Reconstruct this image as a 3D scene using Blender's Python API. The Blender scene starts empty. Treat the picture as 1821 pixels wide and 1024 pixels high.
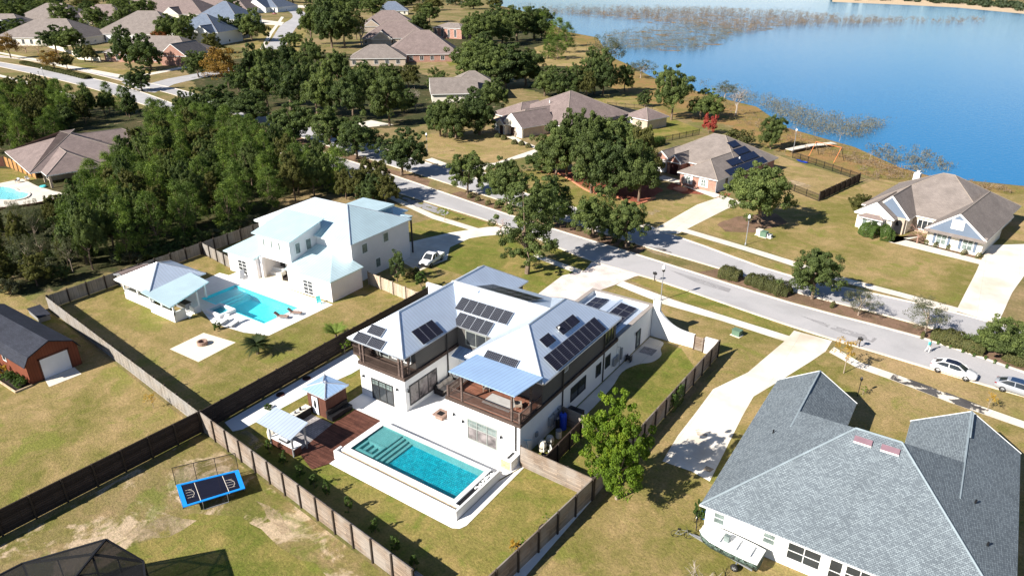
import bpy, math, random
import numpy as np
R_ = math.radians
SC = bpy.context.scene
COL = SC.collection
# ------------------------------------------------------------------ camera, sky, sun, exposure
CAM_H, PITCH, YAW, FPX = 42.0, R_(24.57), R_(-34.02), 1250.0
cd = bpy.data.cameras.new("camera"); cam = bpy.data.objects.new("camera", cd); COL.objects.link(cam)
cam.location = (0, 0, CAM_H); cam.rotation_euler = (math.pi/2-PITCH, 0, -YAW)
cd.sensor_fit = 'HORIZONTAL'; cd.angle = 2*math.atan(910.5/FPX); cd.clip_end = 12000; cd.clip_start = .5
SC.camera = cam
SUN_AZ, SUN_EL = R_(67.0), R_(34.0)          # heading of the shadows from +X, height of the sun
w = bpy.data.worlds.new("World"); SC.world = w; w.use_nodes = True
wn = w.node_tree.nodes; wl = w.node_tree.links
bg = wn["Background"]; sky = wn.new("ShaderNodeTexSky"); sky.sky_type = 'NISHITA'; sky.sun_disc = False
sky.sun_elevation = SUN_EL; sky.sun_rotation = R_(90)-(SUN_AZ+math.pi); sky.air_density = 1.0; sky.dust_density = 0.; sky.ozone_density = 6.0
# thin high cloud: pale streaks in the lower sky
tcw = wn.new("ShaderNodeTexCoord"); mpw = wn.new("ShaderNodeMapping"); mpw.inputs['Scale'].default_value = (1.6, 1.6, 9.); wl.new(tcw.outputs['Generated'], mpw.inputs[0])
nzw = wn.new("ShaderNodeTexNoise"); nzw.inputs['Scale'].default_value = 1.7; nzw.inputs['Detail'].default_value = 6; nzw.inputs['Distortion'].default_value = .6; wl.new(mpw.outputs[0], nzw.inputs['Vector'])
rpw = wn.new("ShaderNodeValToRGB"); rpw.color_ramp.elements[0].position = .46; rpw.color_ramp.elements[1].position = .72; rpw.color_ramp.elements[1].color = (.5, .5, .5, 1); wl.new(nzw.outputs['Fac'], rpw.inputs[0])
bww = wn.new("ShaderNodeRGBToBW"); wl.new(sky.outputs[0], bww.inputs[0]); mlw = wn.new("ShaderNodeMath"); mlw.operation = 'MULTIPLY'; mlw.inputs[1].default_value = 1.9; wl.new(bww.outputs[0], mlw.inputs[0])
mxw = wn.new("ShaderNodeMix"); mxw.data_type = 'RGBA'; wl.new(rpw.outputs[0], mxw.inputs[0]); wl.new(sky.outputs[0], mxw.inputs[6]); wl.new(mlw.outputs[0], mxw.inputs[7])
wl.new(mxw.outputs[2], bg.inputs[0]); bg.inputs[1].default_value = .052
sd = bpy.data.lights.new("sun", 'SUN'); sd.energy = 5.0; sd.angle = R_(.5); sd.color = (1, .94, .85)
sun = bpy.data.objects.new("sun", sd); COL.objects.link(sun); sun.location = (-60, -80, 120)
sun.rotation_euler = (math.pi/2-SUN_EL, 0, SUN_AZ-math.pi/2)
SC.view_settings.view_transform = 'Standard'; SC.view_settings.look = 'None'
SC.view_settings.exposure = 1.0; SC.view_settings.gamma = 1
# ------------------------------------------------------------------ picking points on the ground from the survey of the photograph
_fw = np.array([math.sin(YAW)*math.cos(PITCH), math.cos(YAW)*math.cos(PITCH), -math.sin(PITCH)])
_rt = np.array([math.cos(YAW), -math.sin(YAW), 0.]); _up = np.cross(_rt, _fw)
def at(px, py, z=0.):
    d = FPX*_fw+(px-910.5)*_rt-(py-512)*_up; s = (z-CAM_H)/d[2]
    return (float(s*d[0]), float(s*d[1]))
def ats(pts, z=0.): return [at(x, y, z) for x, y in pts]
def pxm(x, y):                                   # survey pixels per metre at a ground point
    return FPX/float(np.dot(np.array([x, y, -CAM_H]), _fw))
def hgt(px, pyb, pyt):                           # height of a thing standing at (px,pyb) whose top reaches pyt
    x, y = at(px, pyb); lo, hi = 0., 41.
    for _ in range(30):
        m = (lo+hi)/2; d = np.array([x, y, m-CAM_H])
        if 512-FPX*np.dot(d, _up)/np.dot(d, _fw) > pyt: lo = m
        else: hi = m
    return lo
# ------------------------------------------------------------------ naming
def tag(o, label=None, cat=None, group=None, kind=None):
    if label: o["label"] = label
    if cat: o["category"] = cat
    if group: o["group"] = group
    if kind: o["kind"] = kind
    return o
def thing(name, label, cat, loc=(0, 0, 0), rz=0., group=None):
    o = bpy.data.objects.new(name, None); COL.objects.link(o); o.empty_display_size = .3
    o.location = (loc[0], loc[1], loc[2] if len(loc) > 2 else 0); o.rotation_euler = (0, 0, rz)
    return tag(o, label, cat, group)
def copy_tree(o, parent=None):
    c = o.copy(); COL.objects.link(c)
    if parent: c.parent = parent
    for ch in list(o.children): copy_tree(ch, c)
    return c
# ------------------------------------------------------------------ mesh builder
def _sub(a, b): return (a[0]-b[0], a[1]-b[1], a[2]-b[2])
class MB:
    def __init__(s): s.v = []; s.f = []; s.m = []; s.fuv = {}
    def add(s, vs, fs, mi=0):
        n = len(s.v); s.v += [tuple(map(float, p)) for p in vs]
        s.f += [tuple(i+n for i in f) for f in fs]; s.m += [mi]*len(fs); return s
    def poly(s, pts, mi=0): return s.add(pts, [tuple(range(len(pts)))], mi)
    def box(s, x0, x1, y0, y1, z0, z1, mi=0):
        return s.add([(x0,y0,z0),(x1,y0,z0),(x1,y1,z0),(x0,y1,z0),(x0,y0,z1),(x1,y0,z1),(x1,y1,z1),(x0,y1,z1)],
                     [(0,3,2,1),(4,5,6,7),(0,1,5,4),(1,2,6,5),(2,3,7,6),(3,0,4,7)], mi)
    def wall(s, p, q, z0, z1, th, mi=0):             # upright slab along p-q
        dx, dy = q[0]-p[0], q[1]-p[1]; L = math.hypot(dx, dy) or 1; nx, ny = -dy/L*th/2, dx/L*th/2
        return s.prism([(p[0]-nx,p[1]-ny),(q[0]-nx,q[1]-ny),(q[0]+nx,q[1]+ny),(p[0]+nx,p[1]+ny)], z0, z1, mi)
    def prism(s, poly, z0, z1, mi=0):
        n = len(poly); a = sum(poly[i][0]*poly[(i+1) % n][1]-poly[(i+1) % n][0]*poly[i][1] for i in range(n))
        if a < 0: poly = poly[::-1]
        vs = [(x, y, z0) for x, y in poly]+[(x, y, z1) for x, y in poly]
        return s.add(vs, [tuple(range(n))[::-1], tuple(range(n, 2*n))]+[(i, (i+1) % n, n+(i+1) % n, n+i) for i in range(n)], mi)
    def beam(s, a, b, wd, h, mi=0):                   # sloping bar of rectangular section
        a = np.array(a, float); b = np.array(b, float); d = b-a; d /= np.linalg.norm(d)
        u = np.cross(d, (0, 0, 1)); u = u/np.linalg.norm(u) if np.linalg.norm(u) > 1e-6 else np.array((1., 0, 0)); t = np.cross(u, d)
        vs = [p+i*u*wd/2+j*t*h/2 for p in (a, b) for i, j in ((-1,-1),(1,-1),(1,1),(-1,1))]
        return s.add(vs, [(0,1,2,3),(7,6,5,4),(0,4,5,1),(1,5,6,2),(2,6,7,3),(3,7,4,0)], mi)
    def tube(s, pts, r, n=8, mi=0):                    # r: number or list
        pts = [np.array(p, float) for p in pts]; k = len(pts); rr = r if isinstance(r, (list, tuple)) else [r]*k
        vs = []
        for i, p in enumerate(pts):
            d = pts[min(i+1, k-1)]-pts[max(i-1, 0)]; d /= (np.linalg.norm(d) or 1)
            u = np.cross(d, (.13, .37, .92)) if abs(d[2]) < .9 else np.cross(d, (1, 0, 0)); u /= np.linalg.norm(u); t = np.cross(d, u)
            vs += [p+rr[i]*(math.cos(2*math.pi*j/n)*u+math.sin(2*math.pi*j/n)*t) for j in range(n)]
        fs = [(i*n+j, i*n+(j+1) % n, (i+1)*n+(j+1) % n, (i+1)*n+j) for i in range(k-1) for j in range(n)]
        fs += [tuple(range(n))[::-1], tuple((k-1)*n+j for j in range(n))]
        return s.add(vs, fs, mi)
    def lathe(s, cx, cy, prof, n=16, mi=0):            # prof: (r,z) from bottom to top
        vs = [(cx+r*math.cos(2*math.pi*j/n), cy+r*math.sin(2*math.pi*j/n), z) for r, z in prof for j in range(n)]; k = len(prof)
        fs = [(i*n+j, i*n+(j+1) % n, (i+1)*n+(j+1) % n, (i+1)*n+j) for i in range(k-1) for j in range(n)]
        fs += [tuple(range(n))[::-1], tuple((k-1)*n+j for j in range(n))]
        return s.add(vs, fs, mi)
    def strip(s, A, B, z, mi=0, uv=True):              # flat ribbon between two polylines
        n0 = len(s.f); d = 0
        for i in range(len(A)-1):
            L = math.hypot(A[i+1][0]-A[i][0], A[i+1][1]-A[i][1]); wd = math.hypot(B[i][0]-A[i][0], B[i][1]-A[i][1])
            s.add([(*A[i], z), (*B[i], z), (*B[i+1], z), (*A[i+1], z)], [(0, 1, 2, 3)], mi)
            s.fuv[len(s.f)-1] = [(d, 0), (d, wd), (d+L, wd), (d+L, 0)]; d += L
        return s
    def kerb(s, P, wd, z0, z1, mi=0):                  # low wall following a polyline
        A, B = offs(P, wd/2), offs(P, -wd/2)
        for i in range(len(P)-1): s.prism([A[i], A[i+1], B[i+1], B[i]], z0, z1, mi)
        return s
    def roof(s, x0, x1, y0, y1, ze, k, axis='y', e0='h', e1='h', th=.18, cap=True):
        # mi 0 covering, 1 fascia/soffit, 2 gable wall, 3 ridge cap
        sw = axis == 'x'
        if sw: x0, x1, y0, y1 = y0, y1, x0, x1
        h = (x1-x0)/2; xc = (x0+x1)/2; zr = ze+k*h
        a = y0+(h if e0 == 'h' else 0); b = y1-(h if e1 == 'h' else 0)
        V = [(x0,y0,ze-th),(x1,y0,ze-th),(x1,y1,ze-th),(x0,y1,ze-th),(x0,y0,ze),(x1,y0,ze),(x1,y1,ze),(x0,y1,ze),(xc,a,zr),(xc,b,zr)]
        if sw: V = [(q, p, z) for p, q, z in V]
        o = (lambda f: f[::-1]) if sw else (lambda f: f)
        s.add(V, [o(f) for f in [(4,8,9,7), (5,6,9,8)]], 0); n = len(s.v)-10
        def mo(f, mi): s.f.append(tuple(i+n for i in o(f))); s.m.append(mi)
        mo((4,5,8), 0 if e0 == 'h' else 2); mo((6,7,9), 0 if e1 == 'h' else 2)
        for f in [(0,1,5,4),(1,2,6,5),(2,3,7,6),(3,0,4,7),(3,2,1,0)]: mo(f, 1)
        W = lambda i: s.v[n+i]
        if cap:
            r = .09
            s.tube([W(8), W(9)] if b-a > .05 else [W(8), (W(8)[0], W(8)[1], W(8)[2]+.05)], r, 6, 3)
            if cap == 'front': s.tube([W(4), W(8)], r, 6, 3); s.tube([W(7), W(9)], r, 6, 3)
            elif e0 == 'h': s.tube([W(4), W(8)], r, 6, 3); s.tube([W(5), W(8)], r, 6, 3)
            if e1 == 'h' and cap != 'front': s.tube([W(6), W(9)], r, 6, 3); s.tube([W(7), W(9)], r, 6, 3)
        for e, q in ((e0, (4, 8, 5, -1)), (e1, (7, 9, 6, 1))):
            if e == 'g':                                # rake boards
                for i in (q[0], q[2]):
                    p0, p1 = W(i), W(q[1]); off = q[3]*.03
                    d = (off, 0) if sw else (0, off)
                    s.beam((p0[0]+d[0], p0[1]+d[1], p0[2]-.1), (p1[0]+d[0], p1[1]+d[1], p1[2]-.1), .06, .26, 1)
        return s
    def build(s, name, mats, parent=None, w=False, smooth=False, tone=None):
        off = np.zeros(3)
        v = np.array(s.v, dtype=np.float64).reshape(-1, 3)
        if parent is not None:
            if w:
                q = parent
                while q is not None: off += np.array(q.location); q = q.parent
        else:
            lo, hi = v.min(0), v.max(0); off = np.array([(lo[0]+hi[0])/2, (lo[1]+hi[1])/2, lo[2]])
        v = v-off
        me = bpy.data.meshes.new(name); me.from_pydata(v.tolist(), [], s.f); me.update()
        if not isinstance(mats, (list, tuple)): mats = [mats]
        for m in mats: me.materials.append(m)
        k = len(mats)-1
        me.polygons.foreach_set("material_index", [min(i, k) for i in s.m])
        uv = me.uv_layers.new(name="UVMap").data
        vo = v+off
        for p in me.polygons:
            if p.index in s.fuv:
                for li, c in zip(p.loop_indices, s.fuv[p.index]): uv[li].uv = c
                continue
            nx, ny, nz = p.normal
            if abs(nz) > .999: U = (1, 0, 0); V = (0, 1, 0)
            else:
                l = math.hypot(nx, ny); U = (-ny/l, nx/l, 0); V = (-nz*U[1], nz*U[0], nx*U[1]-ny*U[0])
            for li in p.loop_indices:
                c = vo[me.loops[li].vertex_index]; uv[li].uv = (c[0]*U[0]+c[1]*U[1], c[0]*V[0]+c[1]*V[1]+c[2]*V[2])
        if smooth: me.polygons.foreach_set("use_smooth", [True]*len(me.polygons))
        o = bpy.data.objects.new(name, me); COL.objects.link(o)
        if parent is not None: o.parent = parent
        else: o.location = off
        return o
def offs(P, d):                                       # polyline moved sideways
    out = []; n = len(P)
    for i in range(n):
        a, b = P[max(i-1, 0)], P[min(i+1, n-1)]; dx, dy = b[0]-a[0], b[1]-a[1]; L = math.hypot(dx, dy) or 1
        out.append((P[i][0]-dy/L*d, P[i][1]+dx/L*d))
    return out
def smooth_line(P, k=4):                               # Catmull-Rom through the points
    out = []
    for i in range(len(P)-1):
        p0, p1, p2, p3 = P[max(i-1, 0)], P[i], P[i+1], P[min(i+2, len(P)-1)]
        for j in range(k):
            t = j/k
            out.append(tuple(.5*(2*p1[c]+(p2[c]-p0[c])*t+(2*p0[c]-5*p1[c]+4*p2[c]-p3[c])*t*t+(3*p1[c]-p0[c]-3*p2[c]+p3[c])*t**3) for c in (0, 1)))
    return out+[tuple(P[-1])]
def struct(name, mb, m): return tag(mb.build(name, m), kind='structure')
_SH = []
def rough(pts, amp, seed=0, step=1.2):                  # breaks a straight outline into an irregular one
    g = np.random.default_rng(seed+len(pts)*7); out = []; n = len(pts)
    for i in range(n):
        a, b = np.array(pts[i]), np.array(pts[(i+1) % n]); L = np.linalg.norm(b-a); k = int(min(60, max(1, L/step))); d = (b-a)/(L or 1); nr = np.array([-d[1], d[0]]); w_ = 0.
        for j in range(k): w_ = w_*.6+g.normal(0, amp); out.append(tuple(a+(b-a)*j/k+nr*(w_ if j else 0)))
    return out
def sheet(name, pts, z, m, r=0.):
    if r: pts = rough(pts, r, len(_SH))
    P = np.array(pts); lo, hi = P.min(0), P.max(0)
    while any(abs(z-q[2]) < .0011 and (lo < q[1]).all() and (hi > q[0]).all() for q in _SH): z += .0012
    _SH.append((lo, hi, z)); return struct(name, MB().poly([(x, y, z) for x, y in pts]), m)
# ------------------------------------------------------------------ materials
class NT:
    def __init__(s, name):
        s.m = bpy.data.materials.new(name); s.m.use_nodes = True; s.t = s.m.node_tree; s.t.nodes.clear()
        s.out = s.n("ShaderNodeOutputMaterial"); s.p = s.n("ShaderNodeBsdfPrincipled"); s.l(s.p.outputs[0], s.out.inputs[0])
    def n(s, t, **k):
        q = s.t.nodes.new(t)
        for a, b in k.items(): setattr(q, a, b)
        return q
    def l(s, a, b): s.t.links.new(a, b)
    def coord(s, k='Object'): return s.n("ShaderNodeTexCoord").outputs[k]
    def pos(s): return s.n("ShaderNodeNewGeometry").outputs['Position']
    def noise(s, v, sc, det=4, rough=.55, dist=0):
        q = s.n("ShaderNodeTexNoise"); q.inputs['Scale'].default_value = sc; q.inputs['Detail'].default_value = det
        q.inputs['Roughness'].default_value = rough; q.inputs['Distortion'].default_value = dist; s.l(v, q.inputs['Vector']); return q.outputs['Fac']
    def ramp(s, f, stops):
        q = s.n("ShaderNodeValToRGB"); e = q.color_ramp.elements
        while len(e) < len(stops): e.new(.5)
        for i, (p, c) in enumerate(stops): e[i].position = p; e[i].color = (*c, 1) if len(c) == 3 else c
        s.l(f, q.inputs[0]); return q.outputs[0]
    def mix(s, f, a, b, mode='MIX'):
        q = s.n("ShaderNodeMix", data_type='RGBA', blend_type=mode)
        for i, x in ((0, f), (6, a), (7, b)):
            if isinstance(x, (int, float)): q.inputs[i].default_value = x
            elif isinstance(x, tuple): q.inputs[i].default_value = (*x, 1)
            else: s.l(x, q.inputs[i])
        return q.outputs[2]
    def math(s, op, a, b=0.):
        q = s.n("ShaderNodeMath", operation=op)
        for i, x in ((0, a), (1, b)):
            if isinstance(x, (int, float)): q.inputs[i].default_value = x
            else: s.l(x, q.inputs[i])
        return q.outputs[0]
    def bump(s, h, st=.3, d=.05):
        q = s.n("ShaderNodeBump"); q.inputs['Strength'].default_value = st; q.inputs['Distance'].default_value = d
        s.l(h, q.inputs['Height']); s.l(q.outputs[0], s.p.inputs['Normal'])
    def fin(s, c, rough=.7, metal=0., spec=.3):
        if isinstance(c, tuple): s.p.inputs['Base Color'].default_value = (*c, 1)
        else: s.l(c, s.p.inputs['Base Color'])
        s.p.inputs['Roughness'].default_value = rough; s.p.inputs['Metallic'].default_value = metal
        s.p.inputs['Specular IOR Level'].default_value = spec; return s.m
def sc_(c, k): return tuple(min(1, x*k) for x in c)
def plain(name, c, rough=.6, metal=0., var=.12, vs=1.5, spec=.3, bump=0.):
    t = NT(name); f = t.noise(t.coord('Object'), vs, 5)
    if bump: t.bump(t.noise(t.coord('Object'), vs*8, 3), bump, .03)
    return t.fin(t.ramp(f, [(.3, sc_(c, 1-var)), (.7, sc_(c, 1+var))]), rough, metal, spec)
def ground_mat(name, cols, blotch=.06, fine=1.2, grain=9., bare=None, bare_at=.66, rough=.95, mask=None, amp=1.):
    t = NT(name); p = t.pos(); hi = lambda c, k: sc_(c, k)
    a = t.ramp(t.noise(p, blotch, 6, .62, .8), [(.40, cols[0]), (.5, cols[1]), (.59, cols[2])])
    b = t.noise(p, fine*.45, 7, .72, .4); a = t.mix(.42*min(1, amp*2), a, t.ramp(b, [(.32, hi(cols[2], .72)), (.44, hi(cols[2], 1.1)), (.54, cols[1]), (.68, hi(cols[0], 1.25))]))
    if bare is not None:
        m = t.math('ADD', t.noise(p, blotch*2.1, 7, .68, .5), t.math('MULTIPLY', b, .22))
        a = t.mix(t.ramp(m, [(bare_at, (0, 0, 0)), (bare_at+.07, (1, 1, 1))]), a, bare)
    g = t.noise(p, grain*.5, 4, .85); gp = t.ramp(t.noise(p, blotch*3.3, 5, .6, 1.), [(.53, (0, 0, 0)), (.66, (.75, .75, .75))]); a = t.mix(gp, a, (cols[2][0]*1.1, cols[2][1]*1.25, cols[2][2])) if amp > .5 else a
    a = t.mix(1., a, t.ramp(g, [(.3, (1-.38*amp,1-.38*amp,1-.40*amp)), (.52, (1., 1., 1.)), (.7, (1+.38*amp, 1+.36*amp, 1+.3*amp))]), 'MULTIPLY')
    t.bump(t.math('ADD', g, t.math('MULTIPLY', b, .6)), .9*amp, .10); t.fin(a, rough, 0, .1)
    if mask:                                             # ragged patch: the sheet is absent where the noise is low
        tr = t.n("ShaderNodeBsdfTransparent"); mx = t.n("ShaderNodeMixShader"); t.l(t.ramp(t.noise(p, mask[0], 7, .7, .6), [(mask[1], (0, 0, 0)), (mask[1]+(mask[2] if len(mask) > 2 else .05), (1, 1, 1))]), mx.inputs[0])
        t.l(tr.outputs[0], mx.inputs[1]); t.l(t.p.outputs[0], mx.inputs[2]); t.l(mx.outputs[0], t.out.inputs[0])
    return t.m
def brick_mat(name, c1, c2, mortar, bw, rh, ms=.012, rough=.85, var=.25, vs=.35, off=.5, bias=0., extra=None, bump=.25):
    t = NT(name); q = t.n("ShaderNodeTexBrick"); q.offset = off; uv = t.coord('UV'); t.l(uv, q.inputs['Vector'])
    for k, x in (('Color1', (*c1, 1)), ('Color2', (*c2, 1)), ('Mortar', (*mortar, 1)), ('Scale', 1.), ('Mortar Size', ms), ('Mortar Smooth', .3), ('Bias', bias), ('Brick Width', bw), ('Row Height', rh)):
        q.inputs[k].default_value = x
    c = q.outputs['Color']; f = t.noise(t.pos(), vs, 5, .6)
    c = t.mix(1., c, t.ramp(f, [(.3, (1-var,)*3), (.7, (1+var*.6,)*3)]), 'MULTIPLY')
    if extra: c = t.mix(t.ramp(t.noise(t.pos(), extra[1], 4), [(.52, (0, 0, 0)), (.68, (1, 1, 1))]), c, t.mix(.5, c, extra[0]))
    t.bump(q.outputs['Fac'], -bump, .02); return t.fin(c, rough, 0, .2)
def seam_mat(name, c, pitch=.42, rough=.38, metal=.25):
    t = NT(name); x = t.n("ShaderNodeSeparateXYZ"); t.l(t.coord('UV'), x.inputs[0])
    f = t.math('FRACT', t.math('DIVIDE', x.outputs[0], pitch)); d = t.math('ABSOLUTE', t.math('SUBTRACT', f, .5))
    line = t.ramp(d, [(.41, (0, 0, 0)), (.47, (1, 1, 1))])
    n = t.noise(t.pos(), .5, 5); col = t.mix(line, t.ramp(n, [(.3, sc_(c, .93)), (.7, sc_(c, 1.05))]), sc_(c, .72))
    t.bump(line, .6, .04); return t.fin(col, rough, metal, .4)
def board_mat(name, c, bw, rh, rough=.85, grey=None):
    t = NT(name); q = t.n("ShaderNodeTexBrick"); q.offset = .37; t.l(t.coord('UV'), q.inputs['Vector'])
    for k, x in (('Color1', (*sc_(c, .7), 1)), ('Color2', (*sc_(c, 1.3), 1)), ('Mortar', (*sc_(c, .25), 1)), ('Scale', 1.), ('Mortar Size', .012), ('Brick Width', bw), ('Row Height', rh)): q.inputs[k].default_value = x
    m = t.n("ShaderNodeMapping"); m.inputs['Scale'].default_value = (1.2, 1.2, 9) if bw > rh else (9, 9, 1.2); t.l(t.pos(), m.inputs[0])
    c2 = t.mix(1., q.outputs[0], t.ramp(t.noise(m.outputs[0], 1.2, 5, .7), [(.25, (.65,)*3), (.75, (1.3,)*3)]), 'MULTIPLY')
    if grey: c2 = t.mix(t.ramp(t.noise(t.pos(), .5, 4), [(.4, (0, 0, 0)), (.62, (1, 1, 1))]), c2, t.mix(.6, c2, grey))
    t.bump(q.outputs['Fac'], -.4, .02); return t.fin(c2, rough, 0, .15)
def leaf_mat(name, c, c2=None, trans=.34, var=.45):
    t = NT(name); c2 = c2 or sc_(c, 1.6)
    a = t.n("ShaderNodeAttribute"); a.attribute_name = "tone"; r = t.n("ShaderNodeObjectInfo").outputs['Random']
    f = t.math('ADD', t.math('MULTIPLY', a.outputs['Fac'], .75), t.math('MULTIPLY', r, .25))
    col = t.ramp(f, [(.05, sc_(c, 1-var)), (.45, c), (.95, c2)])
    d = t.n("ShaderNodeBsdfDiffuse"); tr = t.n("ShaderNodeBsdfTranslucent"); g = t.n("ShaderNodeBsdfGlossy"); g.inputs['Roughness'].default_value = .6
    t.l(col, d.inputs[0]); t.l(t.mix(1., col, (1.25, 1.3, .6), 'MULTIPLY'), tr.inputs[0])
    m = t.n("ShaderNodeMixShader"); m.inputs[0].default_value = trans; t.l(d.outputs[0], m.inputs[1]); t.l(tr.outputs[0], m.inputs[2])
    m2 = t.n("ShaderNodeMixShader"); m2.inputs[0].default_value = .012; t.l(m.outputs[0], m2.inputs[1]); t.l(g.outputs[0], m2.inputs[2])
    t.l(m2.outputs[0], t.out.inputs[0]); return t.m
def water_mat(name, tint, body, rough=.03, ripple=3., st=.25, clear=.75):
    t = NT(name); tr = t.n("ShaderNodeBsdfTransparent"); tr.inputs[0].default_value = (*tint, 1)
    t.fin(body, rough, 0, .5); n1 = t.noise(t.pos(), ripple, 3, .6, .8); t.bump(n1, st, .08)
    m = t.n("ShaderNodeMixShader"); m.inputs[0].default_value = 1-clear
    t.l(tr.outputs[0], m.inputs[1]); t.l(t.p.outputs[0], m.inputs[2])
    g = t.n("ShaderNodeBsdfGlossy"); g.inputs['Roughness'].default_value = rough
    b = t.n("ShaderNodeBump"); b.inputs['Strength'].default_value = st; b.inputs['Distance'].default_value = .08; t.l(n1, b.inputs['Height']); t.l(b.outputs[0], g.inputs['Normal'])
    gm = t.n("ShaderNodeNewGeometry"); dt = t.n("ShaderNodeVectorMath", operation='DOT_PRODUCT'); t.l(gm.outputs['Incoming'], dt.inputs[0]); t.l(b.outputs[0], dt.inputs[1])
    fr = t.math('ADD', .02, t.math('MULTIPLY', .98, t.math('POWER', t.math('SUBTRACT', 1., t.math('MINIMUM', t.math('ABSOLUTE', dt.outputs['Value']), 1.)), 5.)))
    m2 = t.n("ShaderNodeMixShader"); t.l(fr, m2.inputs[0]); t.l(m.outputs[0], m2.inputs[1]); t.l(g.outputs[0], m2.inputs[2])
    t.l(m2.outputs[0], t.out.inputs[0]); return t.m
def mesh_net(name, c, alpha):                       # fine screen: part of the light passes
    t = NT(name); t.fin(c, .8); tr = t.n("ShaderNodeBsdfTransparent"); m = t.n("ShaderNodeMixShader"); m.inputs[0].default_value = alpha
    t.l(tr.outputs[0], m.inputs[1]); t.l(t.p.outputs[0], m.inputs[2]); t.l(m.outputs[0], t.out.inputs[0]); return t.m
M = {}
M['ground'] = ground_mat("dry_grass_ground", [(.32,.225,.125), (.235,.178,.085), (.13,.125,.042)], .035, .8, 6., (.42,.31,.20), .74)
M['lawn'] = ground_mat("lawn_grass", [(.37,.262,.13), (.275,.208,.085), (.165,.155,.04)], .07, 1.1, 8., None)
M['lawn_green'] = ground_mat("green_lawn_grass", [(.32,.235,.09), (.22,.19,.055), (.13,.145,.028)], .10, 1.4, 8., None)
M['lawn_tan'] = ground_mat("tan_lawn_grass", [(.40,.28,.145), (.32,.23,.11), (.22,.18,.065)], .07, 1.0, 7., None)
M['lawn_bare'] = ground_mat("patchy_lawn", [(.31,.22,.12), (.20,.165,.06), (.13,.135,.032)], .1, .9, 7., (.48,.37,.25), .62)
M['sand'] = ground_mat("pale_sand", [(.62,.47,.33), (.55,.42,.29), (.46,.35,.24)], .3, 1.5, 6., None)
M['sand_patch'] = ground_mat("patchy_sand", [(.55,.42,.28), (.47,.36,.24), (.38,.29,.19)], .3, 1.5, 6., None, mask=(.28, .42, .2))
M['shore'] = ground_mat("rusty_shore_grass", [(.30,.17,.075), (.26,.17,.07), (.17,.145,.045)], .08, .6, 4., None)
M['mulch'] = ground_mat("pine_straw_mulch", [(.27,.165,.115), (.22,.14,.095), (.15,.10,.065)], .3, 1.8, 10., None)
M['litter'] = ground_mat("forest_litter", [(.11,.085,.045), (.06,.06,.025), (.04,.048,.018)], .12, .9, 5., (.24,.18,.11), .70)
M['asphalt'] = ground_mat("worn_asphalt", [(.43,.415,.42), (.40,.39,.395), (.36,.35,.355)], .10, .25, 9., None, rough=.9, amp=.22)
M['conc'] = brick_mat("pale_concrete", (.70,.64,.55), (.66,.60,.51), (.34,.29,.24), 1.6, 9., .012, .85, .14, .3, 0.)
M['drive'] = brick_mat("driveway_concrete", (.76,.71,.63), (.72,.67,.59), (.45,.38,.30), 4.5, 4.5, .012, .8, .22, .22, 0., extra=((.45,.33,.2), .12))
M['white_pav'] = brick_mat("white_stone_paving", (.80,.79,.77), (.77,.76,.74), (.66,.65,.63), 1.2, .6, .006, .6, .05, .4)
M['paver'] = brick_mat("pink_block_pavers", (.80,.69,.63), (.72,.63,.58), (.5,.44,.40), .4, .2, .014, .85, .3, .4)
M['grey_paver'] = brick_mat("grey_stone_pavers", (.40,.37,.36), (.28,.26,.26), (.16,.15,.14), .45, .22, .02, .8, .3, .8)
M['kerb'] = plain("kerb_concrete", (.66,.58,.49), .85, 0, .15, .6)
M['stucco'] = plain("white_stucco", (.80,.80,.79), .8, 0, .03, .8)
M['white'] = plain("white_paint", (.80,.80,.78), .5, 0, .03, 1.)
M['stucco2'] = plain("warm_white_stucco", (.80,.765,.755), .8, 0, .03, .8)
M['grey_siding'] = brick_mat("dark_grey_siding", (.115,.108,.10), (.105,.10,.095), (.07,.066,.06), 9., .2, .01, .7, .1, .5)
M['seam_sky_tint'] = seam_mat("sky_tinted_metal_roof", (.42,.60,.86), .42, .5, .4)  # blue of the reflected sky is put into the metal colour
M['seam'] = seam_mat("white_metal_roof", (.64,.73,.85), .42, .46, .5)  # white metal, with some reflected sky blue mixed into the colour
M['seam_cyan'] = seam_mat("pale_cyan_metal_roof", (.60,.77,.81), .5, .46, .4)
M['trim_dark'] = plain("dark_bronze_trim", (.045,.04,.038), .5)
M['fence_shade_dark'] = board_mat('shade_darkened_fence_wood', (.062,.048,.042), 2.4, .21, .9)  # shade of the unlit fence side put into the wood colour
M['rail_wood'] = board_mat('greyed_brown_rail_wood', (.14,.10,.085), 2.4, .14, .8)
M['wood_dark'] = board_mat("dark_stained_wood", (.095,.066,.054), 2.4, .14, .75)
M['deck'] = board_mat("red_brown_deck_boards", (.115,.048,.034), 3., .14, .6)
M['deck2'] = board_mat("porch_floor_boards", (.23,.10,.065), 3., .14, .6)
M['fence_slat'] = board_mat("weathered_slat_wood", (.27,.205,.155), 2.4, .21, .9, (.34,.31,.28))
M['post'] = plain("dark_fence_post", (.05,.038,.03), .8)
M['picket'] = board_mat("grey_picket_wood", (.30,.265,.225), .14, 2.6, .9, (.30,.29,.28))
M['picket_new'] = board_mat("new_pale_picket_wood", (.56,.45,.34), .14, 2.6, .85)
M['cedar'] = board_mat("orange_cedar_boards", (.50,.26,.10), .14, 2.6, .8)
M['glass'] = plain("window_glass", (.03,.035,.04), .06, 0, .3, .4, .6)
M['glass_pale'] = plain("window_glass_pale", (.16,.20,.19), .1, 0, .4, 2., .6)  # lighter glass colour, unevenly mottled
M['glass_mauve'] = plain("window_glass_curtain_reflections", (.17,.15,.15), .1, 0, .85, 1.1, .6)  # noise patches mix curtain and painted reflections into the glass colour
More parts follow.
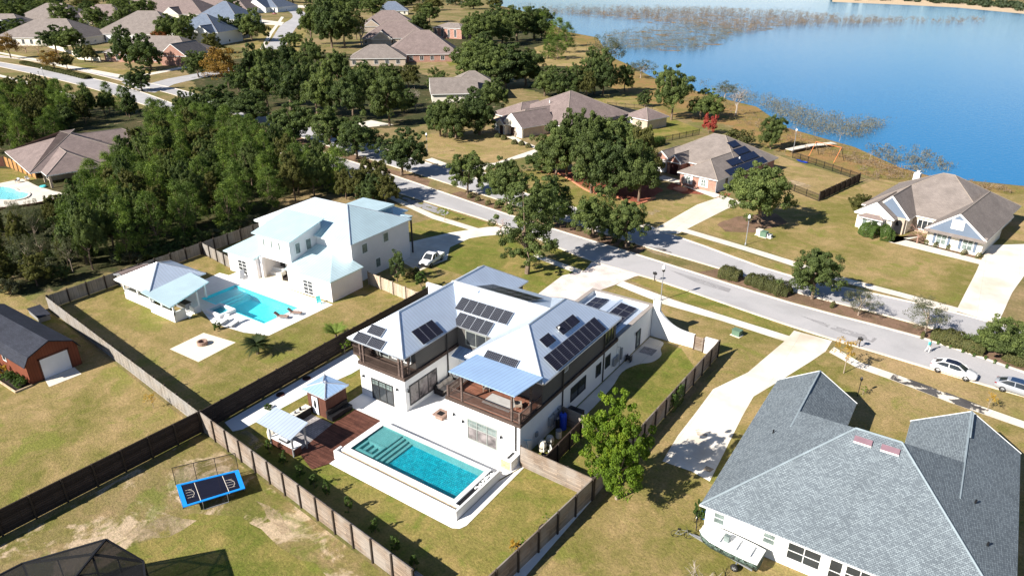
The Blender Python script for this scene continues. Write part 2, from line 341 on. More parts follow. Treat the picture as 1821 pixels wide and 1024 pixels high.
M['frame_dark'] = plain("black_window_frame", (.035,.035,.037), .45)
M['frame_grey'] = plain("grey_window_frame", (.28,.30,.28), .5)
M['shingle_tan'] = brick_mat("tan_shingles", (.25,.215,.195), (.21,.18,.165), (.14,.115,.10), .5, .16, .012, .9, .18, .5)
M['shingle_brown'] = brick_mat("mauve_brown_shingles", (.25,.195,.18), (.20,.155,.145), (.13,.10,.095), .5, .16, .012, .9, .18, .5)
M['shingle_grey'] = brick_mat("blue_grey_shingles", (.235,.275,.30), (.125,.148,.17), (.075,.09,.105), .24, .13, .02, .9, .1, .4, .43, -.1)
M['shingle_blue'] = brick_mat("slate_blue_shingles", (.17,.21,.27), (.13,.16,.22), (.09,.10,.13), .5, .16, .012, .9, .15, .5)
M['shingle_dark'] = brick_mat("dark_barn_shingles", (.038,.042,.058), (.028,.031,.043), (.017,.019,.026), .5, .16, .012, .85, .2, .5)
M['cap_grey'] = plain("ridge_cap_grey", (.25,.30,.33), .9); M['cap_tan'] = plain("ridge_cap_tan", (.28,.235,.20), .9)
M['brick'] = brick_mat("red_brick", (.40,.17,.12), (.32,.14,.10), (.42,.33,.28), .23, .075, .012, .9, .15, .8)
M['tan_brick'] = brick_mat("tan_brick", (.50,.40,.30), (.42,.33,.25), (.50,.43,.36), .23, .075, .012, .9, .15, .8)
M['cream'] = plain("cream_painted_brick", (.74,.68,.58), .8, 0, .05)
M['blue_siding'] = brick_mat("slate_blue_siding", (.145,.185,.25), (.135,.175,.24), (.11,.14,.19), 6., .18, .01, .7, .08, .5)
M['barn_red'] = brick_mat("brown_red_barn_siding", (.20,.062,.034), (.18,.056,.03), (.09,.028,.016), .3, 6., .015, .75, .15, .6, 0.)
M['shed_brown'] = brick_mat("brown_shed_boards", (.145,.062,.042), (.12,.05,.034), (.05,.02,.014), .2, 6., .012, .7, .2, .6, 0.)
M['door_white'] = plain("white_door_paint", (.72,.74,.78), .5, 0, .04)
M['solar_cell'] = brick_mat("solar_cells", (.010,.011,.019), (.012,.013,.021), (.17,.18,.20), .21, .21, .014, .22, .1, 1., 0., bump=.0)
M['solar_dark'] = brick_mat("solar_cells_dark", (.010,.010,.017), (.010,.010,.017), (.085,.085,.13), 1.0, .19, .014, .22, .1, 1., 0., bump=.0)
M['alu'] = plain("bright_aluminium", (.60,.62,.65), .35, .7)
M['steel'] = plain("grey_steel", (.33,.34,.36), .45, .4)
M['black'] = plain("black_paint", (.015,.015,.017), .4); M['rubber'] = plain("black_rubber", (.02,.02,.02), .8)
M['blue_plastic'] = plain("blue_plastic", (.012,.06,.50), .4); M['cyan_pad'] = plain("bright_blue_pad", (.012,.26,.78), .5, 0, .08)
M['wicker'] = plain("dark_wicker", (.022,.018,.018), .7); M['cushion'] = plain("taupe_cushion", (.40,.36,.32), .9)
M['fire_stone'] = plain("brown_fire_table_stone", (.30,.20,.16), .8, 0, .2, 4.)
M['bark'] = plain("grey_brown_bark", (.17,.125,.09), .95, 0, .35, 3., .1, .5)
M['bark_pale'] = plain("pale_bark", (.34,.27,.21), .95, 0, .25, 3.)
M['twig'] = plain("bare_grey_twigs", (.33,.28,.235), .95, 0, .25, 1.); M['twig_pink'] = plain("bare_pinkish_twigs", (.33,.20,.155), .95, 0, .25, 1.)
M['pool_deep'] = brick_mat("teal_pool_tiles", (.004,.27,.36), (.015,.44,.53), (.004,.2,.28), .22, .22, .03, .5, .3, 1.6, .3)
M['pool_pale'] = brick_mat("pale_green_pool_tiles", (.24,.40,.38), (.19,.33,.32), (.15,.26,.26), .12, .12, .02, .5, .15, 1.)
M['pool_plaster'] = plain("pale_blue_pool_plaster", (.10,.80,.88), .5, 0, .08, .6)
M['pool_shelf'] = plain("light_pool_shelf", (.50,.86,.88), .5, 0, .08, .6)
M['water'] = water_mat("pool_water", (.72,.96,.98), (.02,.45,.52), .02, 5.5, .6, .94)
M['lake'] = None
def lake_mat():
    t = NT("lake_water"); t.fin((.018,.165,.36), .05, 0, .5)
    t.p.inputs['IOR'].default_value = 1.33
    a = t.noise(t.pos(), .9, 3, .6); t.bump(a, .25, .25); return t.m
M['lake'] = lake_mat()
M['orange_metal'] = plain("orange_swing_paint", (.60,.20,.07), .5); M['red_mulch'] = ground_mat("red_mulch", [(.36,.11,.07), (.30,.095,.06), (.22,.07,.045)], .5, 2., 9., None)
M['terracotta'] = plain("terracotta_edging", (.55,.22,.13), .8); M['dirt_dark'] = plain("dark_soil", (.03,.022,.017), .95)
M['globe'] = plain("white_lamp_globe", (.85,.85,.84), .3, 0, .02)
M['green_box'] = plain("green_utility_paint", (.12,.20,.14), .6); M['camo'] = None
M['pipe_white'] = plain("white_plastic_pipe", (.72,.72,.68), .4); M['tank_tan'] = plain("tan_filter_shell", (.60,.55,.45), .4)
M['screen_black'] = mesh_net("black_insect_screen", (.012,.012,.013), .74)
M['pad'] = plain('pale_smooth_concrete', (.76,.68,.53), .85, 0, .04, .4); M['wet'] = ground_mat('dark_grey_concrete', [(.10,.095,.095), (.085,.08,.08), (.07,.066,.066)], .4, .6, 8., None, mask=(.55, .43), amp=.3)
M['marsh'] = ground_mat('rusty_marsh_mat', [(.30,.17,.09), (.24,.16,.08), (.17,.13,.06)], .05, .2, 2., None, mask=(.09, .545))
M['net'] = mesh_net("black_trampoline_net", (.02,.02,.02), .33)
M['far_green'] = leaf_mat("hazy_far_foliage", (.06,.085,.045), (.10,.12,.06))
M['reed'] = leaf_mat("dry_lake_brush", (.22,.16,.11), (.33,.26,.19), .2, .3)
M['reed_grey'] = leaf_mat("grey_lake_brush", (.17,.165,.13), (.29,.28,.22), .2, .3)
for k, c, c2 in (('oak', (.100,.135,.042), (.19,.235,.066)), ('oak_dark', (.074,.108,.036), (.14,.185,.052)), ('pine', (.096,.148,.032), (.225,.30,.05)),
                 ('bright', (.115,.190,.018), (.23,.30,.025)), ('olive', (.105,.11,.032), (.17,.165,.05)), ('grey_leaf', (.105,.115,.065), (.19,.20,.12)),
                 ('autumn', (.22,.13,.03), (.34,.20,.04)), ('rust', (.25,.085,.03), (.33,.14,.05)), ('red_leaf', (.33,.05,.04), (.42,.10,.07)),
                 ('gold', (.42,.26,.04), (.55,.36,.06)), ('hedge', (.095,.105,.035), (.19,.165,.06)), ('shrub', (.07,.12,.028), (.15,.21,.045)), ('palm_leaf', (.045,.065,.025), (.09,.115,.04)), ('palm_new', (.14,.20,.04), (.24,.30,.06))):
    M[k] = leaf_mat(k+"_foliage", c, c2)
# ------------------------------------------------------------------ plants
def leaf_mesh(name, P, D, size, asp, tone, mat, rng, jit=.8):
    """small leaf faces at P facing roughly D"""
    n = len(P); D = D+rng.normal(0, jit, (n, 3)); D /= np.linalg.norm(D, axis=1)[:, None]+1e-9
    a = rng.normal(0, 1, (n, 3)); U = np.cross(D, a); U /= np.linalg.norm(U, axis=1)[:, None]+1e-9; V = np.cross(D, U)
    s = size*rng.uniform(.65, 1.35, n)[:, None]; U *= s; V *= s*asp
    q = np.stack([P-U*.5, P-V*.5+U*.08, P+U*.5, P+V*.5-U*.05], 1).reshape(-1, 3)
    me = bpy.data.meshes.new(name); me.vertices.add(4*n); me.vertices.foreach_set("co", q.ravel())
    me.loops.add(4*n); me.loops.foreach_set("vertex_index", np.arange(4*n)); me.polygons.add(n)
    me.polygons.foreach_set("loop_start", np.arange(n)*4); me.polygons.foreach_set("loop_total", np.full(n, 4)); me.update()
    at_ = me.attributes.new("tone", 'FLOAT', 'POINT'); at_.data.foreach_set("value", np.repeat(np.clip(tone, 0, 1), 4).astype(np.float32))
    me.materials.append(mat); me.validate(); return me
def crown_oak(rng, H, R, base, ncl, nl, size, lean=.0, flat=1., loose=1., box=.12):
    """clumps of leaves on an irregular rounded crown from height base to H"""
    P = []; D = []; T = []; cz = base+(H-base)*.5; rz = (H-base)*.5
    ph = rng.uniform(0, 6.28, 6); tips = []
    for i in range(ncl):
        while True:
            d = rng.normal(0, 1, 3); d /= np.linalg.norm(d)
            if d[2] > -.75: break
        az = math.atan2(d[1], d[0])
        irr = 1+.2*math.sin(2*az+ph[0])+.14*math.sin(3*az+ph[1]+3*d[2])+.12*math.sin(5*az+ph[2]-2*d[2])
        rad = rng.uniform(.3, 1.0)**.5*irr
        bx = (1.02-d[2]**2)**-box; c = np.array([d[0]*R*rad*bx, d[1]*R*rad*bx, cz+d[2]*rz*min(1.05, rad)*flat]); tips.append(c)
        cr = R*rng.uniform(.16, .30)*loose; k = int(nl*rng.uniform(.6, 1.4))
        o = rng.normal(0, 1, (k, 3)); o /= np.linalg.norm(o, axis=1)[:, None]; o *= (rng.uniform(.3, 1, (k, 1))**.5)*cr; o[:, 2] *= .72
        P.append(c+o); D.append(o/cr+d*.5+np.array([0, 0, .35])); T.append(np.clip(rng.normal(.42, .20)+.22*o[:, 2]/cr+rng.normal(0, .14, k), 0, 1))
    return np.concatenate(P), np.concatenate(D), np.concatenate(T), tips
def crown_lobes(rng, H, R, base, lobes, ncl, nl):
    """ragged crown made of overlapping masses; lobes: (x, y, z, radius, half height) as fractions of R and H"""
    out = [[], [], []]; tips = []
    for lx, ly, lz, lr, lh in lobes:
        hh = lh*H; P, D, T, tp = crown_oak(rng, 2*hh, lr*R, 0, max(8, int(ncl*lr*lr)), nl, 0, 0, 1., .95, .1); o = np.array([lx*R, ly*R, lz*H-hh])
        out[0].append(P+o); out[1].append(D); out[2].append(np.clip(T+rng.normal(0, .07), 0, 1)); tips += [t+o for t in tp]
    return [np.concatenate(q) for q in out]+[tips]
def crown_pine(rng, H, R, base, nw, nl, size):
    P = []; D = []; T = []; tips = []; z = base
    for i in range(nw):
        t = i/(nw-1); z = base+(H-base)*t**.9; r = R*max(0., 1-t**1.9)**.62*rng.uniform(.78, 1.15)+.14*R
        for j in range(max(3, int(6-2*t))):
            az = rng.uniform(0, 6.28); rr = r*rng.uniform(.45, 1.0)
            c = np.array([rr*math.cos(az), rr*math.sin(az), z+rng.normal(0, .3)+rr*.22]); tips.append(c)
            k = int(nl*rng.uniform(.6, 1.4)); cr = R*rng.uniform(.17, .30)
            o = rng.normal(0, 1, (k, 3))*cr*.55; o[:, 2] *= .8
            P.append(c+o); D.append(o/cr+np.array([0, 0, .6])); T.append(np.clip(rng.normal(.45, .22)+rng.normal(0, .14, k), 0, 1))
    return np.concatenate(P), np.concatenate(D), np.concatenate(T), tips
def trunk_mb(rng, H, r, tips, base, nb=9):
    mb = MB(); top = (base+H)*.5
    pts = [(rng.normal(0, r*.4)*k, rng.normal(0, r*.4)*k, -.05+k*top/4) for k in range(5)]
    pts[0] = (0, 0, -.05); mb.tube(pts, [r*1.25, r, r*.85, r*.7, r*.5], 7)
    sel = rng.permutation(len(tips))[:nb]
    for i in sel:
        t = np.array(tips[i]); s = np.array(pts[2 if rng.random() < .5 else 3]); m = s*.5+t*.5+rng.normal(0, .15, 3)*H*.05
        mb.tube([s, m, t*.92+s*.08], [r*.5, r*.32, r*.12], 5)
    return mb
PROTO = {}
def proto(kind, name, size, crown, mat, trunk_r, base, bark, seed, leaf, asp=.55, jit=.8, nb=9):
    """keeps the two part meshes of one kind of plant; H, R at scale 1"""
    rng = np.random.default_rng(seed); H, R = size; P, D, T, tips = crown(rng, H, R, base)
    cm = leaf_mesh("crown", P, D, leaf, asp, T, mat, rng, jit)
    tm = trunk_mb(rng, H, trunk_r, tips, base, nb).build("trunk", bark); tmesh = tm.data; bpy.data.objects.remove(tm)
    PROTO[kind] = (name, float(np.percentile(P[:, 2], 99.3)), float(np.percentile(np.hypot(P[:, 0], P[:, 1]), 96)), tmesh, cm)
PI2 = 6.2832; NTREE = [0]
def plant(kind, x, y, H, R, label, cat, group=None, rz=None, name=None):
    nm, h, r, tm, cm = PROTO[kind]; NTREE[0] += 1
    t = thing(name or nm, label, cat, (x, y, 0), (NTREE[0]*2.399) % PI2 if rz is None else rz, group)
    t.scale = (R/r, R/r, H/h)
    for n_, m_ in (("trunk", tm), ("crown", cm)):
        o = bpy.data.objects.new(n_, m_); COL.objects.link(o); o.parent = t
    return t
def plant_px(kind, px, pyb, pyt, wpx, label, cat, group=None, name=None):
    """standing at survey point (px,pyb), reaching up to pyt, wpx across"""
    x, y = at(px, pyb); return plant(kind, x, y, max(.4, hgt(px, pyb, pyt)), max(.25, wpx/2/pxm(x, y)), label, cat, group, None, name)
def mk():
    oak = lambda n, l, s, f=1., lo=1., bo=.12: (lambda g, H, R, b: crown_oak(g, H, R, b, n, l, s, 0, f, lo, bo))
    pine = lambda n, l: (lambda g, H, R, b: crown_pine(g, H, R, b, n, l, 0))
    def ragged(seed, n, ncl, nl, lowz):
        g = np.random.default_rng(seed); L = [(0, 0, .48, .82, .34)]
        for j in range(n): a = j*6.2832/n+g.uniform(-.4, .4); z = g.uniform(lowz, .78); q = g.uniform(.34, .56)*(1.15-.5*max(0, z-.5)); L.append((q*math.cos(a), q*math.sin(a), z, g.uniform(.52, .70), g.uniform(.16, .23)))
        L.append((g.uniform(-.2, .2), g.uniform(-.2, .2), .88, g.uniform(.35, .5), .11))
        return lambda rg, H, R, b: crown_lobes(rg, H, R, b, L, ncl, nl)
    for i in range(4): proto('oak%d' % i, 'oak_tree', (9, 4.6), ragged(100+i, 7, 66, 130, .28), M['oak'], .26, .9, M['bark'], 10+i, .29)
    for i in range(3): proto('dark%d' % i, 'oak_tree', (9, 4.4), ragged(120+i, 8, 66, 130, .22), M['oak_dark'], .28, .5, M['bark'], 20+i, .29)
    for i in range(4): proto('pine%d' % i, 'pine_tree', (11, 3.0), pine(19, 85), M['pine'], .16, 1.0, M['bark'], 30+i, .34, .34, .8, 16)
    for i in range(2): proto('olive%d' % i, 'tree', (8, 3.8), ragged(140+i, 6, 60, 105, .3), M['olive'], .2, 1.4, M['bark'], 40+i, .27)
    for i in range(2): proto('greyleaf%d' % i, 'tree', (6, 3.0), oak(70, 75, .3, 1., .9), M['grey_leaf'], .13, 1.4, M['bark_pale'], 50+i, .19, .4)
    for i in range(2): proto('autumn%d' % i, 'autumn_tree', (7, 3.2), oak(80, 90, .35), M['autumn'], .2, 1.5, M['bark'], 60+i, .27)
    proto('rust0', 'autumn_tree', (5, 2.4), oak(60, 45, .3), M['rust'], .14, 1.2, M['bark'], 70, .30)
    proto('red0', 'shrub', (2.6, 1.5), oak(50, 50, .25), M['red_leaf'], .08, .3, M['bark'], 71, .22)
    proto('near0', 'shade_tree', (9, 4.2), (lambda g, H, R, b: crown_lobes(g, H, R, b, [(-.35,.1,.36,.62,.20),(.4,-.2,.34,.58,.18),(.1,.4,.45,.6,.2),(-.25,-.35,.55,.55,.18),(.35,.2,.66,.6,.18),(-.1,.15,.8,.5,.16),(.45,-.1,.85,.36,.12),(-.55,.1,.68,.36,.12),(.05,-.1,.95,.3,.09),(0,-.45,.27,.45,.12)], 95, 150)), M['bright'], .19, 1.1, M['bark_pale'], 81, .21)
    proto('tall0', 'oak_tree', (13, 4.4), (lambda g, H, R, b: crown_lobes(g, H, R, b, [(-.3,.1,.28,.6,.16),(.4,-.2,.32,.6,.14),(.1,.4,.45,.65,.2),(-.3,-.3,.5,.6,.18),(.4,.2,.62,.62,.17),(-.1,.1,.78,.62,.17),(.4,-.1,.82,.42,.12),(-.5,.1,.66,.42,.12),(0,-.45,.22,.42,.1),(.05,0,.93,.4,.08)], 85, 140)), M['oak'], .3, 1.4, M['bark'], 82, .23)
    proto('sap_gold', 'sapling', (3.6, 1.1), oak(30, 20, .16, 1., 1.), M['gold'], .045, 1.1, M['bark_pale'], 83, .16)
    proto('sap_green', 'sapling', (2.4, .6), oak(22, 16, .14), M['bright'], .035, 1.0, M['bark_pale'], 84, .14)
    for i in range(2): proto('shrub%d' % i, 'shrub', (1.6, 1.0), oak(42, 60, .18, 1., .95), M['shrub'], .05, .02, M['bark'], 90+i, .17)
    proto('shrub_olive', 'shrub', (1.5, 1.0), oak(40, 60, .17), M['hedge'], .05, .02, M['bark'], 93, .15)
    proto('upright0', 'shrub', (2.2, .6), oak(40, 40, .16, 1., 1.), M['shrub'], .05, .02, M['bark'], 94, .19, .4)
    proto('magnolia0', 'magnolia', (5.2, 1.4), oak(60, 70, .24), M['oak_dark'], .1, .1, M['bark'], 95, .24, .5)
    proto('under0', 'understory_shrub', (3., 2.), oak(50, 80, .3), M['grey_leaf'], .08, .1, M['bark'], 96, .21)
    proto('under1', 'understory_shrub', (3., 2.), oak(50, 80, .3), M['oak_dark'], .08, .1, M['bark'], 97, .21)
    proto('yellow0', 'shrub', (1.3, .8), oak(30, 40, .16), M['gold'], .04, .02, M['bark'], 98, .15)
mk()
def bare_mesh(seed, H, R, depth, mat, r0, fan=.75, fork=3):
    g = np.random.default_rng(seed); mb = MB()
    def br(p, d, L, r, k):
        q = p+d*L; m = p+d*L*.5+g.normal(0, .05*L, 3); mb.tube([p, m, q], [r, r*.8, r*.6], 4 if k > 1 else 5)
        if k >= depth: return
        for _ in range(fork if k else fork+2):
            e = d+g.normal(0, fan, 3)*np.array([1, 1, .6]); e[2] = max(e[2], .05)+.15; e /= np.linalg.norm(e); br(p+(q-p)*g.uniform(.6, 1), e, L*g.uniform(.55, .8), r*.5, k+1)
    br(np.zeros(3), np.array([0., 0, 1]), H*.3, r0, 0); o = mb.build("branches", mat); me = o.data; bpy.data.objects.remove(o); return me
BARE = {'bare0': (bare_mesh(1, 5, 3, 4, M['twig'], .11), 5), 'bare1': (bare_mesh(2, 5, 3, 4, M['twig_pink'], .10), 5), 'dead0': (bare_mesh(3, 7, 3, 3, M['twig'], .13, .9), 7), 'stick0': (bare_mesh(5, 5, 3, 2, M['twig'], .07, .45, 2), 5)}
def bare(kind, px, pyb, pyt, label, cat='bare tree', group=None, wide=1.):
    x, y = at(px, pyb); me, h = BARE[kind]; NTREE[0] += 1
    o = bpy.data.objects.new('bare_tree', me); COL.objects.link(o); s = hgt(px, pyb, pyt)/h*1.15
    o.location = (x, y, 0); o.scale = (s*wide, s*wide, s); o.rotation_euler = (0, 0, NTREE[0]*2.4); return tag(o, label, cat, group)
def frond_plant(name, label, cat, x, y, th, n, L, mat, tr, seed, droop=.9, upright=.5):
    g = np.random.default_rng(seed); t = thing(name, label, cat, (x, y, 0)); mb = MB()
    mb.lathe(0, 0, [(tr*1.1, -.05), (tr, th*.4), (tr*1.1, th*.8), (tr*.7, th)], 10); mb.build('trunk', M['bark'], t)
    P = []; D = []; A = []
    fm = MB()
    for i in range(n):
        az = i*2.39996; el = upright+(.9-upright)*g.uniform(-1, 1)*.9; l = L*g.uniform(.85, 1.1); pts = []
        for k in range(7):
            s = k/6; r = l*s*math.cos(el)*1.; z = th+l*s*math.sin(el)-droop*l*.35*s*s
            pts.append(np.array([r*math.cos(az), r*math.sin(az), z]))
        sd_ = np.array([-math.sin(az), math.cos(az), 0])
        for k in range(1, 7):
            for f in range(5):
                c = pts[k-1]+(pts[k]-pts[k-1])*f/5; wl_ = L*.26*math.sin(math.pi*min(.97, (k-1+f/5)/6+.08)); dv = pts[k]-pts[k-1]
                for sg in (-1, 1): fm.add([c, c+dv*.22, c+sd_*sg*wl_+dv*.55+np.array([0, 0, -.15*wl_])], [(0, 1, 2)])
    o = fm.build('fronds', mat, t); a = o.data.attributes.new('tone', 'FLOAT', 'POINT'); nv = len(o.data.vertices)
    a.data.foreach_set('value', np.repeat(np.clip(g.normal(.45, .2, nv//3), 0, 1), 3).astype(np.float32)[:nv]); return t
def hedge_mesh(name, pts, wd, ht, mat, seed, label, group=None, dens=900, leaf=.15, cat='hedge'):
    """clipped or loose row of foliage along a line of points"""
    g = np.random.default_rng(seed); P = []; D = []; T = []
    L = [math.hypot(pts[i+1][0]-pts[i][0], pts[i+1][1]-pts[i][1]) for i in range(len(pts)-1)]; tot = sum(L); n = int(dens*2.4*tot*max(.5, wd*.5)); th0 = g.uniform(.86, 1., n)
    s = g.uniform(0, tot, n); c = np.cumsum([0]+L); k = np.clip(np.searchsorted(c, s)-1, 0, len(L)-1)
    A = np.array(pts); f = ((s-c[k])/np.array(L)[k])[:, None]; xy = A[k]*(1-f)+A[k+1]*f; d = (A[k+1]-A[k])/np.array(L)[k][:, None]; nr = np.stack([-d[:, 1], d[:, 0]], 1)
    th = g.uniform(-.25, math.pi+.25, n); bulge = 1+.12*np.sin(s*2.1+seed)+.1*np.sin(s*4.7)+g.normal(0, .06, n)
    ends = np.clip(np.minimum(s, tot-s)/(wd*.5)+.35, 0, 1)**.5; sq = lambda q: np.sign(q)*np.abs(q)**.7
    bulge = bulge*th0; u = sq(np.cos(th))*wd/2*bulge*ends; z = ht*.12+np.maximum(0, sq(np.sin(th)))*ht*.88*bulge*ends
    P = np.concatenate([xy+nr*u[:, None], z[:, None]], 1); D = np.concatenate([nr*np.cos(th)[:, None], np.sin(th)[:, None]], 1)
    lo = P[:, :2].mean(0); P[:, :2] -= lo
    me = leaf_mesh(name, P, D, leaf, .7, g.normal(.42, .2, n), mat, g, .35); o = bpy.data.objects.new(name, me); COL.objects.link(o); o.location = (lo[0], lo[1], 0)
    return tag(o, label, cat, group)
# ------------------------------------------------------------------ the setting
far = 5200
NP = (-85.1, -71.9, 49.1, 54.4)                      # basin of the pool next door, dug into the ground
gb = MB(); gx = [-far, NP[0], NP[1], far]; gy = [-900, NP[2], NP[3], far]
for i in range(3):
    for j in range(3):
        if (i, j) != (1, 1): gb.poly([(gx[i], gy[j], 0), (gx[i+1], gy[j], 0), (gx[i+1], gy[j+1], 0), (gx[i], gy[j+1], 0)])
struct('ground', gb, M['ground'])
# the two one-way lanes and the planted median between them
NL = smooth_line(ats([(-60,108),(0,119),(82,137),(154,155),(258,187),(470,262),(680,334),(895,401),(1050,463),(1160,495),(1400,577),(1606,640),(1762,687),(1900,725)]))
NU = smooth_line(ats([(-60,101),(0,111),(137,134.5),(228,156.5),(335,195),(416,222),(482,242),(680,306),(899,381),(1160,462),(1400,538),(1631,599),(1821,663),(1900,690)]))
FN = smooth_line(ats([(-60,97),(45,107),(150,128),(300,166),(420,205),(560,252),(774,319),(980,385),(1143,437),(1274,475),(1400,515),(1560,556),(1700,595),(1900,650)]))
FF = smooth_line(ats([(-60,92),(16,101.6),(165,129),(320,160),(470,203),(640,252),(790,300),(980,358),(1193,418),(1381,485),(1540,520),(1697,556),(1900,612)]))
def resample(A, n):
    A = np.array(A); d = np.concatenate([[0], np.cumsum(np.linalg.norm(np.diff(A, axis=0), axis=1))]); s = np.linspace(0, d[-1], n)
    return [(float(np.interp(t, d, A[:, 0])), float(np.interp(t, d, A[:, 1]))) for t in s]
NL, NU, FN, FF = [resample(q, 90) for q in (NL, NU, FN, FF)]
struct('median', MB().strip(NU, FN, .004), M['ground'])
struct('road', MB().strip(NL, NU, .012), M['asphalt']); struct('road', MB().strip(FN, FF, .012), M['asphalt'])
for q, d in ((NL, -.15), (NU, .15), (FN, -.15), (FF, .15)): struct('kerb', MB().kerb(offs(q, d), .34, 0, .10), M['kerb'])
# mulch beds of the median
for i, (a, b) in enumerate([([(350,200),(480,240),(560,266),(660,298)], [(372,196),(500,236),(580,257),(690,297)]), ([(800,345),(893,378),(893,369),(820,340)], None), ([(985,408),(1090,440),(1135,452),(1150,441),(1080,418),(990,390)], None),
                            ([(1240,484),(1400,534),(1640,598),(1821,659),(1821,628),(1700,597),(1560,559),(1400,517),(1275,478)], None), ([(640,297),(760,332),(765,320),(660,292)], None)]):
    pts = a if b is None else a+b[::-1]; sheet('planting_bed', ats(pts), .008, M['mulch'])
sheet('sand_patch', ats([(1145,438),(1160,450),(1190,458),(1195,449),(1172,439)]), .012, M['sand_patch'], .1)
# crossing street and the street beyond at the top
struct('road', MB().strip(ats([(215,147),(262,150),(300,140),(345,132),(420,118)]), ats([(255,163),(275,165),(310,150),(348,141),(420,126)]), .017), M['asphalt'])
tr = ats([(470,88),(486,66),(500,45),(520,32),(515,22),(492,15),(460,9),(400,2)]); tl = ats([(505,88),(516,66),(528,48),(543,34),(541,22),(515,13),(480,8),(425,1)])
struct('road', MB().strip(smooth_line(tr, 3), smooth_line(tl, 3), .012), M['asphalt'])
struct('sidewalk', MB().strip(ats([(462,88),(478,60),(492,42),(500,30)]), ats([(471,88),(484,61),(497,43),(505,31)]), .02), M['conc'])
sheet('lawn', ats([(440,92),(462,62),(480,40),(520,32),(500,45),(486,66),(468,92)]), .006, M['lawn']); sheet('lawn', ats([(505,92),(520,62),(540,38),(556,36),(545,60),(530,92)]), .006, M['lawn'])
sheet('driveway', ats([(440,30),(470,36),(505,40),(500,46),(468,44),(435,38)]), .016, M['conc']); sheet('driveway', ats([(470,10),(560,16),(560,11),(480,7)]), .016, M['conc'])
# sidewalks along both lanes
SW = [([(-60,119),(0,133),(60,148),(140,172)], [(-60,122),(0,137),(60,153),(138,178)]), ([(-60,81),(0,93),(60,104),(120,116),(225,135)], [(-60,84),(0,96),(60,108),(120,120),(222,139)])]
for a, b in SW: struct('sidewalk', MB().strip(ats(a), ats(b), .02), M['conc'])
struct('sidewalk', MB().strip(ats([(640,322),(775,383),(850,406)]), ats([(632,325),(768,389),(845,412)]), .02), M['conc'])
struct('sidewalk', MB().strip(ats([(955,452),(1045,484)]), ats([(945,456),(1035,490)]), .02), M['conc'])
struct('sidewalk', MB().strip(ats([(1108,500),(1200,534),(1290,562),(1408,599)]), ats([(1096,507),(1180,541),(1285,571),(1396,607)]), .02), M['drive'])
struct('sidewalk', MB().strip(ats([(1483,617),(1530,644),(1600,668),(1700,706),(1830,752)]), ats([(1474,626),(1522,653),(1590,677),(1690,716),(1822,762)]), .02), M['conc'])
struct('sidewalk', MB().strip(ats([(1208,411),(1325,446),(1400,470),(1480,497),(1600,528),(1700,556)]), ats([(1217,406),(1332,440),(1407,463),(1487,490),(1606,521),(1706,548)]), .02), M['conc'])
struct('sidewalk', MB().strip(ats([(755,285),(800,300),(880,318)]), ats([(768,281),(806,295),(886,312)]), .02), M['conc'])
struct('sidewalk', MB().strip(ats([(225,136),(240,141),(262,135),(343,119)]), ats([(232,133),(243,137),(262,131),(343,115)]), .021), M['conc'])
# wood floor, lakeside, lawns
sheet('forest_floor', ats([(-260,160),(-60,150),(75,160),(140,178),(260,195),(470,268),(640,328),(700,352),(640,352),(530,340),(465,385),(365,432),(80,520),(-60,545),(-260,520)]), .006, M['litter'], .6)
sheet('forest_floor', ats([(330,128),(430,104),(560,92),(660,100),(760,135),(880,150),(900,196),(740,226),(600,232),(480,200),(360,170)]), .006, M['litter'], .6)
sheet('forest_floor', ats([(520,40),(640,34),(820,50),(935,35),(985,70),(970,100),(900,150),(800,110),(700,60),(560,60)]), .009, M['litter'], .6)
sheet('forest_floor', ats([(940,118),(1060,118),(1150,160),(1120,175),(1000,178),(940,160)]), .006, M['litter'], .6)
sheet('shore', ats([(940,40),(1010,58),(1062,68),(1085,102),(1110,112),(1165,140),(1230,160),(1295,178),(1345,190),(1400,228),(1460,245),(1520,262),(1600,298),(1660,315),(1821,331),(1821,345),(1680,338),(1560,318),(1440,290),(1360,262),(1290,222),(1180,205),(1060,140),(985,110),(985,70)]), .009, M['shore'], .8)
for q in ([(-99.2,35.7),(-57.6,30.7),(-57.8,49.1),(-99.5,49.1)], [(-99.5,49.1),(-85.1,49.1),(-85.1,54.4),(-99.7,54.4)], [(-71.9,49.1),(-57.8,49.1),(-57.9,54.4),(-71.9,54.4)], [(-99.7,54.4),(-57.9,54.4),(-58.1,66),(-57,75.8),(-70,76),(-90,57.9),(-99.9,59)]):
    sheet('lawn', q, .006, M['lawn'])
sheet('lawn', [(-56.5,31),(-27.5,27.5),(-21.5,27),(-20.9,56),(-20.4,73),(-30,73),(-29,45),(-57,66)], .009, M['lawn_green'])
sheet('lawn', [(-130,8),(-57.6,8),(-57.6,30.4),(-99,35.2),(-130,36)], .006, M['lawn'])
sheet('lawn', [(-58.5,6),(-27,6),(-27,27),(-57.4,30.2)], .006, M['lawn_bare'])
sheet('lawn', ats([(205,985),(345,912),(430,918),(560,1000),(600,1060),(300,1060)]), .010, M['lawn_green'], .25)
sheet('lawn', [(-20.8,20),(14,20),(14,80),(-9,83),(-14,81),(-19.5,74)], .006, M['lawn'])
sheet('lawn', ats([(725,400),(770,388),(860,415),(905,418),(960,462),(1035,490),(950,527),(930,545),(780,560),(700,520),(745,478),(800,440),(725,430)]), .006, M['lawn_green'])
sheet('lawn', ats([(1096,507),(1180,541),(1285,571),(1396,607),(1350,640),(1240,660),(1170,560),(1080,520)]), .010, M['lawn'])
sheet('verge', ats([(1120,498),(1150,494),(1400,577),(1412,586),(1408,598),(1290,561),(1200,532)]), .008, M['lawn_green'])
sheet('verge', ats([(960,436),(985,440),(1050,464),(1052,474),(1030,480)]), .008, M['lawn_green'])
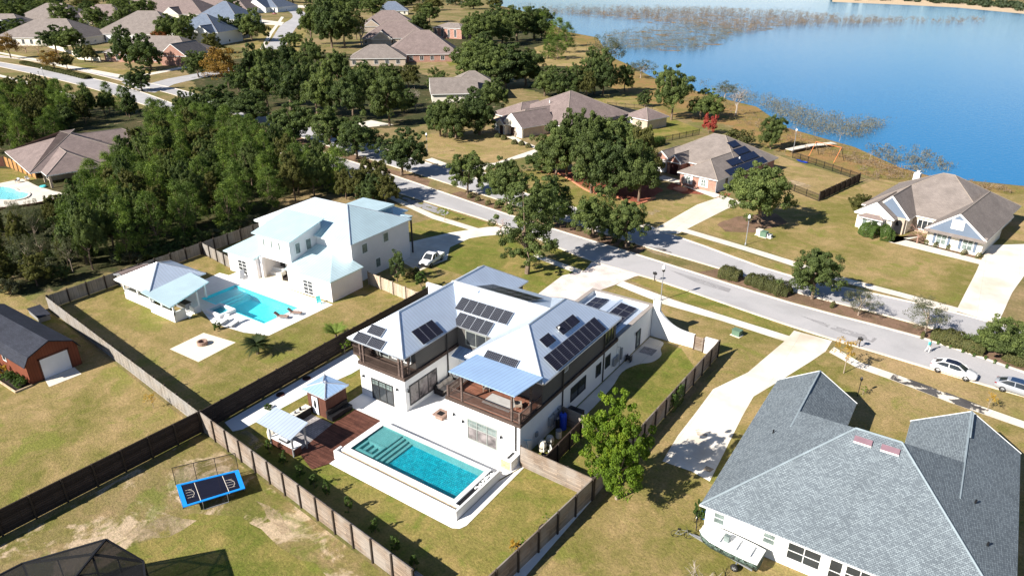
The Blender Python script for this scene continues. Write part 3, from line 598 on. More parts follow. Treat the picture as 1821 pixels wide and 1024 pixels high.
sheet('verge', ats([(640,320),(700,345),(890,403),(865,410),(775,382)]), .008, M['lawn_green'])
sheet('verge', ats([(1480,612),(1606,641),(1762,688),(1830,708),(1830,750),(1700,704),(1600,666),(1530,642)]), .008, M['lawn_tan'])
sheet('verge', ats([(1190,418),(1381,486),(1560,527),(1697,557),(1600,530),(1480,499),(1325,448),(1210,412)]), .008, M['lawn'])
sheet('lawn', ats([(1220,403),(1300,370),(1400,330),(1530,330),(1560,400),(1750,455),(1740,475),(1706,546),(1606,519),(1487,488),(1332,438)]), .006, M['lawn'])
sheet('lawn', ats([(1330,315),(1380,275),(1420,290),(1530,322),(1450,358),(1370,330)]), .009, M['lawn_tan'])
sheet('lawn', ats([(1530,330),(1560,318),(1680,338),(1830,345),(1830,430),(1560,400)]), .008, M['lawn_tan'])
sheet('lawn', ats([(745,240),(850,232),(880,240),(950,265),(880,290),(790,284),(765,278)]), .012, M['lawn_tan'])
sheet('lawn', ats([(880,318),(950,300),(1040,318),(1150,352),(1200,345),(1275,348),(1205,408),(1080,388),(950,352)]), .009, M['lawn'])
sheet('lawn', ats([(1090,220),(1180,205),(1250,232),(1130,262),(1090,250)]), .009, M['lawn_green'])
sheet('lawn', ats([(1000,185),(1100,165),(1160,185),(1180,205),(1060,215)]), .008, M['lawn'])
sheet('lawn', ats([(950,85),(1008,68),(1070,95),(1040,118),(960,118)]), .011, M['lawn_tan'])
sheet('lawn', ats([(-60,86),(60,110),(222,140),(345,121),(342,114),(240,126),(120,112),(0,88)]), .005, M['lawn'])
sheet('lawn', ats([(0,300),(62,302),(70,318),(0,330),(-80,335),(-80,300)]), .011, M['lawn'])
sheet('lawn', ats([(600,130),(640,116),(662,112),(650,135),(560,150)]), .010, M['lawn'])
sheet('lawn', ats([(780,96),(830,92),(850,110),(800,118)]), .011, M['lawn_green'])
for p in ([(1360,316),(1384,312),(1412,320),(1455,334),(1440,336),(1400,326),(1375,322)], [(1145,378),(1165,372),(1176,376),(1160,383)], [(950,530),(975,525),(990,529),(965,537)], [(1022,182),(1050,178),(1056,184),(1035,187)],
          [(420,770),(440,765),(470,790),(455,800)], [(210,945),(300,915),(350,925),(300,955),(240,965)], [(455,890),(480,900),(520,945),(500,950)]): sheet('sand_patch', ats(p), .014, M['sand_patch'], .12)
for p in ([(960,305),(1000,312),(1060,345),(1140,362),(1180,340),(1150,315),(1060,300)], [(1185,335),(1215,345),(1300,345),(1290,355),(1230,338),(1195,325)], [(1275,400),(1290,412),(1340,414),(1400,395),(1380,380),(1310,385)], [(1620,415),(1680,432),(1745,452),(1740,460),(1650,440),(1600,425)]):
    sheet('planting_bed', ats(p), .016, M['red_mulch'] if p[0][0] < 1250 else M['mulch'], .2)
# driveways
sheet('driveway', ats([(1052,466),(1142,489),(1128,492),(1103,503),(1062,518),(1040,545),(1000,570),(900,570),(930,545),(955,524),(1000,490),(1040,481)]), .024, M['paver'])
sheet('driveway', ats([(1412,588),(1480,606),(1468,625),(1438,645),(1385,678),(1340,705),(1320,740),(1262,856),(1230,838),(1178,820),(1205,775),(1240,730),(1268,692),(1330,662),(1396,606)]), .024, M['drive'])
sheet('driveway', ats([(1700,553),(1735,485),(1745,462),(1760,436),(1830,434),(1830,478),(1800,520),(1775,575)]), .024, M['drive'])
sheet('driveway', ats([(1287,348),(1240,364),(1166,406),(1150,398),(1140,402),(1170,414),(1205,416),(1292,372),(1320,360)]), .024, M['conc'])
sheet('driveway', ats([(722,432),(800,414),(866,404),(908,402),(905,416),(860,420),(835,424),(800,440),(795,462),(745,482),(718,468)]), .024, M['drive'])
sheet('driveway', ats([(950,266),(880,290),(800,295),(795,302),(860,303),(905,286),(965,272)]), .024, M['conc'])
sheet('driveway', ats([(660,214),(700,222),(640,228),(625,222)]), .016, M['conc'])
sheet('walkway', ats([(1640,420),(1590,432),(1580,428),(1595,420),(1578,430),(1742,470),(1748,463),(1600,424)]), .018, M['conc'])
sheet('walkway', ats([(900,243),(925,255),(960,268),(968,266),(932,252),(912,242)]), .018, M['conc'])
sheet('walkway', ats([(1165,318),(1200,325),(1270,352),(1285,348),(1215,322),(1180,312)]), .018, M['conc'])
sheet('stain', ats([(1236,764),(1250,762),(1262,768),(1256,776),(1240,774)]), .03, M['sand_patch']); sheet('stain', ats([(1262,840),(1250,835),(1256,828),(1270,834)]), .03, M['sand_patch'])
for q in ([(700,345),(760,362),(800,378),(790,384),(740,368)], [(1190,480),(1250,498),(1300,514),(1296,520),(1240,503)], [(1420,560),(1500,584),(1560,602),(1552,609),(1490,590)]): sheet('road_patch', ats(q), .02, ground_mat('asphalt_repair', [(.33,.32,.325), (.31,.30,.305), (.28,.27,.275)], .3, .5, 8., None, amp=.25, mask=(.5, .42)))
# lake
LK = ats([(865,6),(905,14),(950,26),(1008,57),(1062,67),(1085,101),(1110,112),(1165,140),(1230,160),(1295,178),(1345,190),(1400,228),(1460,245),(1520,262),(1600,298),(1660,315),(1821,331),(1900,335)])
LK += [(160,190), (520,420), (700,950)]+ats([(1850,26),(1700,12),(1600,7),(1500,1),(1350,-6),(1200,-12),(1000,-12),(880,-10)])
sheet('lake', LK, .03, M['lake'])
def scatter_poly(pts, n, rng):
    P = np.array(pts); lo, hi = P.min(0), P.max(0); out = []
    while len(out) < n:
        q = rng.uniform(lo, hi, (n, 2))
        x, y = q[:, 0], q[:, 1]; ins = np.zeros(len(q), bool); j = len(P)-1
        for i in range(len(P)):
            c = ((P[i, 1] > y) != (P[j, 1] > y)) & (x < (P[j, 0]-P[i, 0])*(y-P[i, 1])/(P[j, 1]-P[i, 1]+1e-12)+P[i, 0]); ins ^= c; j = i
        out += q[ins].tolist()
    return np.array(out[:n])
def brush(name, polys, mat, rng, blades, label, h):
    """standing dead stems, each clump a tuft of thin blades"""
    P = []; D = []; T = []
    for pts, n, hh in polys:
        c = scatter_poly(pts, n, rng)
        for x, y in np.array([at(a, b) for a, b in c]):
            k = blades; H = hh*rng.uniform(.5, 1.3); o = rng.normal(0, hh*.3, (k, 2)); z = rng.uniform(0, 1, k)**.8*H
            P.append(np.stack([x+o[:, 0], y+o[:, 1], z+.05], 1)); D.append(rng.normal(0, 1, (k, 3))*[1, 1, .15]); T.append(rng.normal(.45, .2)+rng.normal(0, .15, k))
    P = np.concatenate(P); me = leaf_mesh(name, P, np.concatenate(D), h, .22, np.concatenate(T), mat, rng, .1)
    o = bpy.data.objects.new(name, me); COL.objects.link(o); return tag(o, label, kind='stuff')
g_ = np.random.default_rng(77)
isl = [(900,10),(975,18),(1100,14),(1300,17),(1440,27),(1540,33),(1610,36),(1600,44),(1450,46),(1380,50),(1330,58),(1300,56),(1180,40),(1080,30),(985,26)]
brush('lake_brush', [(isl, 1500, 3.2), ([(1600,36),(1750,33),(1750,40),(1640,44)], 60, 2.6)], M['reed'], g_, 26, 'belt of dry brown brush standing across the middle of the lake', .85)
brush('lake_brush', [([(1070,62),(1240,40),(1330,58),(1240,92),(1130,90),(1075,88)], 1000, 2.6), ([(900,8),(1440,20),(1440,28),(985,22)], 500, 3.4), ([(1235,150),(1300,160),(1420,195),(1520,222),(1585,220),(1520,250),(1440,240),(1345,190),(1290,178)], 420, 2.6), ([(1530,262),(1620,262),(1700,300),(1640,312),(1560,285)], 90, 1.4)], M['reed_grey'], g_, 26, 'grey dead brush standing in the shallow lake water', .55)
brush('shore_brush', [([(1180,150),(1300,182),(1390,228),(1500,262),(1640,318),(1800,335),(1800,345),(1640,328),(1500,285),(1400,262),(1300,215),(1200,180)], 420, 1.0), ([(1500,285),(1600,300),(1600,320),(1540,322)], 60, 1.3)], M['reed'], g_, 14, 'low rusty brush growing along the lake shore', .45)
for q in ([(985,24),(1100,20),(1300,26),(1440,38),(1400,48),(1330,62),(1290,66),(1180,46),(1080,34)], [(1180,60),(1330,60),(1260,92),(1200,88)], [(1075,62),(1240,42),(1330,58),(1240,92),(1130,90)]): sheet('marsh', ats(q), .05, M['marsh'])
sheet('dark_pavement', ats([(1590,664),(1700,704),(1760,727),(1752,737),(1690,716),(1582,673)]), .03, M['wet'])  # dark grey ragged patch over the sidewalk
sheet('far_shore', ats([(1480,4),(1600,9),(1700,14),(1850,28),(1900,20),(1700,2),(1480,-4)]), .06, M['sand'])
def mass(name, polys, mat, rng, leaf, label):
    P = []; D = []; T = []
    for pts, n, hh, r in polys:
        for x, y in np.array([at(a, b) for a, b in scatter_poly(pts, n, rng)]):
            k = 70; o = rng.normal(0, 1, (k, 3)); o /= np.linalg.norm(o, axis=1)[:, None]; o *= rng.uniform(.4, 1, (k, 1))
            H = hh*rng.uniform(.7, 1.2); P.append(np.array([x, y, H*.55])+o*[r, r, H*.48]); D.append(o+[0, 0, .5]); T.append(rng.normal(.45, .2)+rng.normal(0, .15, k))
    me = leaf_mesh(name, np.concatenate(P), np.concatenate(D), leaf, .6, np.concatenate(T), mat, rng); o = bpy.data.objects.new(name, me); COL.objects.link(o); return tag(o, label, kind='stuff')
mass('far_woods', [([(1480,0),(1620,5),(1720,11),(1850,24),(1850,14),(1720,0),(1480,-6)], 110, 5, 5), ([(-60,26),(120,10),(300,4),(420,0),(560,8),(700,10),(860,12),(860,-22),(-60,-18)], 420, 11, 6)], M['far_green'], g_, 3.0, 'far woods reading as one green mass at the top of the view')
# ------------------------------------------------------------------ windows, doors, lamps
def win(par, face, c, a0, a1, z0, z1, cols=1, rows=1, fm='frame_dark', gm='glass', fw_=.09, name='window', w=True, lights=None, dep=.07):
    """frame with mullions standing on a wall face; the glass is its sub-part"""
    sg = -1 if face[0] == '-' else 1; ax = face[1]
    def bx(mb, p0, p1, q0, q1, d0, d1):
        e = sorted((c+sg*d0, c+sg*d1))
        mb.box(p0, p1, e[0], e[1], q0, q1) if ax == 'y' else mb.box(e[0], e[1], p0, p1, q0, q1)
    f = MB(); bx(f, a0, a1, z1-fw_, z1, -.02, dep); bx(f, a0, a1, z0, z0+fw_, -.02, dep)
    for i in range(cols+1):
        x = a0+(a1-a0)*i/cols; h = fw_ if i in (0, cols) else fw_*.6; x0 = a0 if i == 0 else (a1-fw_ if i == cols else x-h/2)
        bx(f, x0, x0+h, z0+fw_, z1-fw_, -.02, dep)
    for j in range(1, rows):
        z = z0+(z1-z0)*j/rows; bx(f, a0+fw_, a1-fw_, z-fw_*.25, z+fw_*.25, -.02, dep*.8)
    if lights:                                             # small panes in the upper part of each leaf: (fraction, cols, rows)
        fr, lc, lr = lights; zt = z1-(z1-z0)*fr
        for i in range(cols):
            u0 = a0+(a1-a0)*i/cols; u1 = a0+(a1-a0)*(i+1)/cols; bx(f, u0+fw_*.4, u1-fw_*.4, zt-fw_*.5, zt+fw_*.5, -.02, dep*.8)
            for k in range(1, lc): bx(f, u0+(u1-u0)*k/lc-.02, u0+(u1-u0)*k/lc+.02, zt, z1-fw_, -.02, dep*.7)
            for k in range(1, lr): bx(f, u0, u1, zt+(z1-zt)*k/lr-.02, zt+(z1-zt)*k/lr+.02, -.02, dep*.7)
    o = f.build(name, M[fm], par, w); g = MB(); bx(g, a0+.02, a1-.02, z0+.02, z1-.02, .004, .02); g.build('pane', M[gm], o, w)
    if lights:
        u = MB()
        for i in range(cols): bx(u, a0+(a1-a0)*i/cols+fw_*.6, a0+(a1-a0)*(i+1)/cols-fw_*.6, zt+.02, z1-fw_, .022, .032)
        u.build('upper_pane', M['glass_pale'], o, w)
    return o
def wall_lamp(par, x, y, z, ax='y', s=-1, mi='black'):
    mb = MB(); d = (0, s*.16) if ax == 'y' else (s*.16, 0)
    mb.beam((x, y, z+.16), (x+d[0], y+d[1], z+.2), .04, .04); mb.lathe(x+d[0], y+d[1], [(.13, z-.14), (.10, z+.02), (.03, z+.16), (.02, z+.2)], 8)
    return mb.build('wall_lamp', M[mi], par, True)
def panel_mesh(wd, ln, mat):
    mb = MB(); mb.box(0, wd, 0, ln, -.04, 0, 1); e = .018 if mat is not M['solar_cell'] else .03
    mb.poly([(e, e, .004), (wd-e, e, .004), (wd-e, ln-e, .004), (e, ln-e, .004)], 0)
    o = mb.build('solar_panel', [mat, M['alu'] if mat is M['solar_cell'] else M['steel'] if mat is M['solar_dark'] else M['black']]); me = o.data; bpy.data.objects.remove(o); return me
from mathutils import Matrix, Vector
def panels(par, o, u, v, nu, nv, wd, ln, mat, lift=.12, gap=.02, kit={}):
    """grid of solar panels; o lower-left corner on the roof, u along the eave, v up the slope"""
    key = (round(wd, 2), round(ln, 2), mat.name)
    if key not in kit: kit[key] = panel_mesh(wd, ln, mat)
    U = Vector(u).normalized(); V = Vector(v).normalized(); N = U.cross(V)
    for i in range(nu):
        for j in range(nv):
            p = Vector(o)+U*i*(wd+gap)+V*j*(ln+gap)+N*lift; ob = bpy.data.objects.new('solar_panel', kit[key]); COL.objects.link(ob); ob.parent = par
            m = Matrix((U, V, N)).transposed().to_4x4(); m.translation = p-Vector(par.location); ob.matrix_local = m
def railing(par, pts, z0, z1, mat, posts=True, step=.13):
    mb = MB()
    for a, b in zip(pts, pts[1:]):
        L = math.hypot(b[0]-a[0], b[1]-a[1]); n = int(L/step)
        mb.wall(a, b, z1-.06, z1, .1); mb.wall(a, b, z0+.08, z0+.14, .05)
        for i in range(1, n): x = a[0]+(b[0]-a[0])*i/n; y = a[1]+(b[1]-a[1])*i/n; mb.box(x-.02, x+.02, y-.02, y+.02, z0+.14, z1-.06)
    return mb.build('railing', mat, par, True)
def posts(par, pts, z0, z1, s, mat, name='post'):
    for x, y in pts: MB().box(x-s/2, x+s/2, y-s/2, y+s/2, z0, z1).build(name, mat, par, True)
# ------------------------------------------------------------------ the white house with solar panels
H = thing('modern_house', 'white stucco and dark grey two-storey house with white metal roofs full of solar panels', 'house', (-39, 44.35, 0))
B_ = lambda: MB()
wl_ = B_().box(-49.45, -43.1, 44.35, 67, 0, 3.76).box(-43.1, -37.6, 53.2, 63.8, 0, 6.45).box(-37.6, -29.05, 44.35, 64.2, 0, 3.72)
wl_.build('wall', M['stucco'], H, True)
up = B_().box(-49.35, -43.2, 46.3, 66.4, 4.12, 6.52); up.box(-37.1, -29.15, 48.35, 63.9, 4.08, 6.50); up.box(-43.12, -37.58, 53.15, 53.23, 3.6, 6.46)
up.build('upper_wall', M['grey_siding'], H, True)
B_().box(-49.55, -43.0, 44.25, 67.05, 3.76, 4.12).box(-37.7, -28.95, 44.25, 64.25, 3.72, 4.08).build('floor_band', M['wood_dark'], H, True)
k = .646
rf = B_(); rf.roof(-50.6, -42.8, 44.1, 67.0, 6.58, k, 'y', 'h', 'h', .16); rf.roof(-38.15, -28.9, 48.0, 64.6, 6.52, .63, 'y', 'h', 'h', .16)
# middle roof: steep front, shallow back
zr, yr = 9.22, 57.35; fe = 52.85
rf.add([(-47, fe, 6.5), (-33.4, fe, 6.5), (-33.4, yr, zr), (-47, yr, zr), (-47, 64.2, 6.8), (-33.4, 64.2, 6.8), (-47, fe, 6.34), (-33.4, fe, 6.34), (-47, 64.2, 6.65), (-33.4, 64.2, 6.65)], [(0,1,2,3), (3,2,5,4)], 0)
rf.add([(-47, fe, 6.5), (-33.4, fe, 6.5), (-47, fe, 6.34), (-33.4, fe, 6.34), (-47, 64.2, 6.8), (-33.4, 64.2, 6.8), (-47, 64.2, 6.65), (-33.4, 64.2, 6.65)], [(2,3,1,0), (4,5,7,6), (2,6,7,3)], 1)
rf.tube([(-46.7, yr, zr), (-33.4, yr, zr)], .09, 6, 3)
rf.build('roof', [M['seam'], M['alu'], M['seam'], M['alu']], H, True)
# porch at the right front: floor, canopy, posts, rails
B_().box(-37.5, -29.2, 44.45, 48.3, 4.085, 4.13).build('porch_floor', M['deck2'], H, True)
aw = B_(); aw.add([(-36.95, 44.0, 7.25), (-29.4, 44.0, 7.18), (-29.15, 48.45, 6.98), (-36.95, 48.45, 6.98), (-36.95, 44.0, 7.15), (-29.4, 44.0, 7.08), (-29.15, 48.45, 6.88), (-36.95, 48.45, 6.88)], [(0,1,2,3),(7,6,5,4),(4,5,1,0),(5,6,2,1),(6,7,3,2),(7,4,0,3)], 0)
aw.build('porch_canopy', M['seam_sky_tint'], H, True)
rt_ = B_()
for i in range(16): x = -36.7+i*.47; rt_.beam((x, 44.05, 7.05), (x, 48.3, 6.8), .06, .14)
rt_.build('rafter', M['rail_wood'], H, True)
posts(H, [(-35.75, 44.42), (-30.0, 44.42), (-36.1, 48.0), (-29.35, 46.6)], 4.13, 6.98, .2, M['rail_wood'])
posts(H, [(-37.45, 44.42), (-29.15, 44.42)], 4.13, 5.3, .2, M['rail_wood'], 'rail_post')
railing(H, [(-37.5, 48.2), (-37.45, 44.42), (-29.15, 44.42), (-29.12, 48.2)], 4.13, 5.2, M['rail_wood'])
# balcony at the left front
posts(H, [(-49.2, 44.42), (-48.75, 44.42), (-43.75, 44.42), (-43.3, 44.42), (-43.2, 45.2), (-49.3, 46.2)], 4.12, 6.45, .2, M['rail_wood'])
railing(H, [(-49.35, 46.3), (-49.3, 44.42), (-43.2, 44.42), (-43.15, 46.3)], 4.12, 5.15, M['wood_dark'])
win(H, '-y', 46.3, -48.3, -46.9, 4.3, 6.3, 1, 1, 'frame_grey', 'glass'); win(H, '-y', 46.3, -46.5, -43.8, 4.5, 6.2, 3, 1, 'white', 'glass')
B_().box(-51.3, -49.55, 45.3, 47.2, 3.86, 4.06).build('landing', M['wood_dark'], H, True)
railing(H, [(-49.5, 45.3), (-51.3, 45.3), (-51.3, 47.2)], 4.06, 5.05, M['wood_dark'], True, .1)
for i in range(14): B_().box(-51.3, -50.2, 47.25+i*.28, 47.53+i*.28, 3.6-i*.27, 3.68-i*.27).build('stair_tread', M['wood_dark'], H, True)
posts(H, [(-49.7, 47.1), (-51.1, 47.1)], 0, 3.86, .16, M['wood_dark'])
# doors and windows
win(H, '-y', 44.35, -47.85, -44.75, .1, 2.62, 3, 1, 'frame_dark', 'glass', .13, 'french_door', True, (.3, 2, 2))
win(H, '+x', -43.1, 44.95, 49.35, .5, 2.9, 3, 1, 'frame_dark', 'glass_mauve', .14)
win(H, '-y', 44.35, -35.15, -31.6, .1, 2.5, 3, 1, 'frame_grey', 'glass_mauve', .12, 'french_door', True, (.38, 2, 2))
win(H, '-y', 53.15, -41.95, -39.15, 4.35, 6.15, 2, 1, 'frame_grey', 'glass', .1)
for a0, a1, z0, z1, c in ((53.7, 56.9, 1.3, 3.0, 2), (59.2, 60.35, 1.4, 2.9, 1), (61.4, 62.6, 1.4, 2.9, 1)): win(H, '+x', -29.05, a0, a1, z0, z1, c, 1, 'frame_dark', 'glass')
win(H, '+x', -29.15, 52.2, 53.1, 5.5, 6.15, 2, 1, 'white', 'glass_mauve', .06); win(H, '+x', -29.15, 61.1, 63.4, 4.3, 6.3, 3, 1, 'frame_dark', 'glass', .12)
win(H, '-y', 48.35, -35.9, -33.6, 4.15, 6.3, 2, 1, 'frame_dark', 'glass')
for x, z in ((-48.9, 2.55), (-44.1, 2.55)): wall_lamp(H, x, 44.35, z)
for x, z in ((-36.7, 2.4), (-35.6, 2.0), (-31.1, 2.0)): wall_lamp(H, x, 44.35, z)
wall_lamp(H, -43.1, 44.7, 2.5, 'x', 1); wall_lamp(H, -40.4, 53.2, 3.0); wall_lamp(H, -42.4, 53.2, 3.0)
for x, y, z1 in ((-43.0, 51.2, 6.4), (-29.0, 52.0, 6.4), (-29.0, 60.9, 6.4), (-29.5, 44.28, 3.72)): B_().box(x-.06, x+.06, y-.06, y+.06, .1, z1).build('downspout', M['trim_dark'], H, True)
B_().tube([(-42.82, 44.2, 6.5), (-42.82, 52.6, 6.5)], .07, 6).build('gutter', M['alu'], H, True); B_().tube([(-28.85, 48.2, 6.44), (-28.85, 64.4, 6.44)], .07, 6).build('gutter', M['alu'], H, True)
sa = B_(); sa.add([(-42.9, 51.7, 3.3), (-40.7, 51.7, 3.3), (-40.7, 53.2, 3.9), (-42.9, 53.2, 3.9), (-42.9, 51.7, 3.22), (-40.7, 51.7, 3.22), (-40.7, 53.2, 3.82), (-42.9, 53.2, 3.82)], [(0,1,2,3),(7,6,5,4),(4,5,1,0),(5,6,2,1),(7,4,0,3)]); sa.build('door_canopy', M['seam_sky_tint'], H, True)
# garage wing with a parapet round a low ribbed roof
gw = B_(); gw.box(-37.55, -29.05, 64.3, 74.3, 0, 3.3)
for a, b, c, d in ((-37.55, -37.2, 64.3, 74.3), (-29.4, -29.05, 64.3, 74.3), (-37.2, -29.4, 73.95, 74.3)): gw.box(a, b, c, d, 3.3, 4.12)
gw.build('garage_wall', M['stucco'], H, True)
gp = B_()
for a, b, c, d in ((-37.65, -37.12, 64.25, 74.4), (-29.48, -28.95, 64.25, 74.4), (-37.12, -29.48, 73.87, 74.4)): gp.box(a, b, c, d, 4.12, 4.2)
gp.build('parapet_cap', plain('taupe_coping', (.33,.29,.26), .7), H, True)
gr = B_(); gr.add([(-37.2, 64.3, 3.55), (-33.2, 64.3, 3.95), (-33.2, 73.95, 3.95), (-37.2, 73.95, 3.55), (-29.4, 64.3, 3.55), (-29.4, 73.95, 3.55)], [(0,1,2,3), (1,4,5,2)]); gr.tube([(-33.2, 64.3, 3.97), (-33.2, 73.9, 3.97)], .12, 6)
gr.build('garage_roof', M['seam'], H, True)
win(H, '+x', -29.05, 69.5, 70.7, .15, 2.5, 1, 1, 'frame_dark', 'glass_pale', .14, 'side_door')
B_().lathe(-28.9, 69.2, [(.1, 2.2), (.1, 2.6)], 8).build('wall_lamp', M['black'], H, True)
mt = B_(); mt.box(-29.0, -28.75, 63.2, 63.8, .9, 1.9).box(-29.0, -28.8, 64.0, 64.5, 1.0, 1.9).box(-29.0, -28.85, 65.2, 65.5, .8, 2.3).tube([(-28.95, 65.0, .1), (-28.95, 65.0, 2.6), (-28.95, 64.3, 2.9)], .04, 6); mt.build('meter_box', M['steel'], H, True)
e1 = B_(); e1.box(-29.0, -28.72, 49.3, 50.0, 1.0, 2.0).box(-29.0, -28.75, 50.15, 50.8, 1.2, 2.1).box(-29.0, -28.8, 51.0, 51.5, 1.4, 2.2).box(-29.0, -28.85, 46.9, 47.25, 1.2, 1.7); e1.build('breaker_box', M['steel'], H, True)
# solar panels, array by array
c45 = lambda kk: (0, 1, kk)
S1, S2 = M['solar_cell'], M['solar_dark']
zf = lambda y: 6.58+k*(y-44.1)
panels(H, (-48.75, 44.55, zf(44.55)), (1, 0, 0), c45(k), 2, 1, 1.98, 1.12, S1); panels(H, (-47.72, 45.62, zf(45.62)), (1, 0, 0), c45(k), 1, 1, 1.98, 1.12, S1)
xs = -43.67; panels(H, (xs, 47.7, 6.58+k*(-42.8-xs)), (0, 1, 0), (-1, 0, k), 3, 1, 1.08, 1.9, S2, .2)
kf = (zr-6.5)/(yr-fe); zc = lambda y: 6.5+kf*(y-fe)
panels(H, (-43.75, 55.1, zc(55.1)), (1, 0, 0), c45(kf), 6, 1, 1.14, 1.68, S1, .14); panels(H, (-42.85, 53.5, zc(53.5)), (1, 0, 0), c45(kf), 4, 1, 1.14, 1.68, S1, .14)
k3 = .63; zq = lambda y: 6.52+k3*(y-48); panels(H, (-35.15, 48.75, zq(48.75)), (1, 0, 0), c45(k3), 2, 1, 1.88, 1.15, S1, .14)
zx = lambda x: 6.52+k3*(-28.9-x)
panels(H, (-29.75, 51.0, zx(-29.75)), (0, 1, 0), (-1, 0, k3), 9, 1, 1.14, 1.85, S2, .2); panels(H, (-31.45, 55.9, zx(-31.45)), (0, 1, 0), (-1, 0, k3), 2, 1, 1.78, 1.12, S2, .2); panels(H, (-31.45, 52.75, zx(-31.45)), (0, 1, 0), (-1, 0, k3), 1, 1, 1.78, 1.12, S2, .2)
panels(H, (-42.9, 57.9, 9.05), (1, 0, 0), (0, 1, -.30), 6, 2, 1.14, 1.75, S2, .12)
panels(H, (-35.9, 67.2, 3.66), (1, .0, .1), (0, 1, 0), 2, 4, .95, 1.62, S2, .15); panels(H, (-32.2, 67.2, 3.86), (1, 0, -.1), (0, 1, 0), 2, 4, 1.08, 1.55, S2, .15)
tv = B_(); tv.tube([(-31.5, 55.2, zx(-31.5)), (-31.5, 55.2, zx(-31.5)+.45)], .06, 8); tv.lathe(-31.5, 55.2, [(.13, zx(-31.5)+.45), (.13, zx(-31.5)+.52)], 8); tv.build('vent_pipe', M['pipe_white'], H, True)
B_().tube([(-43.0, 56.7, 9.0), (-43.0, 56.7, 9.3)], .07, 8).build('vent_pipe', M['pipe_white'], H, True)
# deck furniture on the porch
t = thing('rug', 'grey rug on the brown porch floor of the white house', 'rug', (-32.6, 46.2, 4.135)); B_().box(-34.1, -31.0, 45.3, 47.1, 4.135, 4.15).build('pile', plain('grey_rug', (.40,.39,.38), .95), t, True)
def lounge_chair(x, y, z, rz, label, fm='cushion', group=None):
    t = thing('armchair', label, 'chair', (x, y, z), rz, group); mb = MB()
    for a in (-.3, .3):
        for b in (-.3, .3): mb.box(a-.025, a+.025, b-.025, b+.025, 0, .38)
    mb.box(-.34, .34, -.34, .34, .34, .38); mb.box(-.36, -.31, -.34, .34, .38, .62).box(.31, .36, -.34, .34, .38, .62); mb.build('frame', M['bark_pale'], t)
    MB().box(-.3, .3, -.32, .3, .385, .5).build('seat', M[fm], t); b = MB(); b.beam((0, .3, .45), (0, .45, .95), .6, .1); b.build('backrest', M[fm], t); return t
lounge_chair(-30.6, 46.4, 4.13, 2.2, 'wooden armchair at the right end of the upper porch'); lounge_chair(-34.9, 47.2, 4.13, .6, 'wooden armchair in the shade at the left end of the upper porch')
# ------------------------------------------------------------------ garden walls, patio, pool
fl = thing('curved_wall', 'white stucco wall sweeping down in a curve from the garage corner', 'wall', (-26.5, 74.2, 0)); P = []
for i in range(15): u = i/14; P.append((-29.0+5.55*u, 1.75+(5.0-1.75)*(1-u)**3.0))
fm_ = MB(); n = len(P); y0, y1 = 73.9, 74.3
fm_.add([(x, y, z) for y in (y0, y1) for x, z in [(-29.0, 0)]+P+[(-23.45, 0)]], [tuple(range(n+2)), tuple(range(2*n+3, n+1, -1))]+[(i, i+n+2, i+n+3, i+1) for i in range(n+1)]+[(n+1, 2*n+3, n+2, 0)])
fm_.build('wall', M['stucco'], fl, True); B_().beam((-28.55, 74.1, 2.0), (-28.55, 74.1, 4.9), .9, .44).build('pier', M['stucco'], fl, True)
wg = thing('wooden_gate', 'slatted wooden garden gate between the curved white wall and the white end pier', 'gate', (-22.7, 73.6, 0)); g = MB()
for i in range(9): g.box(-23.3, -22.1, 73.55, 73.6, .1+i*.2, .27+i*.2)
g.build('boards', M['fence_slat'], wg, True); B_().box(-23.35, -23.2, 73.5, 73.65, 0, 2.0).box(-22.2, -22.05, 73.5, 73.65, 0, 2.0).build('gate_frame', M['wood_dark'], wg, True)
pw = thing('white_pier_wall', 'short white wall between the wooden gate and the slatted side fence', 'wall', (-21.3, 73.7, 0)); B_().box(-22.0, -20.6, 73.5, 73.9, 0, 1.9).build('wall', M['stucco'], pw, True)
B_().box(-22.05, -20.55, 73.45, 73.95, 1.9, 1.98).build('coping', M['white'], pw, True)
pw = thing('white_garden_wall', 'low white wall joining the dark side fence to the left side of the white house', 'wall', (-55, 67.5, 0)); B_().box(-59.9, -50.6, 67.3, 67.7, 0, 1.95).build('wall', M['stucco'], pw, True)
sheet('patio', [(-49.4,41.75),(-43.35,41.75),(-43.3,40.8),(-29.2,40.8),(-28.3,44.2),(-29.05,44.35),(-37.6,44.35),(-37.6,53.2),(-43.1,53.2),(-43.1,44.35),(-49.45,44.35)], .05, M['white_pav'])
sheet('patio', [(-29.05,40.8),(-28.2,44.2),(-28.1,34.9),(-28.35,34.3),(-28.9,34.0),(-43.6,34.1),(-43.6,34.82),(-29.05,34.82)], .045, M['white_pav'])
sheet('path', [(-57.2,32.7),(-55.2,32.2),(-54.7,33.0),(-54.5,36.4),(-54.2,42.2),(-53.4,46.6),(-53.4,48.6),(-57.3,50.5)], .03, M['white_pav'])
sheet('path', smooth_line([(-28.9,52.5),(-27.6,52.5),(-27.6,60),(-28.1,64),(-27.4,66.5),(-26.2,68),(-25.9,70),(-26.6,71.5),(-27.0,73.2),(-28.9,73.5)]), .03, M['conc'])
sheet('path', [(-28.5,69.3),(-26.8,69.3),(-26.8,71.0),(-28.5,71.0)], .045, M['grey_paver'])
sheet('path', [(-22.6,26.3),(-21.3,26.3),(-20.95,43.3),(-22.3,43.3)], .03, M['white_pav']); sheet('path', offs([(-56.8,31.0),(-27.6,27.9)], .15)+offs([(-27.6,27.9),(-56.8,31.0)], -1.0), .02, M['grey_paver'])
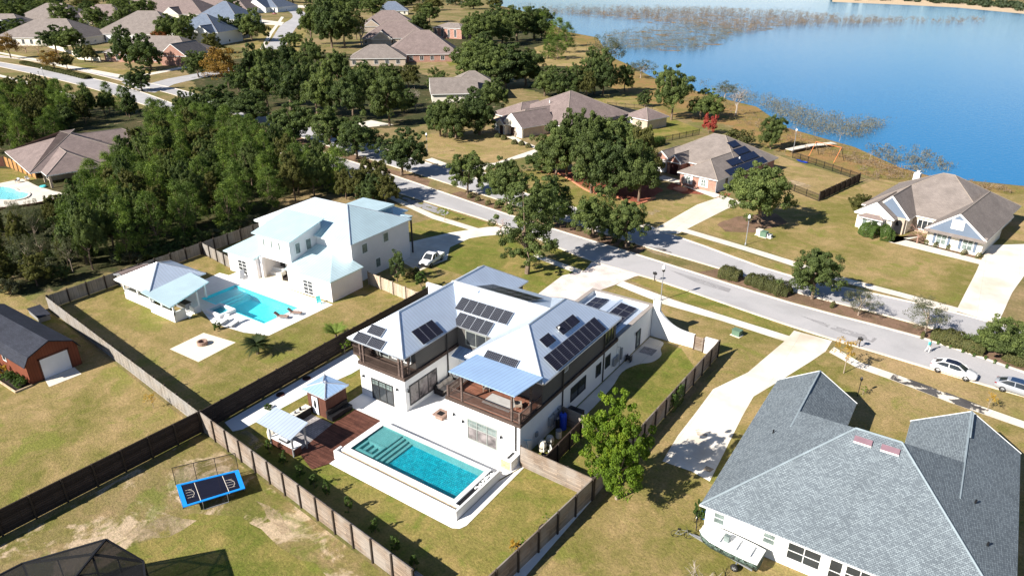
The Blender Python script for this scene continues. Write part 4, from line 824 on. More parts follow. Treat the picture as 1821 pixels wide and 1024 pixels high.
sheet('deck', [(-47.85,41.7),(-43.5,41.7),(-43.5,34.0),(-44.2,32.6),(-47.2,33.6),(-47.9,38.6)], .08, M['deck']); sheet('paved_court', [(-50.9,34.4),(-47.3,33.7),(-46.7,34.3),(-47.95,38.6),(-51.0,38.6)], .035, M['grey_paver'])
PL = thing('swimming_pool', 'raised white-walled pool with turquoise water in front of the white house', 'swimming pool', (-36.4, 37.5, 0))
b = B_(); b.box(-43.4, -42.7, 36.1, 40.5, 0, .86).box(-43.4, -29.9, 40.5, 41.0, 0, .86).box(-30.3, -29.9, 36.1, 40.5, 0, .86).box(-43.4, -29.9, 35.75, 36.1, 0, .86)
b.box(-43.6, -29.1, 34.85, 35.05, .02, 1.0).box(-43.6, -43.4, 35.05, 35.75, .02, 1.0); b.build('coping_wall', M['stucco'], PL, True)
B_().box(-29.3, -29.1, 35.05, 41.2, .02, 1.0).build('side_wall', M['stucco'], PL, True)
B_().box(-29.9, -29.3, 35.05, 41.0, .02, .7).build('channel', M['black'], PL, True)
B_().box(-43.38, -29.3, 35.05, 35.2, .02, .84).box(-43.38, -29.3, 35.5, 35.75, .02, .84).build('ledge', M['stucco'], PL, True); B_().box(-43.1, -29.6, 35.2, 35.5, .02, .78).build('planting_trough', M['sand'], PL, True)
g = np.random.default_rng(5); st = B_()
for i in range(26): x = -29.6+g.normal(0, .1); y = 38.3+i*.1; st.lathe(x, y, [(.05, .7), (.11, .76), (.08, .84)], 6)
st.build('glass_stone', M['white'], PL, True)
bs = B_(); bs.box(-42.7, -30.3, 36.1, 40.5, .02, .06); bs.build('pool_floor', M['pool_deep'], PL, True)
B_().box(-42.7, -42.64, 36.1, 40.5, .06, .845).box(-42.64, -30.36, 36.1, 36.16, .06, .845).build('shade_side_tile', plain('shade_darkened_pool_tile', (.03,.05,.065), .4), PL, True)  # near and left lining kept dark: shade put into the tile colour
B_().box(-30.36, -30.3, 36.16, 40.5, .06, .845).box(-42.64, -30.36, 40.44, 40.5, .06, .845).build('sun_side_tile', M['pool_pale'], PL, True)  # far and right lining paler: sunlight put into the tile colour
B_().box(-42.64, -40.1, 38.3, 40.44, .06, .70).build('tanning_ledge', M['pool_pale'], PL, True)
sp = B_(); sp.box(-42.4, -42.15, 36.5, 38.2, .06, .74).box(-40.4, -40.15, 36.5, 38.2, .06, .74).box(-42.15, -40.4, 37.95, 38.2, .06, .74).box(-42.15, -40.4, 36.5, 36.75, .06, .70); sp.build('spa_wall', M['pool_pale'], PL, True)
for i in range(2): B_().box(-41.9+i*.55, -41.55+i*.55, 36.75, 37.95, .06, .62-.16*i).build('spa_step', M['pool_pale'], PL, True)
for i in range(3): B_().box(-40.02+i*.42, -39.72+i*.42, 36.4+.1*i, 40.4, .06, .56-i*.17).build('step', M['pool_pale'], PL, True)
B_().poly([(-42.64, 36.16, .8), (-30.36, 36.16, .8), (-30.36, 40.44, .8), (-42.64, 40.44, .8)]).build('water', M['water'], PL, True)
pb = thing('stone_bench_box', 'white plastered box with a dark slot on top beside the pool patio corner', 'fire box', (-29.3, 43.5, 0)); B_().box(-30.0, -28.85, 42.6, 44.2, 0, 1.08).build('body', M['stucco'], pb, True)
B_().box(-29.55, -29.3, 42.9, 43.9, 1.08, 1.1).build('slot', M['black'], pb, True); B_().box(-30.01, -28.95, 42.58, 42.6, .05, 1.0).build('stone_facing', M['sand'], pb, True)
ff = thing('fire_table', 'square brown fire table with a dark burner on the white patio', 'fire table', (-39.5, 45.6, .05)); B_().box(-39.95, -39.05, 45.15, 46.05, .05, .5).build('base', M['fire_stone'], ff, True)
tp = B_()
for a, b2, c, d in ((-40.15, -39.85, 44.95, 46.25), (-39.15, -38.85, 44.95, 46.25), (-39.85, -39.15, 44.95, 45.25), (-39.85, -39.15, 45.95, 46.25)): tp.box(a, b2, c, d, .5, .6)
tp.build('top', M['fire_stone'], ff, True); B_().box(-39.85, -39.15, 45.25, 45.95, .5, .56).build('burner', M['black'], ff, True)
so = thing('outdoor_sofa', 'dark wicker sofa with taupe cushions in the corner of the patio', 'sofa', (-42.2, 50.1, .05)); s = B_(); s.box(-42.85, -41.75, 48.7, 51.5, .1, .45).box(-42.95, -42.7, 48.6, 51.6, .1, .95).box(-42.7, -41.75, 48.6, 48.8, .1, .72).box(-42.7, -41.75, 51.4, 51.6, .1, .72); s.build('frame', M['wicker'], so, True)
for i in range(3): B_().box(-42.62, -41.8, 48.85+i*.85, 49.65+i*.85, .46, .6).build('seat_cushion', M['cushion'], so, True); c_ = B_(); c_.beam((-42.6, 49.25+i*.85, .6), (-42.72, 49.25+i*.85, 1.1), .78, .18); c_.build('back_cushion', M['cushion'], so, True)
# shed, outdoor kitchen
sh = thing('garden_shed', 'small dark brown shed with a white oval-window door and sky-tinted metal roof', 'shed', (-50.3, 40.3, 0)); B_().box(-51.7, -49.0, 38.95, 41.75, 0, 2.6).build('wall', M['shed_brown'], sh, True)
r = B_(); r.roof(-52.35, -48.75, 38.75, 42.0, 2.6, .3, 'y', 'h', 'h', .12); r.build('roof', [M['seam_sky_tint'], M['seam'], M['seam'], M['alu']], sh, True)
d = B_(); d.box(-51.05, -50.15, 38.9, 38.95, .08, 2.1); dr = d.build('door', M['door_white'], sh, True); ov = B_(); ov.add([(-50.6+.2*math.cos(a*.3927), 38.885, 1.25+.5*math.sin(a*.3927)) for a in range(16)], [tuple(range(16))]); ov.build('oval_window', M['glass'], dr, True)
B_().box(-51.12, -51.05, 38.88, 38.95, .08, 2.15).box(-50.15, -50.08, 38.88, 38.95, .08, 2.15).build('door_frame', M['black'], sh, True)
ok_ = thing('grill_pavilion', 'grill shelter with a pale metal roof on four grey posts beside the slat fence', 'pavilion', (-48.8, 33.6, 0))
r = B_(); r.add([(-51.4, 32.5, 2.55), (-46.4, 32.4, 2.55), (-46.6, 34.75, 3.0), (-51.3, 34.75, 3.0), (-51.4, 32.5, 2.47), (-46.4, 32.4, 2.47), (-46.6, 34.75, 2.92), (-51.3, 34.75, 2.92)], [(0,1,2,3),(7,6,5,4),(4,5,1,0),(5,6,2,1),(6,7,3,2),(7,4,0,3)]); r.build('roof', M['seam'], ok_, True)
posts(ok_, [(-50.2, 32.95), (-47.0, 32.95), (-50.5, 34.5), (-47.0, 34.5)], 0, 2.6, .14, M['steel'])
ct = B_(); ct.box(-50.2, -46.9, 33.0, 33.8, 0, .9); ct.build('counter', M['shed_brown'], ok_, True); B_().box(-50.3, -46.8, 32.92, 33.88, .9, .97).build('countertop', M['white_pav'], ok_, True)
gl = thing('barbecue_grill', 'black barbecue grill set in the counter under the grill shelter', 'grill', (-48.6, 33.4, .97)); B_().box(-49.2, -48.0, 33.1, 33.7, .975, 1.1).build('firebox', M['black'], gl, True); B_().tube([(-49.15, 33.4, 1.12), (-48.05, 33.4, 1.12)], .26, 10).build('lid', M['steel'], gl, True)
bc = thing('outdoor_counter', 'dark counter with a pale top between the grill shelter and the brown shed', 'counter', (-51.3, 37.2, 0)); B_().box(-51.75, -51.0, 35.6, 38.6, 0, .9).build('base', M['wicker'], bc, True); B_().box(-51.8, -50.95, 35.55, 38.65, .9, .96).build('top', M['conc'], bc, True)
for i, y in enumerate((35.9, 36.3, 36.9, 37.6)): tag(B_().lathe(-51.35, y, [(.1, .965), (.13, 1.05), (.1, 1.15+.05*i), (.03, 1.2+.05*i)], 8).build('planter_pot', M['black' if i % 2 else 'steel']), ['round steel pot at the grill end of the dark counter', 'black pot beside the steel pot on the dark counter', 'tall steel pot in the middle of the dark counter', 'tallest black pot near the shed end of the counter'][i], 'pot')
bn = thing('storage_bench', 'long dark bench under a black cover along the shed wall', 'bench', (-48.6, 40.2, .09)); s = B_(); s.prism([(-48.9,38.8),(-48.1,38.8),(-48.1,41.6),(-48.9,41.6)], .1, .62); s.build('seat', M['black'], bn, True); c_ = B_(); c_.box(-48.95, -48.75, 38.8, 41.6, .62, 1.05); c_.build('backrest', M['wicker'], bn, True)
# pool equipment behind its screen
tk = thing('water_softener_tank', 'tall bright blue tank among the pool equipment', 'tank', (-28.2, 51.0, 0)); B_().lathe(-28.25, 50.9, [(.3, .02), (.38, .1), (.38, 1.7), (.3, 1.88), (.1, 1.95)], 16).build('shell', M['blue_plastic'], tk, True); B_().lathe(-28.25, 50.9, [(.12, 1.95), (.12, 2.12)], 10).build('valve', M['black'], tk, True)
tk = thing('brine_tank', 'tall thin black cylinder beside the blue tank', 'tank', (-28.4, 50.1, 0)); B_().lathe(-28.4, 50.1, [(.2, .02), (.2, 1.5), (.1, 1.65)], 12).build('shell', M['black'], tk, True); B_().lathe(-28.4, 50.1, [(.09, 1.65), (.07, 1.8)], 8).build('cap', M['steel'], tk, True)
tk = thing('chlorine_bin', 'short white round bin beside the blue tank', 'bin', (-27.9, 49.6, 0)); B_().lathe(-27.9, 49.5, [(.28, .02), (.3, .8)], 14).build('body', M['pipe_white'], tk, True); B_().lathe(-27.9, 49.5, [(.32, .8), (.3, .88)], 14).build('lid', M['steel'], tk, True)
for i, (x, y, h, lb) in enumerate(((-28.0, 48.0, 1.0, 'beige round pool filter furthest from the fence'), (-28.1, 46.8, 1.15, 'taller beige round pool filter near the wooden fence'))):
    tk = thing('pool_filter', lb, 'pool filter', (x, y, 0)); B_().lathe(x, y, [(.3, .02), (.42, .2), (.42, h*.7), (.3, h), (.08, h+.06)], 16).build('shell', M['tank_tan'], tk, True); B_().lathe(x, y, [(.44, h*.45), (.44, h*.52)], 16).build('clamp', M['black'], tk, True); B_().tube([(x, y, h), (x+.3, y-.3, h+.1), (x+.45, y-.5, .2)], .05, 6).build('pipe', M['pipe_white'], tk, True)
for i, (x, y) in enumerate(((-27.3, 46.0), (-27.0, 45.2))):
    tk = thing('pool_pump', ['black pool pump next to the taller filter', 'black pool pump right against the wooden fence'][i], 'pump', (x, y, 0)); B_().tube([(x-.35, y, .35), (x+.3, y, .35)], .2, 10).build('motor', M['black'], tk, True); B_().lathe(x+.4, y, [(.16, .05), (.18, .6), (.1, .7)], 10).build('strainer', M['pipe_white'], tk, True); B_().tube([(x+.4, y, .6), (x+.4, y+.5, 1.0), (x, y+.9, 1.0), (x, y+.9, .1)], .05, 6).build('pipe', M['pipe_white'], tk, True)
ac = thing('air_conditioner', 'dark grey outdoor air conditioner box behind the equipment screen', 'air conditioner', (-28.2, 53.0, 0)); B_().box(-28.9, -27.3, 52.1, 53.6, .05, 1.1).build('casing', M['trim_dark'], ac, True); B_().lathe(-28.1, 52.85, [(.5, 1.1), (.5, 1.13)], 16).build('fan_grille', M['black'], ac, True)
tag(B_().tube([(-28.75, 45.6, .05), (-28.95, 45.2, 1.9)], .03, 6).tube([(-28.6, 45.6, 1.85), (-29.0, 45.0, 2.0)], .05, 6).build('pool_brush', plain('pale_blue_pole', (.30,.50,.62), .4)), 'pale blue pool brush leaning on the shaded white wall', 'pool brush')
hs = thing('hose_reel', 'dark hose reel standing by the path along the white wall', 'hose reel', (-28.6, 66.7, 0)); B_().tube([(-28.8, 66.7, .45), (-28.3, 66.7, .45)], .28, 12).build('drum', M['trim_dark'], hs, True); B_().box(-28.85, -28.8, 66.4, 67, .03, .8).box(-28.3, -28.25, 66.4, 67, .03, .8).build('frame', M['black'], hs, True)

kg = thing('covered_smoker', 'cream-covered round smoker at the left end of the grill shelter', 'smoker', (-50.9, 33.7, 0)); B_().lathe(-50.9, 33.7, [(.35, .02), (.5, .3), (.52, .9), (.4, 1.25), (.12, 1.45)], 14).build('cover', M['cream'], kg, True); B_().lathe(-50.9, 33.7, [(.12, 1.45), (.1, 1.55)], 10).build('cap', M['steel'], kg, True)
# ------------------------------------------------------------------ the other houses
def house(name, label, cat, loc, rot, blocks, walls, roofm='shingle_tan', wallm='cream', capm='cap_tan', gablem=None, trim='white'):
    h = thing(name, label, cat, (loc[0], loc[1], 0), R_(rot)); mb = MB()
    for i, b in enumerate(blocks): mb.roof(b[0], b[1], b[2], b[3], b[4]+.004*i, *b[5:])
    mb.build('roof', [M[roofm], M[trim], M[gablem or wallm], M[capm]], h); wb = MB()
    for i, q in enumerate(walls): wb.box(q[0], q[1], q[2], q[3], 0, q[4]-.19)
    wb.build('wall', M[wallm], h); return h
W_ = dict(w=False)
# big grey roof at the lower right (world axes)
h = house('grey_roof_house', 'white house under a very large blue-grey shingle roof with two mauve vents', 'house', (-11.7, 45.3), 0,
  [(-.4, 20.75, -.45, 17.4, 2.9, .63, 'x', 'h', 'h', .16, 'front'), (-.4, 7.25, 10.7, 22.0, 2.865, .63, 'y', 'n', 'g', .16), (6.4, 13.2, 11.5, 17.0, 2.9, .66, 'y', 'n', 'h', .16), (12.05, 20.75, 8, 21.7, 2.85, .63, 'y', 'n', 'g', .16)],
  [(0, 20.35, 0, 17, 2.9), (0, 6.8, 16, 21.6, 2.9), (12.4, 20.5, 16, 21.3, 2.9)], 'shingle_grey', 'stucco', 'cap_grey')
for a in ((.65, 1.6, 1.3, 2.5), (4.55, 5.55, 1.35, 2.5)):
    o = win(h, '-y', 0, *a, 1, 2, 'white', 'glass_pale', .09, **W_)
for a, c in (((6.4, 8.9, .8, 2.5), 2), ((9.4, 10.4, .15, 2.55), 1), ((10.5, 12.6, .8, 2.5), 2), ((13, 15.5, .8, 2.5), 2)): win(h, '-y', 0, *a, c, 2, 'white', 'glass', .1, 'screen_window' if c > 1 else 'screen_door', **W_)
for x in (8.61, 10.55):
    mb = MB(); y0 = 7.4; z = 2.9+.63*(y0+.45); mb.add([(x, y0, z+.02), (x+1.3, y0, z+.02), (x+1.3, y0+.42, z+.40), (x, y0+.42, z+.40), (x, y0, z+.17), (x+1.3, y0, z+.17), (x+1.3, y0+.42, z+.45), (x, y0+.42, z+.45)], [(4,5,6,7), (1,2,6,5), (3,0,4,7), (2,3,7,6)], 0); mb.add([(x, y0, z+.02), (x+1.3, y0, z+.02), (x+1.3, y0, z+.17), (x, y0, z+.17)], [(0,1,2,3)], 1)
    mb.build('roof_vent', [plain('mauve_vent_cover', (.20,.12,.145), .5), M['white']], h)
for x, y, zz in ((17.5, 9.0, 0), (18.6, 5.4, 0), (2.2, 10.0, 1)):
    z = 2.9+.63*((20.75-x) if not zz else (x+.4)); MB().tube([(x, y, z-.1), (x, y, z+.35)], .07, 8).build('vent_pipe', M['black'], h)
gt = MB().tube([(-.45, -.5, 2.85), (20.8, -.5, 2.85)], .07, 6); gt.build('gutter', M['white'], h)
sn = MB(); sn.box(3.38, 3.48, 17, 21.6, 5.28, 5.42).box(16.47, 16.57, 17, 21.2, 5.7, 5.82); sn.build('ridge_vent', M['cap_grey'], h)
BAYW = (-4.0, -2.35, -.75)
# white house next door
h = house('white_two_storey_house', 'big white two-storey house with pale cyan metal roofs beside its own pool', 'house', (-79, 58, 0), 2,
  [(-11.6, 8.7, 5.6, 19.0, 6.35, .44, 'x', 'h', 'h', .18)], [(-11.1, 8.3, 6.0, 18.6, 6.45)], 'seam_cyan', 'stucco2', 'alu')
for x0_, x1_, l, r in ((-12.0, -5.25, -9.6, -5.25), (1.35, 10.3, 1.35, 4.6)):
    mb = MB(); mb.add([(x0_, -.4, 3.25), (x1_, -.4, 3.25), (r, 6.1, 5.0), (l, 6.1, 5.0), (x0_, -.4, 3.1), (x1_, -.4, 3.1), (x1_, 6.1, 3.1), (x0_, 6.1, 3.1), (x1_, 6.1, 3.25), (x0_, 6.1, 3.25)], [(0,1,2,3), (1,8,2), (9,0,3), (4,5,1,0), (5,6,8,1), (7,4,0,9), (7,6,5,4)], 0)
    mb.build('lower_roof', M['seam_cyan'], h)
MB().box(-11.5, -5.3, 0, 6.0, 0, 3.12).box(1.4, 9.9, 0, 6.0, 0, 3.12).box(-5.3, 1.4, 4.0, 6.0, 0, 3.3).build('lower_wall', M['stucco2'], h)
mb = MB(); mb.box(-5.2, 1.3, 1.0, 7.2, 3.3, 6.95); mb.add([(1.3, 1.0, 6.95), (1.3, 7.2, 6.95), (1.3, 7.2, 8.35), (-5.2, 1.0, 6.95), (-5.2, 7.2, 6.95), (-5.2, 7.2, 8.35)], [(0,1,2), (5,4,3)]); mb.build('bay_wall', M['stucco2'], h)
mb = MB(); mb.add([(-5.9, .5, 7.0), (2.0, .5, 7.0), (2.0, 7.4, 8.6), (-5.9, 7.4, 8.6), (-5.9, .5, 6.86), (2.0, .5, 6.86), (2.0, 7.4, 8.46), (-5.9, 7.4, 8.46)], [(0,1,2,3), (7,6,5,4), (4,5,1,0), (5,6,2,1), (6,7,3,2), (7,4,0,3)]); mb.build('bay_roof', M['seam_cyan'], h)
for x in (-5.2, .8): MB().box(x, x+.5, .6, 1.1, 0, 3.3).build('column', M['stucco2'], h)
MB().box(-5.3, 1.4, -.1, 4.0, .022, .035).build('porch_floor', M['pad'], h)
for x in BAYW: win(h, '-y', 1.0, x-.2, x+.2, 5.1, 6.3, 1, 1, 'white', 'glass_pale', .05, **W_)
for a in ((1.9, 3.0), (3.9, 5.1)): win(h, '+x', 1.3, *a, 4.5, 6.3, 1, 1, 'white', 'glass_pale', .14, **W_)
for a in ((-9.4, -7.4), (4.4, 6.4)): win(h, '-y', 0, *a, .1, 2.35, 2, 4, 'white', 'glass', .12, 'french_door', **W_)
for x in (-9.9, -6.9, 3.9, 6.9): wall_lamp_z = MB().beam((x, 0, 2.3), (x, -.25, 2.35), .05, .05).lathe(x, -.25, [(.11, 2.1), (.05, 2.35)], 8).build('wall_lamp', M['steel'], h)
win(h, '-y', 4.0, -5.0, -3.6, .6, 2.7, 1, 1, 'white', 'glass', .1, **W_); win(h, '-y', 4.0, -2.6, -.8, .3, 2.7, 2, 1, 'frame_dark', 'glass', .1, **W_)
for a, z in (((8.0, 9.3), 4.0), ((12.6, 13.9), 4.25), ((10.6, 11.8), .9)): win(h, '+x', 8.3, *a, z, z+1.6, 1, 1, 'white', 'glass_pale', .13, **W_)
mb = MB(); mb.roof(-1.6, 5.0, 12.5, 19.4, 8.0, .0001, 'x', 'n', 'n', .3, False); mb.build('roof_platform', [M['seam_cyan'], M['seam_cyan'], M['stucco2']], h)
mb = MB(); mb.roof(1.5, 5.5, 18.4, 22.0, 6.35, .44, 'y', 'h', 'h', .15); mb.build('porch_roof', [M['seam_cyan'], M['seam_cyan'], M['seam_cyan'], M['alu']], h); MB().box(1.9, 5.1, 18.6, 21.6, 0, 6.2).build('porch_wall', M['stucco2'], h)
mb = MB(); mb.roof(4.0, 7.6, 18.6, 20.6, 6.2, .2, 'x', 'n', 'h', .12, False); mb.build('entry_roof', [M['seam_cyan'], M['seam_cyan'], M['seam_cyan']], h); MB().box(7.3, 7.5, 20.2, 20.4, 0, 6.1).build('post', M['trim_dark'], h)
# tan house with gables on the right shore
h = house('gabled_tan_house', 'tan house with three white-trimmed front gables and a white chimney above the lake', 'house', (3.7, 127.5), -11,
  [(-21, -.2, 5.5, 24.5, 2.8, .60, 'x', 'h', 'h', .2), (-8.6, .3, -.4, 17, 2.8, .78, 'y', 'g', 'n', .2), (-20.2, -13.6, .2, 15, 2.8, .72, 'y', 'g', 'n', .2), (-18.6, -11.8, 2.1, 15, 2.83, 1.02, 'y', 'g', 'n', .2)],
  [(-20.3, -.9, 6, 24, 2.8), (-8.2, -.1, .2, 12, 2.8), (-19.8, -14, .7, 12, 2.8), (-18.2, -12.2, 2.6, 12, 2.8)], 'shingle_tan', 'cream', 'cap_tan', 'blue_siding')
mb = MB(); mb.add([(-19.7, .16, 2.8), (-14.1, .16, 2.8), (-16.9, .16, 4.75)], [(0,1,2)]); mb.build('gable_face', M['cream'], h)
mb = MB(); mb.add([(-8.6, -1.0, 2.55), (.3, -1.0, 2.55), (.3, .15, 3.2), (-8.6, .15, 3.2)], [(0,1,2,3)]); mb.build('pent_roof', M['shingle_tan'], h)
mb = MB(); mb.roof(-19.2, -15.0, -.9, 3.0, 2.5, .5, 'x', 'h', 'h', .15); mb.build('bay_roof', [M['shingle_brown'], M['white'], M['cream'], M['cap_tan']], h); MB().box(-18.8, -15.4, -.3, 1, 0, 2.4).build('bay_wall', M['white'], h)
for a in ((-18.5, -17.6), (-16.9, -15.8)): win(h, '-y', -.3, *a, .8, 2.2, 1, 1, 'white', 'glass_pale', .1, **W_)
for c in (-6.0, -2.2):
    win(h, '-y', .2, c-.8, c+.8, .5, 2.3, 2, 2, 'white', 'glass_pale', .1, **W_)
    for s in (-1.25, .9): MB().box(c+s, c+s+.4, .12, .2, .45, 2.4).build('shutter', M['blue_siding'], h)
win(h, '-y', -.42, -5.0, -3.2, 3.7, 5.3, 1, 1, 'white', 'white', .2, 'gable_vent', **W_)
MB().box(-14.0, -12.4, 1.9, 2.75, 0, 2.9).build('entry_wall', M['tan_brick'], h); dm = MB(); dm.add([(-13.75, 1.88, 0), (-12.65, 1.88, 0), (-12.65, 1.88, 2.0), (-12.9, 1.88, 2.4), (-13.2, 1.88, 2.5), (-13.5, 1.88, 2.4), (-13.75, 1.88, 2.0)], [tuple(range(7))]); dm.build('entry_arch', M['black'], h)
MB().box(-12.3, -8.3, 5.7, 6.05, 0, 2.6).build('brick_wall', M['tan_brick'], h); win(h, '-y', 5.7, -11.4, -9.0, .5, 2.3, 3, 1, 'white', 'glass', .12, **W_)
ch = MB().box(-18.0, -16.9, 21.8, 22.9, 0, 6.0); ch.build('chimney', M['white'], h); MB().lathe(-17.45, 22.5, [(.25, 6.0), (.25, 6.3), (.35, 6.4)], 8).build('chimney_cap', M['white'], h)
# brick house with solar roof
h = house('solar_brick_house', 'red brick house with a tan roof carrying dark blue solar panels', 'house', (-42.76, 137.36), -11,
  [(-20.6, .1, 8.5, 26.3, 2.8, .56, 'x', 'h', 'h', .2), (-9.4, .08, -.1, 17, 2.8, .565, 'y', 'h', 'n', .2), (-20.4, -15.6, 6.6, 14, 2.8, .75, 'y', 'g', 'n', .2), (-16.2, -12.1, 5.7, 14, 2.9, .80, 'y', 'g', 'n', .2)],
  [(-20.1, -.5, 9, 25.8, 2.8), (-8.9, -.5, .4, 12, 2.8), (-19.9, -16.0, 7.2, 12, 2.8), (-15.8, -12.5, 6.3, 12, 2.9)], 'shingle_tan', 'brick', 'cap_tan', 'brick')
MB().box(-.5, -.42, .45, 9.4, 0, 2.55).build('garage_side', plain('grey_white_garage_wall', (.55,.56,.57), .7, 0, .05), h); win(h, '+x', -.42, 4.1, 5.0, .1, 2.3, 1, 1, 'frame_dark', 'glass', .1, 'side_door', **W_)
for c in (-6.9, -3.3):
    win(h, '-y', .4, c-.6, c+.6, .7, 2.3, 2, 2, 'white', 'glass_pale', .12, **W_)
    for s in (-1.05, .65): MB().box(c+s, c+s+.4, .32, .4, .65, 2.35).build('shutter', M['white'], h)
dm = MB(); dm.add([(-15.2, 6.28, 0), (-13.2, 6.28, 0), (-13.2, 6.28, 2.0), (-13.6, 6.28, 2.5), (-14.2, 6.28, 2.7), (-14.8, 6.28, 2.5), (-15.2, 6.28, 2.0)], [tuple(range(7))]); dm.build('entry_arch', plain('dark_red_entry', (.06,.02,.02), .8), h)
MB().box(-19.3, -16.6, 6.3, 7.2, 0, 2.3).build('bay_wall', M['white'], h); win(h, '-y', 6.3, -17.9, -17.0, .5, 2.1, 1, 2, 'white', 'glass', .1, **W_)
for a in ((17, 18), (21, 22.2)): win(h, '+x', -.5, *a, .8, 2.3, 1, 1, 'white', 'glass', .1, **W_)
kk = .565; zz = lambda u: 2.82+kk*(.1-u)
def lpan(par, o, nu, nv, wd, ln):                       # on the right-hand slope, in house axes
    key = panel_mesh(wd, ln, M['solar_house2']) ; U = Vector((0, 1, 0)); V = Vector((-1, 0, kk)).normalized(); N = U.cross(V)
    for i in range(nu):
        for j in range(nv):
            ob = bpy.data.objects.new('solar_panel', key); COL.objects.link(ob); ob.parent = par; m = Matrix((U, V, N)).transposed().to_4x4(); m.translation = Vector((o[0], o[1], zz(o[0])))+U*i*(wd+.02)+V*j*(ln+.02)+N*.14; ob.matrix_local = m
M['solar_house2'] = brick_mat("blue_solar_cells", (.012,.018,.045), (.012,.018,.045), (.03,.04,.08), 1.0, .9, .012, .25, .1, 1., 0., bump=.0)
lpan(h, (-.55, 5.4), 10, 1, 1.62, 1.75); lpan(h, (-2.4, 14.0), 4, 1, 1.75, 1.75); lpan(h, (-4.2, 14.8), 3, 1, 1.8, 1.75); lpan(h, (-6.2, 15.6), 2, 1, 1.8, 1.7); lpan(h, (-2.4, 8.9), 3, 1, 1.6, 1.75)
MB().lathe(-2.6, 13.2, [(.15, zz(-2.6)), (.15, zz(-2.6)+.45)], 8).build('vent_pipe', M['white'], h)
# tan hip-roofed house further up the street, its outbuilding and pool cage
h = house('hip_roof_tan_house', 'large tan house with a steep hip roof and pale entry gable behind the oak clump', 'house', (-102.8, 157.6), -17,
  [(-19.5, 7.0, 9.5, 36.5, 2.8, .50, 'y', 'h', 'h', .2), (-22.5, -9, 6.0, 19, 2.8, .48, 'y', 'h', 'n', .2), (-13.8, -.2, -.2, 22, 2.8, .46, 'y', 'h', 'n', .2), (-8.6, .2, -.6, 12, 2.8, .75, 'y', 'g', 'n', .2), (-9.8, -6.6, -1.4, 6, 2.8, .85, 'y', 'g', 'n', .2)],
  [(-19, 6.5, 10, 36, 2.8), (-21.9, -9.6, 6.7, 18, 2.8), (-13.3, -.6, .4, 20, 2.8)], 'shingle_brown', 'tan_brick', 'cap_tan', 'cream')
win(h, '-y', .4, -12.6, -10.3, .5, 2.3, 3, 2, 'white', 'glass_pale', .12, **W_)
MB().box(-9.6, -6.8, -.9, .4, 0, 2.8).build('porch_pier', M['cream'], h); MB().box(-3.0, -.3, -.1, .4, 0, 2.7).build('porch_pier', M['cream'], h)
for a, y in ((-8.9, -.93), (-5.7, .36)): dm = MB(); dm.add([(a, y, 0), (a+1.4, y, 0), (a+1.4, y, 2.1), (a+.7, y, 2.45), (a, y, 2.1)], [tuple(range(5))]); dm.build('entry_arch', plain('dark_entry_shade', (.07,.04,.035), .8), h)
for x, y, z in ((-8, 16.5, 6.9), (-4.5, 10.5, 5.1)): MB().lathe(x, y, [(.12, z-.5), (.12, z+.35), (.2, z+.4)], 8).build('vent_pipe', M['white'], h)
h = house('pool_house', 'small square tan outbuilding with a pyramid roof beside the pool cage', 'outbuilding', (-88.0, 188.2), -17, [(0, 9.3, -.4, 8.9, 2.9, .52, 'x', 'h', 'h', .2)], [(.5, 8.8, .1, 8.4, 2.9)], 'shingle_brown', 'tan_brick', 'cap_tan')
win(h, '-y', .1, 1.0, 3.2, .3, 2.4, 2, 1, 'white', 'white', .1, 'garage_door', **W_)
q4 = [at(*q, 3.3) for q in ((1028,192),(1062,182),(1134,197),(1092,213))]; pcx = np.mean(q4, 0); h = thing('pool_cage', 'black flat-roofed screen enclosure over the pool behind the hip-roofed tan house', 'screen enclosure', (*pcx, 0)); mb = MB()
L4 = lambda a, b, f: tuple(np.array(q4[a])*(1-f)+np.array(q4[b])*f)
for i in range(5):
    a, b = L4(0, 1, i/4), L4(3, 2, i/4); mb.beam((*a, 3.32), (*b, 3.32), .22, .2); mb.beam((*a, 0), (*a, 3.3), .15, .15); mb.beam((*b, 0), (*b, 3.3), .15, .15)
for i in range(4): mb.beam((*L4(0, 3, i/3), 3.34), (*L4(1, 2, i/3), 3.34), .22, .2)
mb.build('frame', M['black'], h, True); dn = mesh_net('dense_black_screen', (.012,.012,.014), .85); MB().poly([(*q, 3.25) for q in q4]).build('screen', dn, h, True)
for i in range(4): a, b = q4[i], q4[(i+1) % 4]; MB().poly([(*a, .1), (*b, .1), (*b, 3.2), (*a, 3.2)]).build('side_screen', dn, h, True)
# house with the kidney pool at the left
h = house('mauve_roof_house', 'brown-roofed house with a deep covered porch between the wood and the kidney pool', 'house', (-158.5, 63.8), 77,
  [(-2.5, 20, 4.5, 30, 2.8, .42, 'x', 'h', 'h', .2), (-.4, 11, -.2, 15, 2.8, .52, 'y', 'h', 'n', .2), (8, 28, 12, 27, 2.8, .5, 'x', 'n', 'h', .2)], [(1, 19.5, 6.5, 29, 2.8), (6, 27, 13, 26, 2.8)], 'shingle_brown', 'tan_brick', 'cap_tan')
posts(h, [], 0, 1, .3, M['tan_brick']); 
for x, y in ((.2, .4), (.2, 6.2), (5.4, .4), (10.4, .4)): MB().box(x-.22, x+.22, y-.22, y+.22, 0, 2.6).build('porch_post', M['tan_brick'], h)
win(h, '-x', 1, 7, 11, .2, 2.3, 4, 1, 'white', 'glass', .1, 'patio_door', **W_)
wr = thing('retaining_wall', 'low dark retaining wall below the kidney pool patio', 'wall', (*at(60, 368), 0)); e_ = ats([(-40,374),(0,374),(60,366),(118,354),(127,347)]); MB().kerb(e_, .3, 0, .5).build('wall', M['shed_brown'], wr, True)
